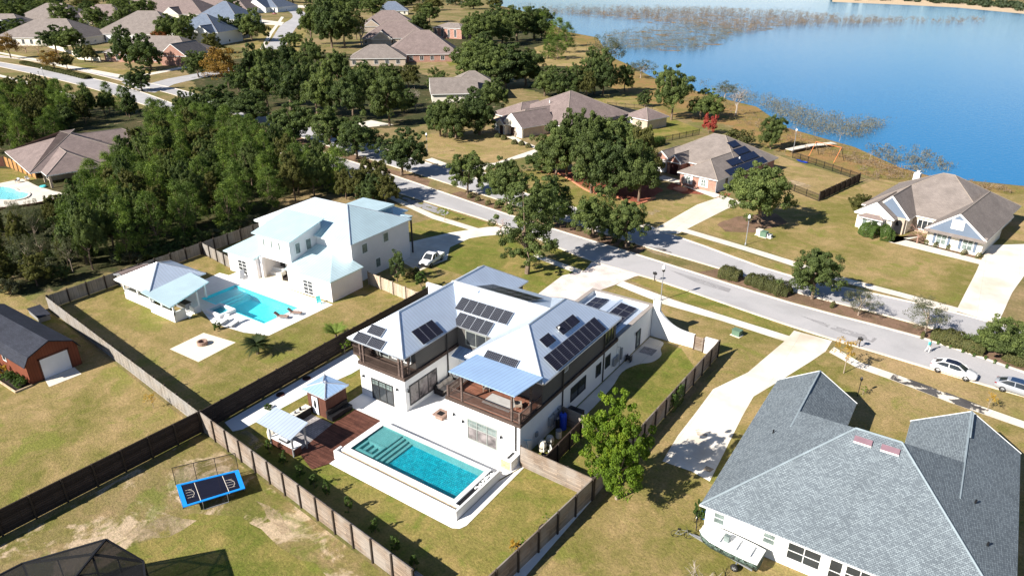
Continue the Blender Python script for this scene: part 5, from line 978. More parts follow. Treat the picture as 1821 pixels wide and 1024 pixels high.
sheet('patio', ats([(-20,330),(40,318),(66,331),(96,340),(125,346),(118,352),(60,364),(0,372),(-40,372)]), .03, M['conc'])
kp = thing('kidney_pool', 'bright turquoise kidney-shaped pool at the left edge of the view', 'swimming pool', (*at(20, 345), 0)); ring = [(-10,336),(8,333),(26,336),(34,341),(48,343),(53,347),(46,353),(28,357),(8,357),(-12,354)]
pts = smooth_line(ats(ring+ring[:1]), 3)[:-1]; MB().prism(pts, .03, .12).build('basin', M['pool_shelf'], kp, True); MB().poly([(x, y, .15) for x, y in pts]).build('water', M['water'], kp, True); cp = MB()
for i in range(len(pts)): cp.beam((*pts[i-1], .14), (*pts[i], .14), .4, .12)
cp.build('coping', M['conc'], kp, True)
# far houses, each with its own roof
def far_house(px, py, wd, dp, rot, label, roofm='shingle_tan', wallm='cream', ze=2.8, k=.6, gable=None, ax='x'):
    s_ = 1.55 if px < 480 else 1.2; wd, dp, ze = wd*s_, dp*s_, ze*s_; k = k*1.1; gable = tuple(q*s_ for q in gable) if gable else None
    x, y = at(px, py); bl = [(-wd/2, wd/2, 0, dp, ze, k, ax, 'h', 'h', .2)]; wa = [(-wd/2+.5, wd/2-.5, .5, dp-.5, ze)]
    if gable: bl.append((gable[0], gable[1], -gable[2], dp*.5, ze, .75, 'y', 'g', 'n', .2)); wa.append((gable[0]+.4, gable[1]-.4, -gable[2]+.4, 2, ze))
    h = house('far_house', label, 'house', (x, y), rot, bl, wa, roofm, wallm, 'cap_tan')
    for i in range(int(wd//5)): a = -wd/2+1.6+i*5; win(h, '-y', .5, a, a+1.8, .8, ze-.7, 2, 1, 'white', 'glass', .12, **W_)
    win(h, '+x', wd/2-.5, dp*.4, dp*.4+1.6, .8, 2.2, 1, 1, 'white', 'glass', .12, **W_); return h
h = house('gable_end_house', 'tan-roofed house with a white end gable half hidden in the oaks', 'house', at(768, 184), 42, [(4, 26, 4, 24, 3, .55, 'x', 'h', 'h', .2), (-.3, 16, -.4, 12, 3, .72, 'x', 'g', 'n', .2)], [(4.6, 25.4, 4.6, 23.4, 3), (.2, 15, .2, 11.4, 3)], 'shingle_tan', 'cream', 'cap_tan', 'cream')
win(h, '-x', -.3, 4.8, 6.6, 3.6, 5.2, 1, 2, 'white', 'glass', .12, **W_)
far_house(752, 111, 30, 24, 40, 'nearest of the three brown-roofed houses in a row, with a red brick end wall', 'shingle_brown', 'brick', 3, .62, None)
far_house(706, 80, 34, 24, 40, 'middle of the three brown-roofed houses in a row', 'shingle_brown', 'tan_brick', 3, .55, (-12, -2, 4))
far_house(672, 118, 22, 16, 40, 'low tan-roofed house peeking over the oaks left of the brick one', 'shingle_tan', 'tan_brick', 2.8, .5, None)
far_house(690, 56, 34, 26, 40, 'furthest of the three brown-roofed houses in a row', 'shingle_brown', 'tan_brick', 3, .55, (-14, -4, 4))
far_house(795, 69, 19, 12, 4, 'small red brick house with a brick chimney at the edge of the lawn', 'shingle_tan', 'brick', 5.2, .35, None)
far_house(697, 27, 26, 20, 40, 'distant house with a blue-grey and cream roof beyond the row of brown roofs', 'shingle_blue', 'cream', 3, .6, None)
far_house(240, 76, 34, 26, 30, 'hip-roofed house with white walls behind the corner oak', 'shingle_tan', 'stucco', 3, .55, None)
far_house(262, 112, 30, 16, 24, 'low brick-walled corner house with piers and a dark front gable', 'shingle_tan', 'brick', 2.8, .5, (8, 17, 5))
far_house(348, 80, 20, 18, 24, 'white house with a slate-blue hip roof beside the autumn trees', 'shingle_blue', 'stucco', 4.5, .6, (2, 9, 4))
far_house(68, 82, 34, 22, 30, 'tan-roofed house above the long white fence', 'shingle_tan', 'cream', 2.8, .5, None)
far_house(78, 47, 34, 24, 28, 'tan-roofed house behind the red-leaved tree', 'shingle_tan', 'tan_brick', 2.8, .55, None)
far_house(170, 46, 30, 22, 30, 'brown-roofed house between the tall oaks at the upper left', 'shingle_brown', 'tan_brick', 2.8, .55, None)
far_house(290, 35, 48, 30, 28, 'wide tan-roofed house with two front gables under the green-roofed one', 'shingle_brown', 'cream', 2.8, .55, (2, 12, 4))
far_house(380, 26, 44, 30, 28, 'tan house with a bluish wing beside the curving street', 'shingle_brown', 'stucco', 3, .55, (4, 14, 5))
far_house(383, 46, 26, 24, 24, 'grey-green roofed house behind the slate-blue one', 'shingle_blue', 'stucco', 3, .6, None)
far_house(436, 22, 46, 30, 24, 'white house with a blue-grey gabled roof at the bend of the far street', 'shingle_blue', 'stucco', 3, .5, (4, 18, 6))
far_house(-8, 62, 26, 18, 30, 'dark gabled house cut off by the left edge', 'shingle_tan', 'blue_siding', 3, .5, (3, 12, 4))
far_house(268, 16, 40, 30, 28, 'tan roof furthest back at the upper left', 'shingle_brown', 'cream', 2.8, .55, None)
h = far_house(336, 12, 40, 26, 20, 'long pink house with a bright green band at the top edge', 'shingle_brown', 'white', 4, .3, None)
MB().box(-20, 20, -.2, 0, 1.0, 4.5).build('green_band', plain('mint_green_band', (.20,.52,.25), .7), h)
# barn, small sheds, pavilion next door
h = thing('red_barn', 'brown-red gambrel barn with a dark roof and a white roll-up door', 'barn', (-81.0, 27.9, 0)); y0, y1, x0, x1 = 25.15, 30.65, -97.5, -81.0
prof = [(y0-.25, 2.35), (y0+.35, 3.35), (27.9, 4.4), (y1-.35, 3.35), (y1+.25, 2.35)]
mb = MB(); mb.box(x0, x1, y0, y1, 0, 2.45); mb.add([(x1, y0, 2.45), (x1, y0+.4, 3.3), (x1, 27.9, 4.3), (x1, y1-.4, 3.3), (x1, y1, 2.45)], [(0,4,3,2,1)[::-1]]); mb.build('wall', M['barn_red'], h, True)
mb = MB(); top = [(y, z) for y, z in prof]; bot = [(y, z-.14) for y, z in prof[::-1]]; ring = top+bot; n = len(ring); X0, X1 = x0-.2, x1+.25
mb.add([(X0, y, z) for y, z in ring]+[(X1, y, z) for y, z in ring], [tuple(range(n)), tuple(range(2*n-1, n-1, -1))]+[(i, i+n, (i+1) % n+n, (i+1) % n) for i in range(n)]); mb.build('roof', M['shingle_dark'], h, True)
mb = MB().box(-81.0, -80.94, 26.55, 29.5, .05, 2.45); mb.build('roll_up_door', M['door_white'], h, True); MB().box(-80.99, -80.92, 26.4, 26.55, 0, 2.6).box(-80.99, -80.92, 29.5, 29.65, 0, 2.6).box(-80.99, -80.92, 26.4, 29.65, 2.45, 2.6).build('door_frame', M['shed_brown'], h, True)
for a in (-86.8, -92.3): win(h, '-y', y0, a, a+.9, 1.3, 2.1, 1, 1, 'white', 'glass', .08)
sheet('driveway', [(-80.95,26.5),(-80.95,29.7),(-78.7,29.4),(-78.9,26.0)], .03, M['conc'])
gb_ = thing('garden_bed_edging', 'pale timber edging round the flower bed along the barn', 'garden edging', (-88, 24, 0)); MB().box(-97, -80.6, 23.35, 23.5, 0, .2).box(-80.75, -80.6, 23.5, 25.1, 0, .2).build('timber', M['sand'], gb_, True); sheet('planting_bed', [(-97,23.5),(-80.75,23.5),(-80.75,25.1),(-97,25.1)], .03, M['dirt_dark'])
for i, (x, kd, lb) in enumerate(((-81.6, 'shrub0', 'small green shrub nearest the barn door corner in the flower bed'), (-82.9, 'shrub1', 'second green shrub from the barn door corner in the flower bed'), (-84.3, 'shrub0', 'third green shrub in the barn flower bed, beside the yellow one'), (-85.8, 'yellow0', 'yellow flowering shrub in the bed along the barn'), (-87.6, 'yellow0', 'yellow shrub at the left edge of the view along the barn'), (-88.9, 'shrub1', 'green shrub cut by the left edge along the barn'))): plant(kd, x, 24.3, 1.0+.15*(i % 2), .75, lb, 'shrub', 'shrubs in the barn flower bed')
h = thing('metal_lean_to', 'long low dark metal box roof between the barn and the picket fence', 'lean-to', (-95, 33.5, 0)); MB().prism([(-100.0,33.4),(-96.0,32.9),(-95.9,34.2),(-99.9,34.8)], 0, .7).build('body', M['steel'], h, True); MB().prism([(-100.1,33.3),(-95.9,32.8),(-95.8,34.3),(-100.0,34.9)], .7, .78).build('roof', M['shingle_dark'], h, True)
h = thing('pool_pavilion', 'white open pavilion, half hipped and half flat-roofed, beside the pool next door', 'pavilion', (-87, 45.5, 0))
r = MB(); r.roof(-94.6, -86.2, 42.6, 51.0, 2.9, .5, 'x', 'h', 'h', .14); r.build('hip_roof', [M['seam'], M['white'], M['white'], M['alu']], h, True)
r = MB(); r.add([(-87.5, 42.2, 3.05), (-80.1, 41.7, 3.0), (-82.4, 48.9, 3.35), (-87.7, 49.4, 3.4), (-87.5, 42.2, 2.9), (-80.1, 41.7, 2.85), (-82.4, 48.9, 3.2), (-87.7, 49.4, 3.25)], [(0,1,2,3),(7,6,5,4),(4,5,1,0),(5,6,2,1),(6,7,3,2),(7,4,0,3)]); r.build('flat_roof', M['seam_cyan'], h, True)
MB().box(-94.0, -87, 43.2, 43.45, 0, 1.4).box(-87, -81.5, 42.75, 43.0, 0, 1.4).box(-81.75, -81.5, 43.0, 44.4, 0, 1.4).box(-94, -93.8, 43.45, 50, 0, 1.4).box(-82.6, -81.6, 45.6, 46.6, 0, 1.0).build('low_wall', M['white'], h, True)
posts(h, [(-93.9, 43.3), (-90.5, 43.3), (-87.0, 43.0), (-84.2, 42.9), (-81.6, 42.9), (-81.6, 46.4), (-83.0, 48.5), (-87.0, 50.3), (-93.8, 50.2)], 1.0, 3.0, .2, M['white']); MB().box(-86.5, -83.5, 45.6, 46.4, 0, .95).build('bar_counter', M['steel'], h, True); MB().box(-86.6, -83.4, 45.5, 46.5, .95, 1.0).build('bar_top', M['black'], h, True)
h = thing('grey_tool_shed', 'low grey shed behind the white pavilion', 'shed', (-98.3, 47, 0)); MB().box(-99.2, -96.3, 45, 49, 0, 1.8).build('wall', M['picket'], h, True); r = MB(); r.roof(-99.4, -96.1, 44.8, 49.2, 1.8, .3, 'y', 'g', 'g', .1, False); r.build('roof', [M['shingle_brown'], M['steel'], M['picket']], h, True)
# pool next door
for q in ([(-89,56.2),(-87,49.5),(-85.1,49.1),(-85.1,57.8),(-89,57.8)], [(-85.1,54.4),(-71.9,54.4),(-71.9,57.9),(-85.1,57.8)], [(-71.9,57.9),(-71.9,46.0),(-68.6,47.2),(-68.6,57.9)], [(-85.1,49.1),(-87,49.5),(-83,47.2),(-77.4,45.3),(-71.9,46.0),(-71.9,49.1)], [(-87,49.5),(-85.1,49.1),(-81,44.5),(-82.5,44.5),(-90,49),(-91,56),(-89,56.2)]): sheet('patio', q, .02, M['white_pav'])
np_ = thing('neighbour_pool', 'rectangular sunlit cyan pool in front of the white two-storey house', 'swimming pool', (-78.5, 51.7, 0)); x0, x1, y0, y1 = NP
MB().box(x0, x1, y0, y1, -1.35, -1.3).box(x0-.15, x0, y0, y1, -1.35, .03).box(x1, x1+.15, y0, y1, -1.35, .03).box(x0-.15, x1+.15, y0-.15, y0, -1.35, .03).box(x0-.15, x1+.15, y1, y1+.15, -1.35, .03).build('basin', M['pool_plaster'], np_, True)
MB().box(x0, x0+2.4, y0, y1, -1.3, -.35).build('shelf', M['pool_shelf'], np_, True); MB().box(x0+2.4, x0+2.9, y0, y1, -1.3, -.6).box(x0+2.9, x0+3.4, y0, y1, -1.3, -.85).build('step', M['pool_shelf'], np_, True)
MB().poly([(x0, y0, -.08), (x1, y0, -.08), (x1, y1, -.08), (x0, y1, -.08)]).build('water', water_mat("clear_pool_water", (.80,.98,1.), (.05,.6,.75), .02, 4.5, .3, .95), np_, True)
sp = thing('raised_spa', 'raised white square spa at the near left corner of the pool next door', 'spa', (-79.3, 47.8, 0)); s = MB()
for a, b, c, d in ((-80.9, -77.6, 46.6, 47.0), (-80.9, -77.6, 48.7, 49.1), (-80.9, -80.5, 47.0, 48.7), (-78.0, -77.6, 47.0, 48.7)): s.box(a, b, c, d, .02, .5)
s.build('wall', M['stucco2'], sp, True); MB().box(-80.5, -78, 47, 48.7, .02, .1).build('floor', M['pool_deep'], sp, True); MB().poly([(-80.5, 47, .42), (-78, 47, .42), (-78, 48.7, .42), (-80.5, 48.7, .42)]).build('water', M['water'], sp, True)
pd = sheet('fire_pit_pad', [(-76.0,43.1),(-70.5,43.8),(-70.1,38.4),(-75.7,38.3)], .03, M['pad']); fp = thing('fire_pit', 'round brown stone fire pit in the middle of the pale square pad', 'fire pit', (-73.4, 41.2, .03)); r = MB(); n = 18
pr = [(.62, .04), (.62, .5), (.45, .5), (.45, .06)]; r.lathe(-73.4, 41.2, pr, n); r.build('ring', M['fire_stone'], fp, True); MB().lathe(-73.4, 41.2, [(.44, .06), (.42, .1)], n).build('ash', M['black'], fp, True)
def lounger(x, y, rz, label, fm, z=.02, g='sun loungers round the pool next door'):
    t = thing('sun_lounger', label, 'sun lounger', (x, y, z), rz, g); mb = MB()
    for a in (-.28, .28):
        for b in (-.8, .5): mb.box(a-.03, a+.03, b-.03, b+.03, 0, .28)
    mb.box(-.33, .33, -.95, .6, .28, .33); mb.build('frame', M['steel'], t); MB().box(-.3, .3, -.93, .35, .335, .4).build('seat', M[fm], t); b = MB(); b.beam((0, .35, .38), (0, .95, .85), .6, .07); b.build('backrest', M[fm], t)
lounger(-71.1, 51.3, 2.0, 'tan sun lounger nearer the viewer at the right end of the pool', 'fire_stone'); lounger(-70.5, 53.0, 2.0, 'tan sun lounger further back at the right end of the pool', 'fire_stone')
lounger(-76.2, 46.2, .3, 'white sun lounger beside the spa', 'white'); lounger(-74.6, 46.6, .3, 'white sun lounger right of the other white one, beside the spa', 'white'); lounger(-86.6, 56.8, .9, 'grey folding lounger by the left french doors of the white house', 'steel')
t = thing('lawn_chair', 'turquoise chair on the patio corner by the white house', 'chair', (-70.3, 57.0, .02), 1.0); mb = MB().box(-.3, .3, -.3, .3, .36, .42)
for a in (-.27, .27):
    for b in (-.27, .27): mb.box(a-.03, a+.03, b-.03, b+.03, 0, .6)
mb.build('frame', plain('turquoise_paint', (.12,.55,.55), .5), t); b = MB(); b.beam((0, .28, .4), (0, .45, 1.05), .58, .06); b.build('backrest', plain('turquoise_slats', (.14,.58,.57), .5), t)
for i, (x, y, c, lb) in enumerate(((-83.4, 60.4, 'white', 'white patio sofa in the covered porch of the white house'), (-80.3, 60.0, 'wicker', 'dark wicker armchair in the covered porch of the white house'))):
    t = thing('patio_seat', lb, 'sofa', (x, y, .02), .2); w_ = 1.1 if i == 0 else .5; MB().box(-w_, w_, -.4, .4, 0, .42).build('seat', M[c], t); MB().box(-w_, w_, .4, .6, 0, .9).build('backrest', M[c], t); MB().box(-w_-.15, -w_, -.4, .6, 0, .62).box(w_, w_+.15, -.4, .6, 0, .62).build('armrest', M[c], t)
# ------------------------------------------------------------------ fences
def fence(p, q, h, style, label, group=None, bay=2.4, side=1, boardm=None, postm='post', name=None):
    L = math.hypot(q[0]-p[0], q[1]-p[1]); n = max(1, round(L/bay)); b = L/n; g = np.random.default_rng(int(L*100))
    t = thing(name or {'slat': 'slatted_fence', 'picket': 'picket_fence', 'metal': 'metal_fence'}[style], label, 'fence', (p[0], p[1], 0), math.atan2(q[1]-p[1], q[0]-p[0]), group)
    mb = MB()
    if style == 'slat':
        k = int(h/.21)
        for j in range(k): mb.box(0, b, -.02, .02, .06+j*h/k, .06+(j+.93)*h/k)
        mb.box(0, b, -.05, .05, h+.06, h+.11)
    elif style == 'picket':
        k = int(b/.145)
        for j in range(k): z = h+g.normal(0, .012); mb.box(j*b/k+.006, (j+1)*b/k-.006, -.012, .012, .04, z)
        for z in (.35, h-.35): mb.box(0, b, side*.014, side*.06, z-.05, z+.05)
    else:
        for z in (.15, h-.2, h): mb.box(0, b, -.025, .025, z-.025, z+.025)
        k = int(b/.16)
        for j in range(k): mb.box(j*b/k-.012, j*b/k+.012, -.012, .012, .05, h)
    o = mb.build('board_panel' if style != 'metal' else 'bar_panel', M[boardm or {'slat': 'fence_slat', 'picket': 'picket', 'metal': 'black'}[style]], t)
    s = .075 if style != 'metal' else .045; yo = -side*.07 if style != 'metal' else 0
    po = MB().box(-s, s, yo-s, yo+s, 0, h+.16).build('post', M[postm if style != 'metal' else 'black'], t)
    for i in range(n+1):
        if i:
            c = po.copy(); COL.objects.link(c); c.parent = t; c.location = (i*b, 0, 0)
        if 0 < i < n: c = o.copy(); COL.objects.link(c); c.parent = t; c.location = (i*b, 0, 0)
    return t
fence((-57.5,30.55), (-27.0,27.25), 2.3, 'slat', 'long weathered slatted fence across the front of the yard, sunlit on the near face', 'slatted fences round the white solar house')
fence((-57.55,30.7), (-58.1,65.6), 2.3, 'slat', 'dark slatted fence between the two pool yards', 'slatted fences round the white solar house', side=-1, boardm='fence_shade_dark')
fence((-57.6,30.4), (-59.2,3.0), 2.35, 'slat', 'dark slatted fence running to the lower left corner', 'slatted fences round the white solar house', side=-1, boardm='fence_shade_dark')
fence((-22.6,25.6), (-21.0,43.4), 2.2, 'slat', 'shaded slatted side fence from the bottom edge up to the corner with the cross fence', 'slatted fences round the white solar house', side=1)
fence((-20.98,43.6), (-20.3,73.4), 2.2, 'slat', 'long shaded slatted side fence facing the driveway on the right', 'slatted fences round the white solar house', side=1)
fence((-28.6,43.75), (-21.1,43.5), 2.15, 'slat', 'short sunlit slatted fence between the pool patio and the right side fence', 'slatted fences round the white solar house', side=-1)
fence((-26.1,44.0), (-26.1,50.6), 1.95, 'slat', 'dark slatted screen along the pool equipment', 'slatted fences round the white solar house', boardm='wood_dark'); fence((-28.95,51.7), (-26.15,51.5), 1.95, 'slat', 'short slatted screen behind the blue tank', 'slatted fences round the white solar house')
PG = 'grey picket fences of the neighbouring yards'
fence((-57.8,30.8), (-99.1,35.5), 1.95, 'picket', 'long sunlit grey picket fence from the barn yard to the slatted corner', PG, 2.6); fence((-99.2,35.7), (-100.2,71.8), 1.95, 'picket', 'shaded grey picket fence along the edge of the wood', PG, 2.6, boardm='picket')
fence((-99.8,59.3), (-90.3,57.9), 1.95, 'picket', 'short picket fence turning from the wood to the left corner of the white house', PG, 2.6); fence((-69.3,65.6), (-58.6,64.3), 1.95, 'picket', 'new pale picket fence between the white house and the dark slatted fence', None, 2.6, boardm='picket_new', postm='bark_pale')
a, b = at(8, 300), at(62, 325); fence(at(11, 296), at(66, 318), 2.3, 'picket', 'orange cedar fence beside the kidney pool house', None, 2.6, boardm='cedar', postm='bark'); fence(at(-30, 297), at(10, 296), 2.2, 'picket', 'dark cedar fence at the left edge behind the kidney pool lawn', None, 2.6, boardm='shed_brown')
fence(at(1455, 358), at(1527, 324), 1.9, 'picket', 'dark board fence running from the lawn corner toward the lake', None, 2.4, boardm='wood_dark'); fence(at(1392, 333), at(1455, 358), 1.4, 'metal', 'thin black metal fence across the front of the sandy back yard', 'black metal fences by the lake', 3.2)
fence(at(1409, 281), at(1527, 321), 1.5, 'metal', 'black metal fence between the back yard and the lake brush', 'black metal fences by the lake', 2.6); fence(at(1132, 263), at(1243, 240), 1.5, 'metal', 'black metal fence beyond the brick solar house', 'black metal fences by the lake', 2.8); fence(at(1080, 190), at(1160, 196), 1.4, 'metal', 'black metal fence curving behind the pool cage', 'black metal fences by the lake', 2.8)
wf = thing('white_street_fence', 'long white board fence along the far pavement at the upper left', 'fence', (*at(120, 92), 0)); pts = ats([(85,84),(105,90),(128,97),(140,106),(165,108),(180,110)])
for a, b in zip(pts, pts[1:]): MB().wall(a, b, 0, 2.1, .12).build('board_panel', M['cream'], wf, True)
fence(at(400, 75), at(448, 66), 2.2, 'picket', 'shaded grey picket fence beside the far curving street', None, 3, boardm='picket')
# ------------------------------------------------------------------ vehicles
def wheel(par, x, y, r=.33, w_=.21):
    s = 1 if y > 0 else -1; t = MB(); n = 18
    prof = [(r*.62, -w_/2), (r*.94, -w_/2), (r, -w_*.3), (r, w_*.3), (r*.94, w_/2), (r*.62, w_/2)]
    vs = [(x+a*math.cos(2*math.pi*j/n), y+b, r+a*math.sin(2*math.pi*j/n)) for a, b in prof for j in range(n)]; k = len(prof)
    t.add(vs, [(i*n+j, (i+1)*n+j, (i+1)*n+(j+1) % n, i*n+(j+1) % n) for i in range(k) for j in range(n) if i < k-1]+[((k-1)*n+j, j, (j+1) % n, (k-1)*n+(j+1) % n) for j in range(n)])
    wo = MB(); wo.add(vs, [(i*n+j, (i+1)*n+j, (i+1)*n+(j+1) % n, i*n+(j+1) % n) for i in range(k-1) for j in range(n)]); o = wo.build('wheel', M['rubber'], par, False, True)
    m = MB(); yy = y+s*w_*.42; m.add([(x+r*.62*math.cos(2*math.pi*j/n), yy-s*.03, r+r*.62*math.sin(2*math.pi*j/n)) for j in range(n)], [tuple(range(n))], 1)
    for a in range(5):
        c, d = math.cos(a*1.2566), math.sin(a*1.2566); m.beam((x, yy, r), (x+c*r*.6, yy, r+d*r*.6), .09, .04)
    m.build('rim', [M['alu'], M['black']], o)
def loft(mb, st, mi=0):
    """body from stations (x, half width, z low, z top, shoulder z)"""
    n = 12; vs = []
    for x, hw, zl, zt, zs in st:
        for y, z in ((0, zl), (.8, zl), (.97, zl+.1), (1, (zl+zs)/2), (.98, zs), (.86, zt-.02), (0, zt+.02), (-.86, zt-.02), (-.98, zs), (-1, (zl+zs)/2), (-.97, zl+.1), (-.8, zl)): vs.append((x, y*hw, z))
    k = len(st); mb.add(vs, [(i*n+j, i*n+(j+1) % n, (i+1)*n+(j+1) % n, (i+1)*n+j) for i in range(k-1) for j in range(n)]+[tuple(range(n))[::-1], tuple((k-1)*n+j for j in range(n))], mi); return mb
def sedan(x, y, rz, label, paint, roofm, group=None):
    t = thing('parked_car', label, 'car', (x, y, .012), rz, group)
    st = [(-2.3,.62,.38,.80,.66), (-2.22,.80,.30,.93,.72), (-1.75,.89,.24,1.0,.80), (-1.3,.91,.22,1.0,.82), (0,.92,.2,.97,.80), (.9,.91,.22,.95,.78), (1.5,.90,.24,.86,.72), (2.0,.84,.27,.76,.64), (2.24,.72,.30,.66,.56), (2.32,.55,.36,.58,.5)]
    loft(MB(), st).build('body', M[paint], t, False, True)
    # glasshouse: lower and upper outline
    B = [(-1.95,.66,.98), (-1.2,.80,.98), (.35,.82,.95), (1.25,.70,.90)]; T = [(-1.25,.52,1.33), (-.8,.60,1.42), (.0,.62,1.44), (.42,.56,1.38)]
    c = MB(); vs = [(q[0], s*q[1], q[2]) for q in B+T for s in (1, -1)]
    c.add(vs, [(2*i+8, 2*i+10, 2*i+2, 2*i) for i in range(3)]+[(2*i+1, 2*i+3, 2*i+11, 2*i+9) for i in range(3)]+[(0, 1, 9, 8), (7, 6, 14, 15)]); c.build('window', M['glass'], t)
    r = MB(); r.add([(q[0], s*(q[1]+.01), q[2]+.015) for q in T for s in (1, -1)], [(2*i, 2*i+1, 2*i+3, 2*i+2) for i in range(3)]); r.build('roof', M[roofm], t)
    p = MB()
    for s in (1, -1):
        for a, b, wd in ((B[0], T[0], .13), (B[3], T[3], .1)): p.beam((a[0], s*a[1], a[2]), (b[0], s*b[1], b[2]), wd, .06)
        p.beam((-.45, s*.82, .97), (-.5, s*.62, 1.43), .08, .05)
        for a, b in zip(T, T[1:]): p.beam((a[0], s*a[1], a[2]), (b[0], s*b[1], b[2]), .09, .06)
        p.beam((-1.95, s*.68, .98), (1.25, s*.75, .93), .05, .05)
    p.box(-1.3, -.85, -.5, .5, 1.36, 1.40); p.build('pillar', M[paint], t)
    for s in (1, -1):
        for wx in (-1.42, 1.38): wheel(t, wx, s*.82)
        MB().box(.78, .98, s*.86-.0, s*.86+s*.16, .96, 1.08).build('mirror', M[paint], t)
        MB().beam((2.02, s*.62, .64), (2.24, s*.5, .60), .18, .1).build('headlight', M['globe'], t); MB().beam((-2.24, s*.66, .80), (-2.1, s*.80, .84), .1, .12).build('taillight', M['red_leafless'], t)
        MB().box(-.9, -.7, s*.915, s*.93, .76, .79).build('door_handle', M[paint], t)
    return t
M['red_leafless'] = plain('red_tail_lens', (.30,.01,.015), .25); M['car_white'] = plain('white_car_paint', (.80,.80,.80), .22, 0, .01, 1, .6); M['car_silver'] = plain('silver_car_paint', (.42,.44,.48), .28, .35, .02, 1., .6); M['car_blue'] = plain('dark_blue_car_paint', (.03,.06,.13), .25, .2, .02); M['car_red'] = plain('dark_red_car_paint', (.22,.02,.03), .3, 0, .02)
M['tint'] = plain('dark_glass_roof', (.012,.012,.022), .08, 0, .1, 1, .6)
def along(pa, pb, wx0, wx1, s=-.92):                       # car pose from the ground points of its two near wheels
    a, b = np.array(at(*pa)), np.array(at(*pb)); d = (b-a)/np.linalg.norm(b-a); nrm = np.array([-d[1], d[0]]); c = (a+b)/2-d*(wx0+wx1)/2-nrm*s
    return c[0], c[1], math.atan2(d[1], d[0])
sedan(*along((1664.5,662), (1716.5,678.5), -1.42, 1.38), 'white sedan with a black glass roof parked on the near kerb', 'car_white', 'tint', 'cars parked along the kerb')
sedan(*along((1782,697), (1834,713), -1.42, 1.38), 'silver sedan with a dark blue roof cut off by the right edge', 'car_silver', 'car_blue', 'cars parked along the kerb')
sedan(*at(488, 26), .35, 'dark red car on the driveway at the bend of the far street', 'car_red', 'car_red')
def pickup(x, y, rz, label):
    t = thing('pickup_truck', label, 'pickup truck', (x, y, .024), rz)
    st = [(-2.55,.86,.5,.98,.8), (-2.5,.90,.42,1.02,.86), (-.62,.92,.4,1.02,.86), (.9,.92,.38,1.06,.88), (1.6,.90,.4,1.04,.84), (2.3,.84,.42,.95,.78), (2.5,.70,.45,.85,.7)]
    b = loft(MB(), st[2:]); b.box(-2.55, -.62, -.92, -.78, .45, 1.04).box(-2.55, -.62, .78, .92, .45, 1.04).box(-2.57, -2.47, -.78, .78, .45, 1.02).box(-.68, -.6, -.78, .78, .45, 1.04); b.build('body', M['car_white'], t)
    MB().box(-2.47, -.68, -.78, .78, .45, .58).build('bed_floor', M['black'], t)
    B = [(-.62,.82,1.05), (.1,.84,1.06), (1.25,.80,1.05)]; T = [(-.5,.68,1.66), (.0,.70,1.70), (.5,.66,1.66)]; c = MB(); vs = [(q[0], s*q[1], q[2]) for q in B+T for s in (1, -1)]
    c.add(vs, [(2*i+6, 2*i+8, 2*i+2, 2*i) for i in range(2)]+[(2*i+1, 2*i+3, 2*i+9, 2*i+7) for i in range(2)]+[(0, 1, 7, 6), (5, 4, 10, 11)]); c.build('window', M['glass'], t)
    r = MB(); r.add([(q[0], s*(q[1]+.02), q[2]+.03) for q in T for s in (1, -1)], [(2*i, 2*i+1, 2*i+3, 2*i+2) for i in range(2)]); r.build('roof', M['car_white'], t); p = MB()
    for s in (1, -1):
        for a, b2 in zip(B, T): p.beam((a[0], s*a[1], a[2]), (b2[0], s*b2[1], b2[2]), .12, .07)
        for a, b2 in zip(T, T[1:]): p.beam((a[0], s*a[1], a[2]), (b2[0], s*b2[1], b2[2]), .08, .07)
    p.build('pillar', M['car_white'], t)
    for s in (1, -1):
        for wx in (-1.7, 1.55): wheel(t, wx, s*.84, .37, .24)
        MB().box(.85, 1.0, s*.9, s*.9+s*.2, 1.1, 1.3).build('mirror', M['black'], t); MB().box(2.36, 2.5, s*.5-.16, s*.5+.16, .74, .88).build('headlight', M['globe'], t)
    MB().box(2.44, 2.56, -.82, .82, .42, .66).build('bumper', M['black'], t); MB().box(2.46, 2.53, -.32, .32, .68, .86).build('grille', M['black'], t); return t
pickup(*along((788,461.5), (765.5,477), -1.7, 1.55, .92), 'white regular-cab pickup truck in the shade beside the white two-storey house')
# ------------------------------------------------------------------ things in the yards
t = thing('trampoline', 'rectangular black trampoline with a bright blue pad and one standing net', 'trampoline', (*at(372, 868, .9), 0)); c4 = [at(*q, .9) for q in ((313,862),(326,902),(436,868),(424,835))]; cen = np.mean(c4, 0)
ins = [tuple(cen+(np.array(q)-cen)*.86) for q in c4]; MB().poly([(x, y, .88) for x, y in ins]).build('mat', M['tint'], t, True)
for i in range(4): a, b = np.array(c4[i]), np.array(c4[(i+1) % 4]); p, q = np.array(ins[i]), np.array(ins[(i+1) % 4]); MB().prism([tuple(a), tuple(b), tuple(q), tuple(p)], .86, .93).build('pad', M['cyan_pad'], t, True)
for i in range(4):
    a, b = np.array(c4[i]), np.array(c4[(i+1) % 4]); u = a+(b-a)*.3; v = a+(b-a)*.7; MB().tube([(*u, .86), (*u, .05), (*v, .05), (*v, .86)], .035, 6).build('leg', M['steel'], t, True)
nt = [np.array(c4[0]), np.array(c4[3])]; rb = MB()
for f in (0, .33, .66, 1): p = nt[0]+(nt[1]-nt[0])*f; MB().tube([(*p, .9), (*p, 2.75)], .03, 6).build('pole', M['black'], t, True)
MB().poly([(*nt[0], .95), (*nt[1], .95), (*nt[1], 2.75), (*nt[0], 2.75)]).build('net', M['net'], t, True); MB().tube([(*nt[0], 2.75), (*nt[1], 2.75)], .03, 6).build('net_rail', M['black'], t, True)
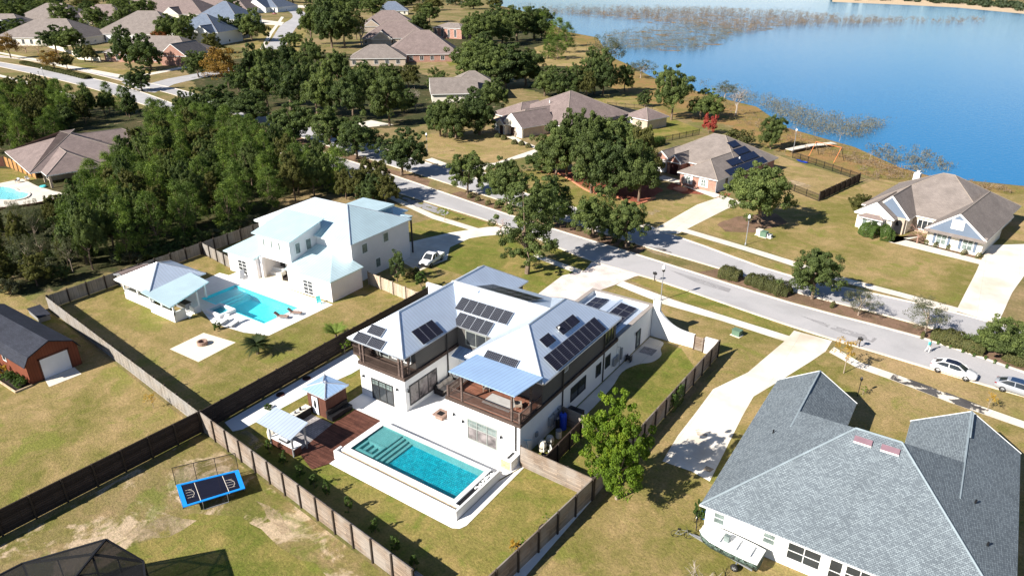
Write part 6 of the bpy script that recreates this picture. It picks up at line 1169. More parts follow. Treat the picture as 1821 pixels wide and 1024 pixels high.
dr = MB(); e1, e2 = np.array(ins[1])-np.array(ins[0]), np.array(ins[3])-np.array(ins[0]); F_ = lambda u, v: (*(np.array(ins[0])+e1*v+e2*u), .886)
for u in (.24, .76): dr.beam(F_(u, .02), F_(u, .98), .05, .004)
for s, u0 in ((1, .06), (1, .80)):
    arc = [F_(u0+.02+.10*math.cos(a), .5+.2*math.sin(a)) for a in np.linspace(-1.5, 1.5, 9)]
    for a, b in zip(arc, arc[1:]): dr.beam(a, b, .03, .004)
    for k in range(4): dr.beam(F_(u0-.02, .3+.13*k), F_(u0+.1, .3+.13*k), .025, .004)
dr.build('chalk_lines', M['conc'], t, True)
t = thing('screen_enclosure', 'black mesh screen enclosure at the lower left corner', 'screen enclosure', (-44.5, 13.5, 0)); mb = MB()
ap = (-45.3, 15.4, 4.9); ring = [(-46.3, 14.6, 3.6), (-42.6, 16.3, 3.6), (-39.2, 14.6, 3.6), (-39.2, 9, 3.6), (-49.8, 9, 3.6), (-49.5, 11.4, 3.6)]; apr = (-42.2, 10.0, 4.9)
for i in range(6): mb.beam(ring[i], ring[(i+1) % 6], .14, .14); mb.beam(ring[i], (ring[i][0], ring[i][1], 0), .12, .12); mb.beam(ring[i], ap if i in (0, 1, 5) else apr, .12, .12); m_ = [(ring[i][j]+ring[(i+1) % 6][j])/2 for j in range(3)]; mb.beam(m_, (m_[0], m_[1], 0), .08, .08); mb.beam(ring[i][:2]+(1.8,), ring[(i+1) % 6][:2]+(1.8,), .08, .08)
mb.beam(ap, apr, .12, .12); mb.build('frame', M['black'], t, True); sc = MB()
for i in range(6): a, b = ring[i], ring[(i+1) % 6]; sc.poly([a, b, b[:2]+(.0,), a[:2]+(.0,)]); sc.poly([a, b, ap if i in (0, 5) else apr]); 
sc.poly([ring[1], ap, apr]); sc.poly([ring[5], ap, apr]); sc.build('screen', M['screen_black'], t, True)
# boat, bicycles by the grey-roofed house
t = thing('covered_boat', 'white open boat with a camouflage side on a trailer along the white wall', 'boat', (-9.0, 43.7, 0), R_(-4)); st = []
B = MB(); secs = [(-2.5,.25,.85,1.5), (-2.1,.62,.5,1.48), (-1.4,.88,.42,1.45), (0,.96,.42,1.42), (1.5,.94,.42,1.42), (2.35,.86,.46,1.42)]; n = 7; vs = []
for x, hw, zl, zt in secs: vs += [(x, hw*a, zl+(zt-zl)*b) for a, b in ((-1, 1), (-.97, .55), (-.6, .08), (0, 0), (.6, .08), (.97, .55), (1, 1))]
B.add(vs, [(i*n+j, (i+1)*n+j, (i+1)*n+j+1, i*n+j+1) for i in range(5) for j in range(n-1)]+[tuple(range(n)), tuple(5*n+j for j in range(n))[::-1]]); camo = NT('camouflage_hull'); camo.fin(camo.ramp(camo.noise(camo.coord('Object'), 5, 4, .6, .8), [(.4, (.01,.012,.012)), (.5, (.05,.08,.06)), (.58, (.16,.22,.2)), (.66, (.02,.03,.02))]), .7)
B.build('hull', camo.m, t, False); D = MB(); D.add([(x, s*hw, zt+.02) for x, hw, zl, zt in secs for s in (1, -1)], [(2*i, 2*i+1, 2*i+3, 2*i+2) for i in range(5)]); D.build('deck', M['white'], t)
for x in (-1.0, .3, 1.4): MB().box(x-.25, x+.25, -.55, .55, 1.44, 1.62).build('bench_seat', M['white'], t)
MB().tube([(x, hw+.02, zt+.02) for x, hw, zl, zt in secs], .05, 6).tube([(x, -hw-.02, zt+.02) for x, hw, zl, zt in secs], .05, 6).build('gunwale', M['white'], t); MB().box(-.6, -.2, -.15, .2, 1.44, 2.0).build('windscreen', M['glass_pale'], t)
tr_ = MB(); tr_.beam((-3.4, 0, .45), (2.0, .6, .4), .1, .1).beam((-3.4, 0, .45), (2.0, -.6, .4), .1, .1).beam((.8, -1.1, .4), (.8, 1.1, .4), .1, .1); tr_.build('trailer_frame', M['steel'], t)
for s in (-1, 1): wheel(t, .8, s*1.08, .3, .2)
def bicycle(x, y, rz, label, m):
    t = thing('bicycle', label, 'bicycle', (x, y, 0), rz, 'things against the left end of the grey-roofed house'); r = .33
    for wx in (-.52, .52):
        MB().tube([(wx+r*math.cos(a), 0, r+r*math.sin(a)) for a in np.linspace(0, 6.2832, 19)], .025, 5).build('wheel', M['rubber'], t)
    MB().tube([(-.52, 0, .33), (-.1, 0, .3), (.38, 0, .78), (-.22, 0, .8), (-.1, 0, .3)], .022, 5).tube([(-.52, 0, .33), (-.22, 0, .8)], .02, 5).tube([(.52, 0, .33), (.36, 0, .95)], .022, 5).build('frame', M[m], t)
    MB().tube([(.33, -.28, .98), (.36, 0, .98), (.33, .28, .98)], .02, 5).build('handlebar', M['black'], t); MB().box(-.36, -.1, -.07, .07, .82, .88).build('saddle', M['black'], t)
bicycle(-12.4, 45.6, 1.9, 'dark bicycle leaning at the left corner of the grey-roofed house', 'black'); bicycle(-12.5, 46.5, 1.4, 'white bicycle beside the blue barrel at the house corner', 'white')
bicycle(-12.9, 43.6, .4, 'bicycle standing on the grass in front of the boat', 'steel')
t = thing('blue_barrel', 'bright blue barrel at the left corner of the grey-roofed house', 'barrel', (-12.2, 46.9, 0)); MB().lathe(-12.15, 46.8, [(.25, 0), (.33, .15), (.35, .5), (.33, .85), (.26, .95)], 14).build('body', M['cyan_pad'], t, True); MB().lathe(-12.15, 46.8, [(.1, .95), (.09, 1.0)], 8).build('cap', M['white'], t, True)
# street lamps, letter boxes, utility boxes
def lamp_mesh():
    t = thing('street_lamp', '', 'street lamp'); MB().lathe(0, 0, [(.16, 0), (.14, .25), (.07, .45), (.06, 4.2), (.09, 4.3)], 10).build('pole', M['steel'], t); MB().lathe(0, 0, [(.1, 4.3), (.22, 4.45), (.2, 4.62)], 10).build('lantern_base', M['black'], t); MB().lathe(0, 0, [(.2, 4.62), (.25, 4.8), (.21, 5.02), (.08, 5.2), (.02, 5.3)], 12).build('globe', M['globe'], t, False, True); return t
L0 = lamp_mesh()
for i, (px, py, lb) in enumerate(((1175,534,'street lamp behind the top of the curved white wall'), (1325.5,435.6,'street lamp on the lawn beside the green utility boxes'), (760,274.6,'street lamp at the corner of the dry tan lawn'), (255,124,'street lamp by the oak at the far corner house'), (80,144,'street lamp leaning over the near pavement at the far left'), (521,252,'thin street lamp among the trees of the median'))):
    o = L0 if i == 0 else copy_tree(L0); x, y = at(px, py); o.location = (x, y, 0); tag(o, lb, 'street lamp', 'street lamps along the divided road')
def letter_box():
    t = thing('letter_box', '', 'letter box'); MB().box(-.05, .05, -.05, .05, 0, 1.05).build('post', M['black'], t); b = MB(); b.prism([(-.28,-.12),(.28,-.12),(.28,.12),(-.28,.12)], 1.05, 1.28); b.tube([(-.28, 0, 1.28), (.28, 0, 1.28)], .12, 10); b.build('box', M['black'], t); MB().box(-.1, .1, .13, .15, 1.2, 1.42).build('flag', M['black'], t); return t
L1 = letter_box()
for i, (px, py, lb) in enumerate(((1163.7,499.5,'black letter box beside the street lamp near the curved white wall'), (1527,618,'black letter box at the end of the big driveway'), (69,133,'black letter box at the far left kerb'))):
    o = L1 if i == 0 else copy_tree(L1); x, y = at(px, py); o.location = (x, y, 0); o.rotation_euler = (0, 0, -.15); tag(o, lb, 'letter box', 'black letter boxes')
t = thing('yard_lamp', 'black garden lamp post with a small plant in front of the grey-roofed house', 'lamp post', (*at(1525, 704), 0)); MB().lathe(0, 0, [(.06, 0), (.04, .2), (.035, 1.9)], 8).build('pole', M['black'], t); MB().lathe(0, 0, [(.06, 1.9), (.13, 2.0), (.15, 2.25), (.04, 2.4)], 6).build('lantern', M['black'], t)
def ubox(px, py, wd, dp, h_, lb, m, cat='utility box'): x, y = at(px, py); t = thing('utility_box', lb, cat, (x, y, 0), -.2); MB().box(-wd/2, wd/2, -dp/2, dp/2, .08, h_).build('cabinet', M[m], t); MB().box(-wd/2-.06, wd/2+.06, -dp/2-.06, dp/2+.06, h_, h_+.06).build('lid', M[m], t); MB().box(-wd/2-.15, wd/2+.15, -dp/2-.15, dp/2+.15, 0, .08).build('base', M['conc'], t)
ubox(1310, 596, 1.0, .8, .75, 'green utility box on the verge beside the big driveway', 'green_box'); ubox(1350, 418, .9, .8, 1.0, 'pale utility box left of the dark green one', 'conc'); ubox(1358, 421, 1.1, .9, .95, 'dark green utility box between the two pale ones', 'green_box'); ubox(1368, 423, .6, .6, .6, 'small pale green utility box at the right end of the three', 'globe')
# ------------------------------------------------------------------ the walker on the road
def person(x, y, rz):
    t = thing('person', 'person in a turquoise shirt and white trousers walking on the road by the hedge', 'person', (x, y, .012), rz); me = bpy.data.meshes.new('body')
    V = [(0,0,.95,.13), (0,0,1.15,.14), (.03,0,1.38,.16), (.06,0,1.5,.06), (.08,0,1.57,.055), (.10,0,1.66,.10), (.10,0,1.75,.08),
         (.02,.10,.9,.10), (.14,.11,.5,.068), (.06,.11,.1,.045), (.20,.11,.035,.035), (.0,-.10,.9,.10), (-.06,-.11,.5,.068), (-.28,-.11,.14,.045), (-.17,-.11,.04,.035),
         (.03,.2,1.42,.062), (-.03,.26,1.16,.045), (.08,.27,.93,.035), (.14,.26,.85,.03), (.03,-.2,1.42,.062), (.10,-.26,1.16,.045), (.28,-.24,1.0,.035), (.35,-.22,.96,.03)]
    E = [(0,1),(1,2),(2,3),(3,4),(4,5),(5,6),(0,7),(7,8),(8,9),(9,10),(0,11),(11,12),(12,13),(13,14),(2,15),(15,16),(16,17),(17,18),(2,19),(19,20),(20,21),(21,22)]
    me.from_pydata([q[:3] for q in V], E, []); o = bpy.data.objects.new('body', me); COL.objects.link(o); md = o.modifiers.new('skin', 'SKIN'); md.use_smooth_shade = True
    for i, q in enumerate(V): sv = me.skin_vertices[0].data[i]; sv.radius = (q[3], q[3]); sv.use_root = i == 0
    o.modifiers.new('sub', 'SUBSURF').levels = 2; o.modifiers['sub'].render_levels = 2
    dg = bpy.context.evaluated_depsgraph_get(); m2 = bpy.data.meshes.new_from_object(o.evaluated_get(dg)); m2.name = 'body'; bpy.data.objects.remove(o); b = bpy.data.objects.new('body', m2); COL.objects.link(b); b.parent = t
    sk, shirt, tr2, shoe = plain('skin', (.45,.26,.18), .6), plain('turquoise_shirt', (.10,.52,.50), .8, 0, .05), plain('white_trousers', (.72,.72,.70), .8, 0, .04), plain('dark_shoes', (.05,.045,.045), .6)
    m2.materials.clear()
    for q in (sk, shirt, tr2, shoe): m2.materials.append(q)
    for p in m2.polygons: z = p.center[2]; s = abs(p.center[1]); p.material_index = 3 if z < .075 else 2 if z < .98 and s < .215 else 1 if (z < 1.5 and (s < .19 or z > 1.12)) else 0
    for s in (-1, 1): MB().lathe(.185, s*.035, [(.012, 1.665), (.012, 1.69)], 6).build('eye', M['black'], b)
    h = MB(); h.lathe(.085, 0, [(.108, 1.67), (.112, 1.74), (.085, 1.81), (.02, 1.84)], 12); h.build('hair', M['bark'], t, False, True); MB().beam((.2, 0, 1.64), (.225, 0, 1.66), .03, .04).build('nose', sk, t); return t
person(*at(1649, 626.5), -.6)
# ------------------------------------------------------------------ lakeside
sw = thing('swing_set', 'orange A-frame swing set on the grass by the lake', 'swing set', (*at(1450, 275), 0)); a0, a1 = np.array(at(1447, 277)), np.array(at(1475, 284)); d = (a1-a0)/np.linalg.norm(a1-a0); nn = np.array([-d[1], d[0]]); a1 = a0+d*7
MB().tube([(*a0, 3.4), (*a1, 3.4)], .07, 6).build('top_bar', M['orange_metal'], sw, True)
for p in (a0, a1):
    for s in (-1, 1): MB().tube([(*p, 3.4), (*(p+nn*s*1.9), 0)], .07, 6).build('leg', M['orange_metal'] if s < 0 else M['trim_dark'], sw, True)
for f in (.3, .65): p = a0+(a1-a0)*f; MB().tube([(*(p+d*.25), 3.4), (*(p+d*.25), .6), (*(p-d*.25), .6), (*(p-d*.25), 3.4)], .02, 5).build('swing', M['black'], sw, True)
dk = thing('jetty', 'pale wooden jetty leading to the lake shore', 'jetty', (*at(1430, 268), 0)); A = [at(1402, 272), at(1440, 264), at(1482, 260)]; w2 = offs(A, 1.0); w1 = offs(A, -1.0)
for i in range(2): MB().prism([w1[i], w1[i+1], w2[i+1], w2[i]], .7, .85).build('planking', M['conc'], dk, True)
for p in w1+w2: MB().lathe(p[0], p[1], [(.12, 0), (.12, .7)], 8).build('pile', M['bark'], dk, True)
kb = thing('blue_kayak', 'blue kayak lying by the black metal fence at the lake', 'kayak', (*at(1426, 289), 0), -.5); vs = []; kk_ = [(-1.7,.05,.3), (-1,.3,.1), (0,.38,.06), (1,.3,.1), (1.7,.05,.3)]
m_ = MB(); m_.add([(x, hw*a, b*.35+zl*(1-b)) for x, hw, zl in kk_ for a, b in ((-1, 1), (-.5, .1), (.5, .1), (1, 1))], [(i*4+j, (i+1)*4+j, (i+1)*4+j+1, i*4+j+1) for i in range(4) for j in range(3)]+[(i*4+3, (i+1)*4+3, (i+1)*4, i*4) for i in range(4)]); m_.build('hull', M['blue_plastic'], kb); MB().box(-.5, .4, -.22, .22, .3, .37).build('cockpit', M['black'], kb)
tp_ = thing('light_mast', 'thin pale mast with a white lamp beside the jetty', 'light pole', (*at(1410, 273), 0)); h_ = hgt(1410, 273, 233); MB().lathe(0, 0, [(.1, 0), (.06, h_)], 8).build('pole', M['steel'], tp_); MB().lathe(0, 0, [(.2, h_), (.25, h_+.3), (.05, h_+.5)], 8).build('lamp', M['globe'], tp_)
# ------------------------------------------------------------------ trees and shrubs, one by one
def rows(txt, cat='tree', group=None):
    for ln in txt.strip().splitlines():
        a, lb = ln.split('|'); a = a.split(); plant_px(a[0], *map(float, a[1:5]), lb.strip(), cat, group)
rows("""
oak1 1344 402 294 112 | big round oak on the lawn between the two driveways on the right
tall0 938 483 314 108 | tall slender oak on the front lawn left of the paver driveway
near0 1092 888 704 118 | bright yellow-green tree growing outside the right side fence
oak2 1440 530 448 90 | oak in the median beside the trimmed hedge
greyleaf0 1525 563 513 62 | thin grey-green tree in the median, left of its twin
greyleaf1 1643 592 534 78 | wider grey-green tree in the median above the walker
oak3 1772 632 568 92 | oak in the median above the white sedan
oak0 833 346 272 68 | small round oak in the median at the left end of the hedge bed
oak1 898 372 282 74 | oak in the median just left of the tall slender oak
dark0 978 405 312 84 | dark oak in the median behind the tall slender oak
oak3 1062 424 335 86 | oak in the median between the dark oak and the last of the clump
oak2 1110 438 360 72 | last oak of the median clump, nearest the brick house driveway
dark1 720 312 230 84 | dense round oak in the median beside the dry tan lawn
dark2 642 282 212 76 | dark oak in the median left of the round one
oak0 590 270 194 80 | oak in the middle of the median grove
dark0 524 254 182 78 | dark oak at the left end of the median grove
dark1 398 216 152 104 | big dark oak at the median opening, left of its neighbour
dark2 446 222 160 74 | big dark oak at the median opening, right of its neighbour
dark0 248 162 120 46 | small dark oak alone in the median at the crossing
oak2 690 224 132 70 | tree with a clear trunk between the oak wood and the tan lawn
oak1 1190 212 118 66 | tall green oak at the edge of the lake
oak3 1253 212 160 66 | spreading oak beside the dead tree at the lake
oak2 1368 266 208 46 | green tree in the brush behind the brick solar house
olive0 1528 382 345 44 | yellowish round tree at the left corner of the gabled tan house
autumn0 402 158 84 66 | big orange autumn tree among the green oaks
olive1 379 96 60 40 | yellow-green tree above the big orange one
rust0 287 84 54 26 | rust-red tree by the hip-roofed white house
rust0 33 58 27 24 | red-leaved tree left of the upper houses
autumn1 18 104 62 38 | orange street tree at the left edge in the median
autumn0 96 127 90 36 | orange street tree in the median, left of the greener one
olive0 121 124 94 26 | small olive street tree in the median
""")
rows("""
oak0 988 322 222 74 | oak at the left end of the clump in front of the brick house
oak1 1016 318 196 84 | tallest oak of the clump in front of the brick house
oak2 1052 345 232 92 | front oak in the middle of the clump by the terracotta edging
dark2 1088 350 245 92 | dark front oak of the clump by the brick house
oak3 1126 356 250 84 | oak at the right end of the clump by the brick house
oak0 1096 305 212 88 | rear oak of the clump, under the small pyramid roof
oak2 1052 302 205 80 | rear oak of the clump, left of the pyramid roof
olive1 1140 322 228 66 | paler oak at the rear right of the clump
dark0 964 306 262 62 | low dark bush-like oak left of the clump
""", 'tree', 'oak clump in front of the brick solar house')
rows("""
dark1 782 244 180 56 | dark oak left of the entry of the hip-roofed tan house
oak3 806 248 172 72 | oak second from the left beside the hip-roofed tan house
dark0 846 242 160 70 | dark oak third from the left beside the hip-roofed tan house
oak1 876 206 140 56 | oak right behind the left end of the hip-roofed tan house
""", 'tree', 'oaks beside the hip-roofed tan house')
G1 = 'trees between the rows of houses and the lake'; t1 = 'tree in the loose wood between the brown-roofed houses and the lake'
for ln in """oak0 842 148 72 82;oak1 872 156 80 84;dark0 905 156 78 90;oak2 938 154 90 70;dark1 862 124 58 70;oak3 892 80 22 62;oak0 918 74 12 60;dark2 945 72 14 58;oak2 965 66 16 46;oak1 855 84 22 60;dark0 880 60 8 50;pine0 976 104 62 32;pine1 990 106 66 34;pine2 992 84 32 42;pine3 1008 94 40 34;pine0 962 72 22 40;oak3 975 172 118 54;dark0 1003 176 122 56;oak1 1026 170 112 40;oak0 1056 168 86 52;dark1 1074 172 98 50;oak2 1112 164 116 32;olive0 1042 176 128 36;oak3 842 76 24 44;oak1 748 70 22 40;oak0 764 40 6 40;dark0 1145 190 160 26""".split(';'):
    a = ln.split(); plant_px(a[0], *map(float, a[1:5]), t1, 'tree', G1)
G2 = 'trees between the oak median and the brown-roofed houses'; t2 = 'tree in the oak wood between the median and the row of brown-roofed houses'
for ln in """oak0 352 138 92 46;dark0 456 152 78 46;oak1 484 158 78 44;oak2 474 190 112 58;dark1 522 200 108 66;oak3 574 206 114 66;dark2 624 212 122 60;oak0 662 196 122 50;oak2 602 156 92 48;oak1 556 130 70 46;dark0 512 128 72 46;oak3 540 160 96 44;dark1 428 172 118 44;dark2 650 158 108 46;oak0 694 158 114 44;olive1 730 158 116 40;oak3 776 164 122 42;dark0 722 200 158 46;dark1 500 168 108 40""".split(';'):
    a = ln.split(); plant_px(a[0], *map(float, a[1:5]), t2, 'tree', G2)
G3 = 'trees among the upper left houses'; t3 = 'tree growing between the far houses at the upper left'
for ln in """dark0 42 70 34 48;dark1 104 96 46 54;oak1 130 96 50 52;oak0 118 52 6 48;oak2 178 62 14 46;oak3 222 50 2 40;dark2 230 124 48 52;dark0 262 126 62 56;oak1 302 82 26 48;oak0 332 84 32 40;oak2 398 74 30 40;dark0 430 72 26 40;oak3 454 74 16 48;oak1 562 80 2 54;dark2 590 86 -4 64;oak0 612 86 4 54;olive0 636 72 20 34;oak2 666 34 -4 44;dark1 150 110 80 30;olive1 163 112 80 26;dark0 60 34 4 44;oak1 20 50 4 52;oak3 90 30 -2 46;oak2 260 40 0 50;dark2 410 30 -2 44;oak0 330 30 0 40;oak1 520 84 58 40;dark0 200 70 30 36;oak2 345 60 26 40;oak0 -10 70 30 60""".split(';'):
    a = ln.split(); plant_px(a[0], *map(float, a[1:5]), t3, 'tree', G3)
G4 = 'distant trees along the top of the view'; rg = np.random.default_rng(21)
for i in range(60):
    x = rg.uniform(-20, 880); y = rg.uniform(8, 34) if x < 430 or x > 560 else rg.uniform(4, 12)
    if 470 < x < 570 and y > 6 or (640 < x < 730 and y > 16): continue
    plant_px(['oak0','dark0','oak2','dark2','olive1','oak3'][i % 6], x, y, y-rg.uniform(17, 24), rg.uniform(30, 46), 'small distant tree in the band of trees along the top edge', 'tree', G4)
def wood(poly, n, mind, kinds, hr, wr, labels, group, seed):
    rng = np.random.default_rng(seed); W = np.array(ats(poly)); done = []; lo, hi = W.min(0), W.max(0); tries = 0
    while len(done) < n and tries < 6000:
        tries += 1; x, y = rng.uniform(lo, hi); ins = False; j = len(W)-1
        for i in range(len(W)):
            if ((W[i, 1] > y) != (W[j, 1] > y)) and (x < (W[j, 0]-W[i, 0])*(y-W[i, 1])/(W[j, 1]-W[i, 1]+1e-12)+W[i, 0]): ins = not ins
            j = i
        if not ins or any((x-a)**2+(y-b)**2 < mind**2 for a, b in done): continue
        done.append((x, y)); k = kinds[int(rng.integers(len(kinds)))]; c = 'pine' if k.startswith('pine') else 'bush' if k.startswith('under') else 'oak'
        plant(k, x, y, rng.uniform(*hr)*(.45 if c == 'bush' else 1), rng.uniform(*wr), labels[c], 'shrub' if c == 'bush' else 'tree', group)
wood([(128,395),(190,355),(225,300),(300,252),(350,250),(455,262),(520,290),(640,345),(560,350),(470,378),(430,402),(360,432),(170,488),(140,470)], 112, 3.9, ['pine0','pine1','pine2','pine3','pine0','pine1','pine2','olive1','oak1','dark2'], (7, 10.5), (2.2, 3.1),
     dict(pine='bright green pine in the dense wood between the kidney pool and the white house', oak='broad-leaved tree in the dense wood between the kidney pool and the white house', bush='bush'), 'trees of the wood behind the picket fence', 4)
wood([(-10,412),(60,392),(110,398),(150,475),(90,512),(-10,530)], 55, 2.6, ['under0','under1','under0','greyleaf0','under1','olive1'], (4.0, 6.5), (1.3, 2.3), dict(oak='small tree in the scrub at the left edge behind the barn', bush='low grey-green bush in the scrub at the left edge behind the barn', pine=''), 'scrub behind the barn', 5)
wood([(-20,178),(50,182),(140,192),(250,205),(240,215),(165,212),(130,240),(40,282),(-20,290)], 60, 3.9, ['pine0','pine1','pine2','dark0','oak1','olive0','pine3'], (7, 10.5), (2.3, 3.2), dict(pine='pine in the wood between the mauve-roofed house and the near road', oak='broad-leaved tree in the wood between the mauve-roofed house and the near road', bush=''), 'trees between the mauve-roofed house and the road', 6)
wood([(265,215),(330,212),(460,262),(350,250),(280,250)], 14, 4.5, ['pine0','pine1','oak1','dark1'], (7, 10), (2.3, 3), dict(pine='pine at the right end of the mauve-roofed house', oak='oak at the right end of the mauve-roofed house', bush=''), 'trees at the end of the mauve-roofed house', 7)
wood([(600,352),(640,350),(700,357),(690,366),(640,362),(600,360)], 6, 3.0, ['olive1','greyleaf0','dark2'], (5, 8), (2, 2.8), dict(oak='tree right behind the white two-storey house', bush='', pine=''), 'trees right behind the white house', 8)
wood([(200,478),(360,440),(450,405),(460,398),(450,392),(350,430),(190,470)], 20, 2.2, ['under0','under1'], (3, 5), (1.2, 2.), dict(bush='low bush along the wood side of the grey picket fence', oak='', pine=''), 'bushes along the picket fence', 9)
rows("""
shrub0 1260 236 206 28 | red
""") if 0 else None
plant_px('red0', 1260, 238, 203, 28, 'bright red shrub at the lake end of the brick solar house', 'shrub')
plant_px('shrub_olive', 1310, 262, 232, 60, 'broad green shrub behind the ridge of the brick solar house', 'shrub')
for k, a, lb in (('bare0', (1312, 205, 135), 'white dead tree with bare branches at the lake edge'), ('stick0', (1412, 240, 212), 'thin dead trunk standing in the water near the jetty'), ('stick0', (1495, 252, 222), 'pair of thin dead stems in the water beyond the jetty'), ('stick0', (1545, 285, 257), 'thin dead stem furthest right in the shallow water'), ('bare0', (1212, 336, 304), 'small bare tree in a terracotta ring before the brick house'), ('bare1', (1628, 432, 382), 'leafless reddish tree at the entry of the gabled tan house'), ('bare0', (1528, 405, 378), 'leafless shrub at the left corner of the gabled tan house'), ('bare1', (892, 415, 376), 'small half-bare tree at the mouth of the white house driveway'), ('dead0', (1240, 1075, 980), 'leafless grey tree whose twigs rise at the bottom edge'), ('bare0', (735, 196, 140), 'bare pale tree left of the white gable house'), ('bare0', (862, 238, 208), 'small bare tree at the left corner of the hip-roofed tan house'), ('bare1', (758, 108, 82), 'bare reddish tree in front of the brick end wall'), ('bare0', (640, 82, 22), 'bare grey tree left of the brown roofs')): bare(k, *a, lb)
for i, (x, y, t) in enumerate(((8, 92, 62), (28, 92, 64), (48, 94, 66), (68, 96, 70), (88, 99, 76), (105, 102, 80))): bare('bare1', x, y, t, 'leafless pinkish crepe myrtle in the row along the white street fence', 'bare tree', 'bare myrtles along the white fence', 1.3)
for a, lb in (((1078, 128, 62, 66), 'tall grey-leaved tree standing in the lake brush'), ((1140, 140, 106, 50), 'smaller grey-leaved tree at the waterline'), ((1290, 175, 145, 40), 'grey shrubby tree in the water behind the dead tree')): plant_px('greyleaf0', *a, lb, 'tree')
rows("""
sap_gold 1497 663 602 40 | young golden-leaved tree beside the big driveway
sap_gold 1757 730 700 20 | small yellow sapling on the verge by the silver sedan
sap_green 791 394 370 20 | small round green sapling on the white house's front lawn
sap_gold 272 726 700 22 | small yellow sapling beside the picket fence on the barn lawn
magnolia0 708 502 446 32 | dark upright magnolia against the shaded wall of the white house
upright0 750 514 481 24 | smaller upright magnolia beside the dark slatted fence
shrub1 388 586 572 16 | small dark bush by the spa of the pool next door
shrub_olive 733 492 478 36 | low dark shrub between the magnolia and the pickup truck
""", 'sapling')
plant_px('sap_green', 1535, 702, 688, 14, 'small green plant at the foot of the garden lamp', 'shrub'); plant_px('shrub0', 1243, 925, 893, 22, 'green shrub at the left corner of the grey-roofed house', 'shrub')
frond_plant('sago_palm', 'dark green sago palm beside the fire pit pad', 'palm', *at(459, 629), 1.4, 46, 2.0, M['palm_leaf'], .2, 3, .7, .35); frond_plant('young_palm', 'young yellow-green palm beside the dark slatted fence', 'palm', *at(598, 602), .6, 18, 2.6, M['palm_new'], .14, 4, 1.0, .8)
for i, (x, y, h_) in enumerate(((-49.3,32.0,1.7),(-46.9,31.7,1.5),(-44.2,31.3,1.4),(-42.15,31.1,1.5),(-40.4,31.0,1.6),(-37.3,30.6,1.8),(-33.8,30.1,1.5),(-31.0,29.5,1.6),(-28.6,29.0,1.5))):
    plant('upright0', x, y, h_, .42, ['upright shrub nearest the grill shelter along the front fence', 'second upright shrub from the grill shelter along the front fence', 'third upright shrub from the grill shelter along the front fence', 'upright shrub at the deck corner along the front fence', 'upright shrub in line with the pool steps along the front fence', 'tallest upright shrub along the front fence', 'upright shrub third from the right along the front fence', 'upright shrub second from the right along the front fence', 'upright shrub at the right end of the front fence'][i], 'shrub', 'upright shrubs inside the front fence')
def ringed(x, y, h_, r, lb, pot, kind='sap_green'):
    plant(kind, x, y, h_, .38, lb, 'sapling'); t = thing('tree_ring', lb.split(' growing')[0].replace('sapling', 'round planting ring')+' '+pot, 'tree ring', (x, y, 0)); c = 'dirt_dark' if 'black' in lb else 'terracotta'
    MB().lathe(x, y, [(r, .03), (r, .1), (r*.85, .12)], 18).build('ring', M[c], t, True); MB().lathe(x, y, [(r*.85, .1), (r*.84, .125)], 18).build('soil', M['dirt_dark'], t, True)
ringed(-22.3, 38.2, 1.7, .75, 'thin sapling growing from a black ring on the right white path', 'black, nearer the cross fence'); ringed(-22.7, 35.3, 1.4, .7, 'bare thin sapling growing from a black ring at the bottom of the right path', 'black, nearer the bottom edge')
for x, y, lb in ((-56.6,39.2,'red-brown planting ring on the left white path near the shed'), (-56.8,43.0,'red-brown planting ring in the middle of the left white path')): t = thing('tree_ring', lb, 'tree ring', (x, y, .03)); MB().lathe(x, y, [(.45, .035), (.45, .12), (.36, .13)], 14).build('ring', plain('dark_red_ring', (.10,.03,.025), .8), t, True); MB().lathe(x, y, [(.36, .12), (.35, .135)], 14).build('soil', M['dirt_dark'], t, True)
plant('sap_green', -57.1, 49.3, 1.9, .7, 'leafy potted sapling at the far end of the left white path', 'sapling'); plant('shrub0', -55.5, 36.7, .5, .5, 'small yellow-green plant on the left white path', 'shrub')
plant('yellow0', -23.3, 35.0, .9, .5, 'yellowish tuft on the lawn near the right path', 'shrub')
# hedges and clipped shrubs
hm = lambda nm, px, wd, ht, m, sd_, lb, g=None, d=260, lf=.15: hedge_mesh(nm, ats(px), wd, ht, M[m], sd_, lb, g, d, lf)
hm('hedge', [(1280,489),(1316,498)], 3.0, 1.7, 'hedge', 1, 'short rounded hedge in the median above the curved white wall', None, 420); hm('hedge', [(1328,501),(1362,511),(1404,527)], 2.9, 1.6, 'hedge', 2, 'long clipped hedge in the median next to the short one', None, 420)
hm('hedge', [(1656,599),(1700,612),(1752,630)], 2.7, 1.5, 'hedge', 3, 'clipped hedge in the median between the walker and the white sedan', None, 420); hm('hedge', [(1782,636),(1830,650)], 2.3, 1.3, 'hedge', 4, 'clipped hedge in the median above the silver sedan', None, 420)
hm('hedge', [(1530,414),(1560,424),(1588,426)], 2.8, 2.2, 'shrub', 5, 'tall green hedge in front of the bay window of the gabled tan house', None, 600); hm('hedge', [(40,113),(85,124),(130,134),(158,141)], 3, 1.2, 'hedge', 6, 'low hedge in the median at the upper left', None, 200, .3)
hm('hedge', [(1130,262),(1160,262),(1178,256)], 2.2, 2.0, 'shrub', 7, 'dark hedge below the small pyramid-roofed outbuilding', None, 300, .25)
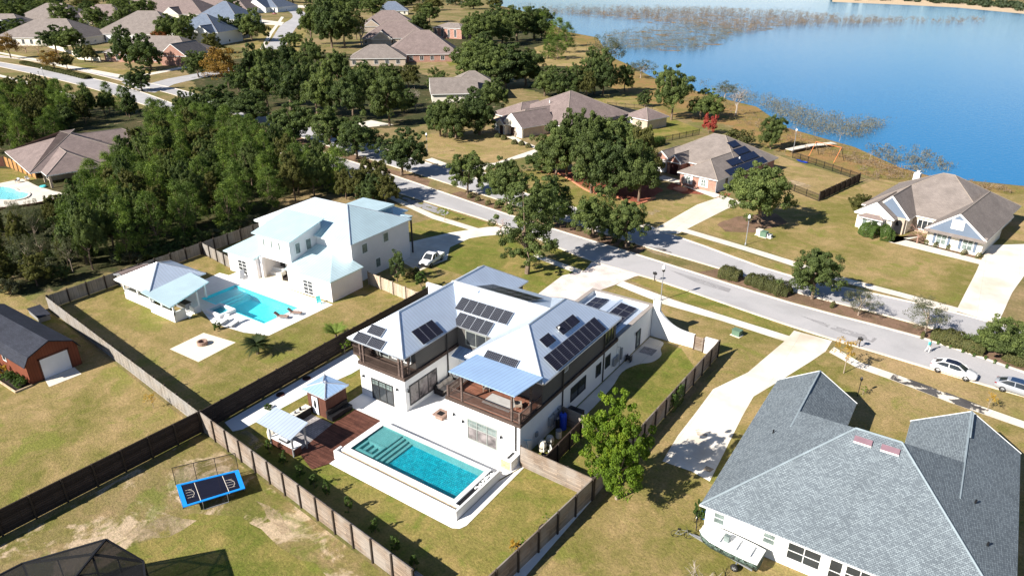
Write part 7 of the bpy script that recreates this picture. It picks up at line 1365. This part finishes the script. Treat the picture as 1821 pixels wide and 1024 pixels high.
for i, (x, y) in enumerate(((1480,546),(1640,600),(836,352),(850,357),(868,364),(884,370),(1012,404),(1030,410),(1050,417),(1072,426),(1092,432),(1106,438),(1125,441))): hedge_mesh('clipped_shrub', [at(x-3, y-.8), at(x+3, y+.8)], 1.3, .9, M['hedge'], 20+i, ['round clipped shrub alone in the median below the grey-green tree', 'round clipped shrub at the walker end of the hedge'][i] if i < 2 else 'low clipped shrub in the median bed under the oaks', None if i < 2 else 'low shrubs under the median oaks', 420, .14, 'shrub')
for i, (x, y) in enumerate(((1668,611),(1690,618),(1712,626),(1732,633),(1752,638),(1768,645),(1790,653))): hedge_mesh('clipped_shrub', [at(x-2, y-.6), at(x+2, y+.6)], .8, .5, M['shrub'], 40+i, 'tiny round shrub in the row between the clipped hedge and the kerb', 'tiny shrubs in front of the median hedge', 420, .12, 'shrub')
for i, (x, y) in enumerate(((1648,434),(1664,439),(1687,443),(1713,453),(1739,459))): hedge_mesh('clipped_shrub', [at(x-3, y-1), at(x+3, y+1)], 1.2, 1.0, M['hedge'], 60+i, ['round dark shrub furthest left under the gabled house windows', 'round dark shrub second from the left under the gabled house windows', 'bronze round shrub in the middle under the gabled house windows', 'round dark shrub under the right front window of the gabled house', 'round dark shrub at the driveway corner of the gabled house'][i], 'round shrubs along the gabled tan house', 420, .13, 'shrub')
for i, (x, y) in enumerate(((1178,298),(1196,300))): hedge_mesh('clipped_shrub', [at(x-5, y), at(x+5, y+1)], 3, 1.8, M['shrub'], 70+i, ['broad green shrub left of the brick house entry', 'broad green shrub next to the brick house entry arch'][i], None, 400, .2, 'shrub')
for i, (x, y) in enumerate(((885,244),(896,248),(915,256),(928,258),(940,262))): hedge_mesh('clipped_shrub', [at(x-4, y), at(x+4, y+1)], 1.8, 1.1, M['hedge'], 80+i, 'low shrub in the bed along the front of the hip-roofed tan house', 'shrubs along the hip-roofed house', 300, .2, 'shrub')
vine = hedge_mesh('climbing_plant', [(-20.35, 59.5), (-20.3, 62.3)], .5, 2.1, M['shrub'], 91, 'climbing plant on the shaded side fence facing the driveway', None, 260, .2, 'climber')
tb = thing('terracotta_edging', 'curving terracotta block edging in front of the oak clump', 'garden edging', (*at(1040, 345), 0)); MB().kerb(smooth_line(ats([(985,320),(975,312),(985,306),(1010,318),(1050,342),(1100,352),(1130,365),(1165,352)])), .35, 0, .22).build('blocks', M['terracotta'], tb, True)
te = thing('terracotta_ring', 'round terracotta block ring under the small bare tree', 'garden edging', (*at(1210, 338), 0)); x, y = at(1210, 338); MB().lathe(x, y, [(1.5, 0), (1.5, .3), (1.25, .32)], 18).build('blocks', M['terracotta'], te, True)
for i, (cx, cy, lb) in enumerate(((32, 325, 'dark patio chair by the kidney pool, left of the pale one'), (50, 322, 'pale patio chair by the kidney pool'))): x, y = at(cx, cy); lounge_chair(x, y, .03, .5+i, lb, 'steel' if i == 0 else 'white')
x, y = at(77, 333); t = thing('pool_float', 'turquoise pool toy lying on the patio by the covered porch', 'pool toy', (x, y, .03)); MB().lathe(0, 0, [(.5, 0), (.75, .15), (.5, .35), (.3, .3)], 14).build('ring', plain('turquoise_vinyl', (.10,.55,.58), .4), t)
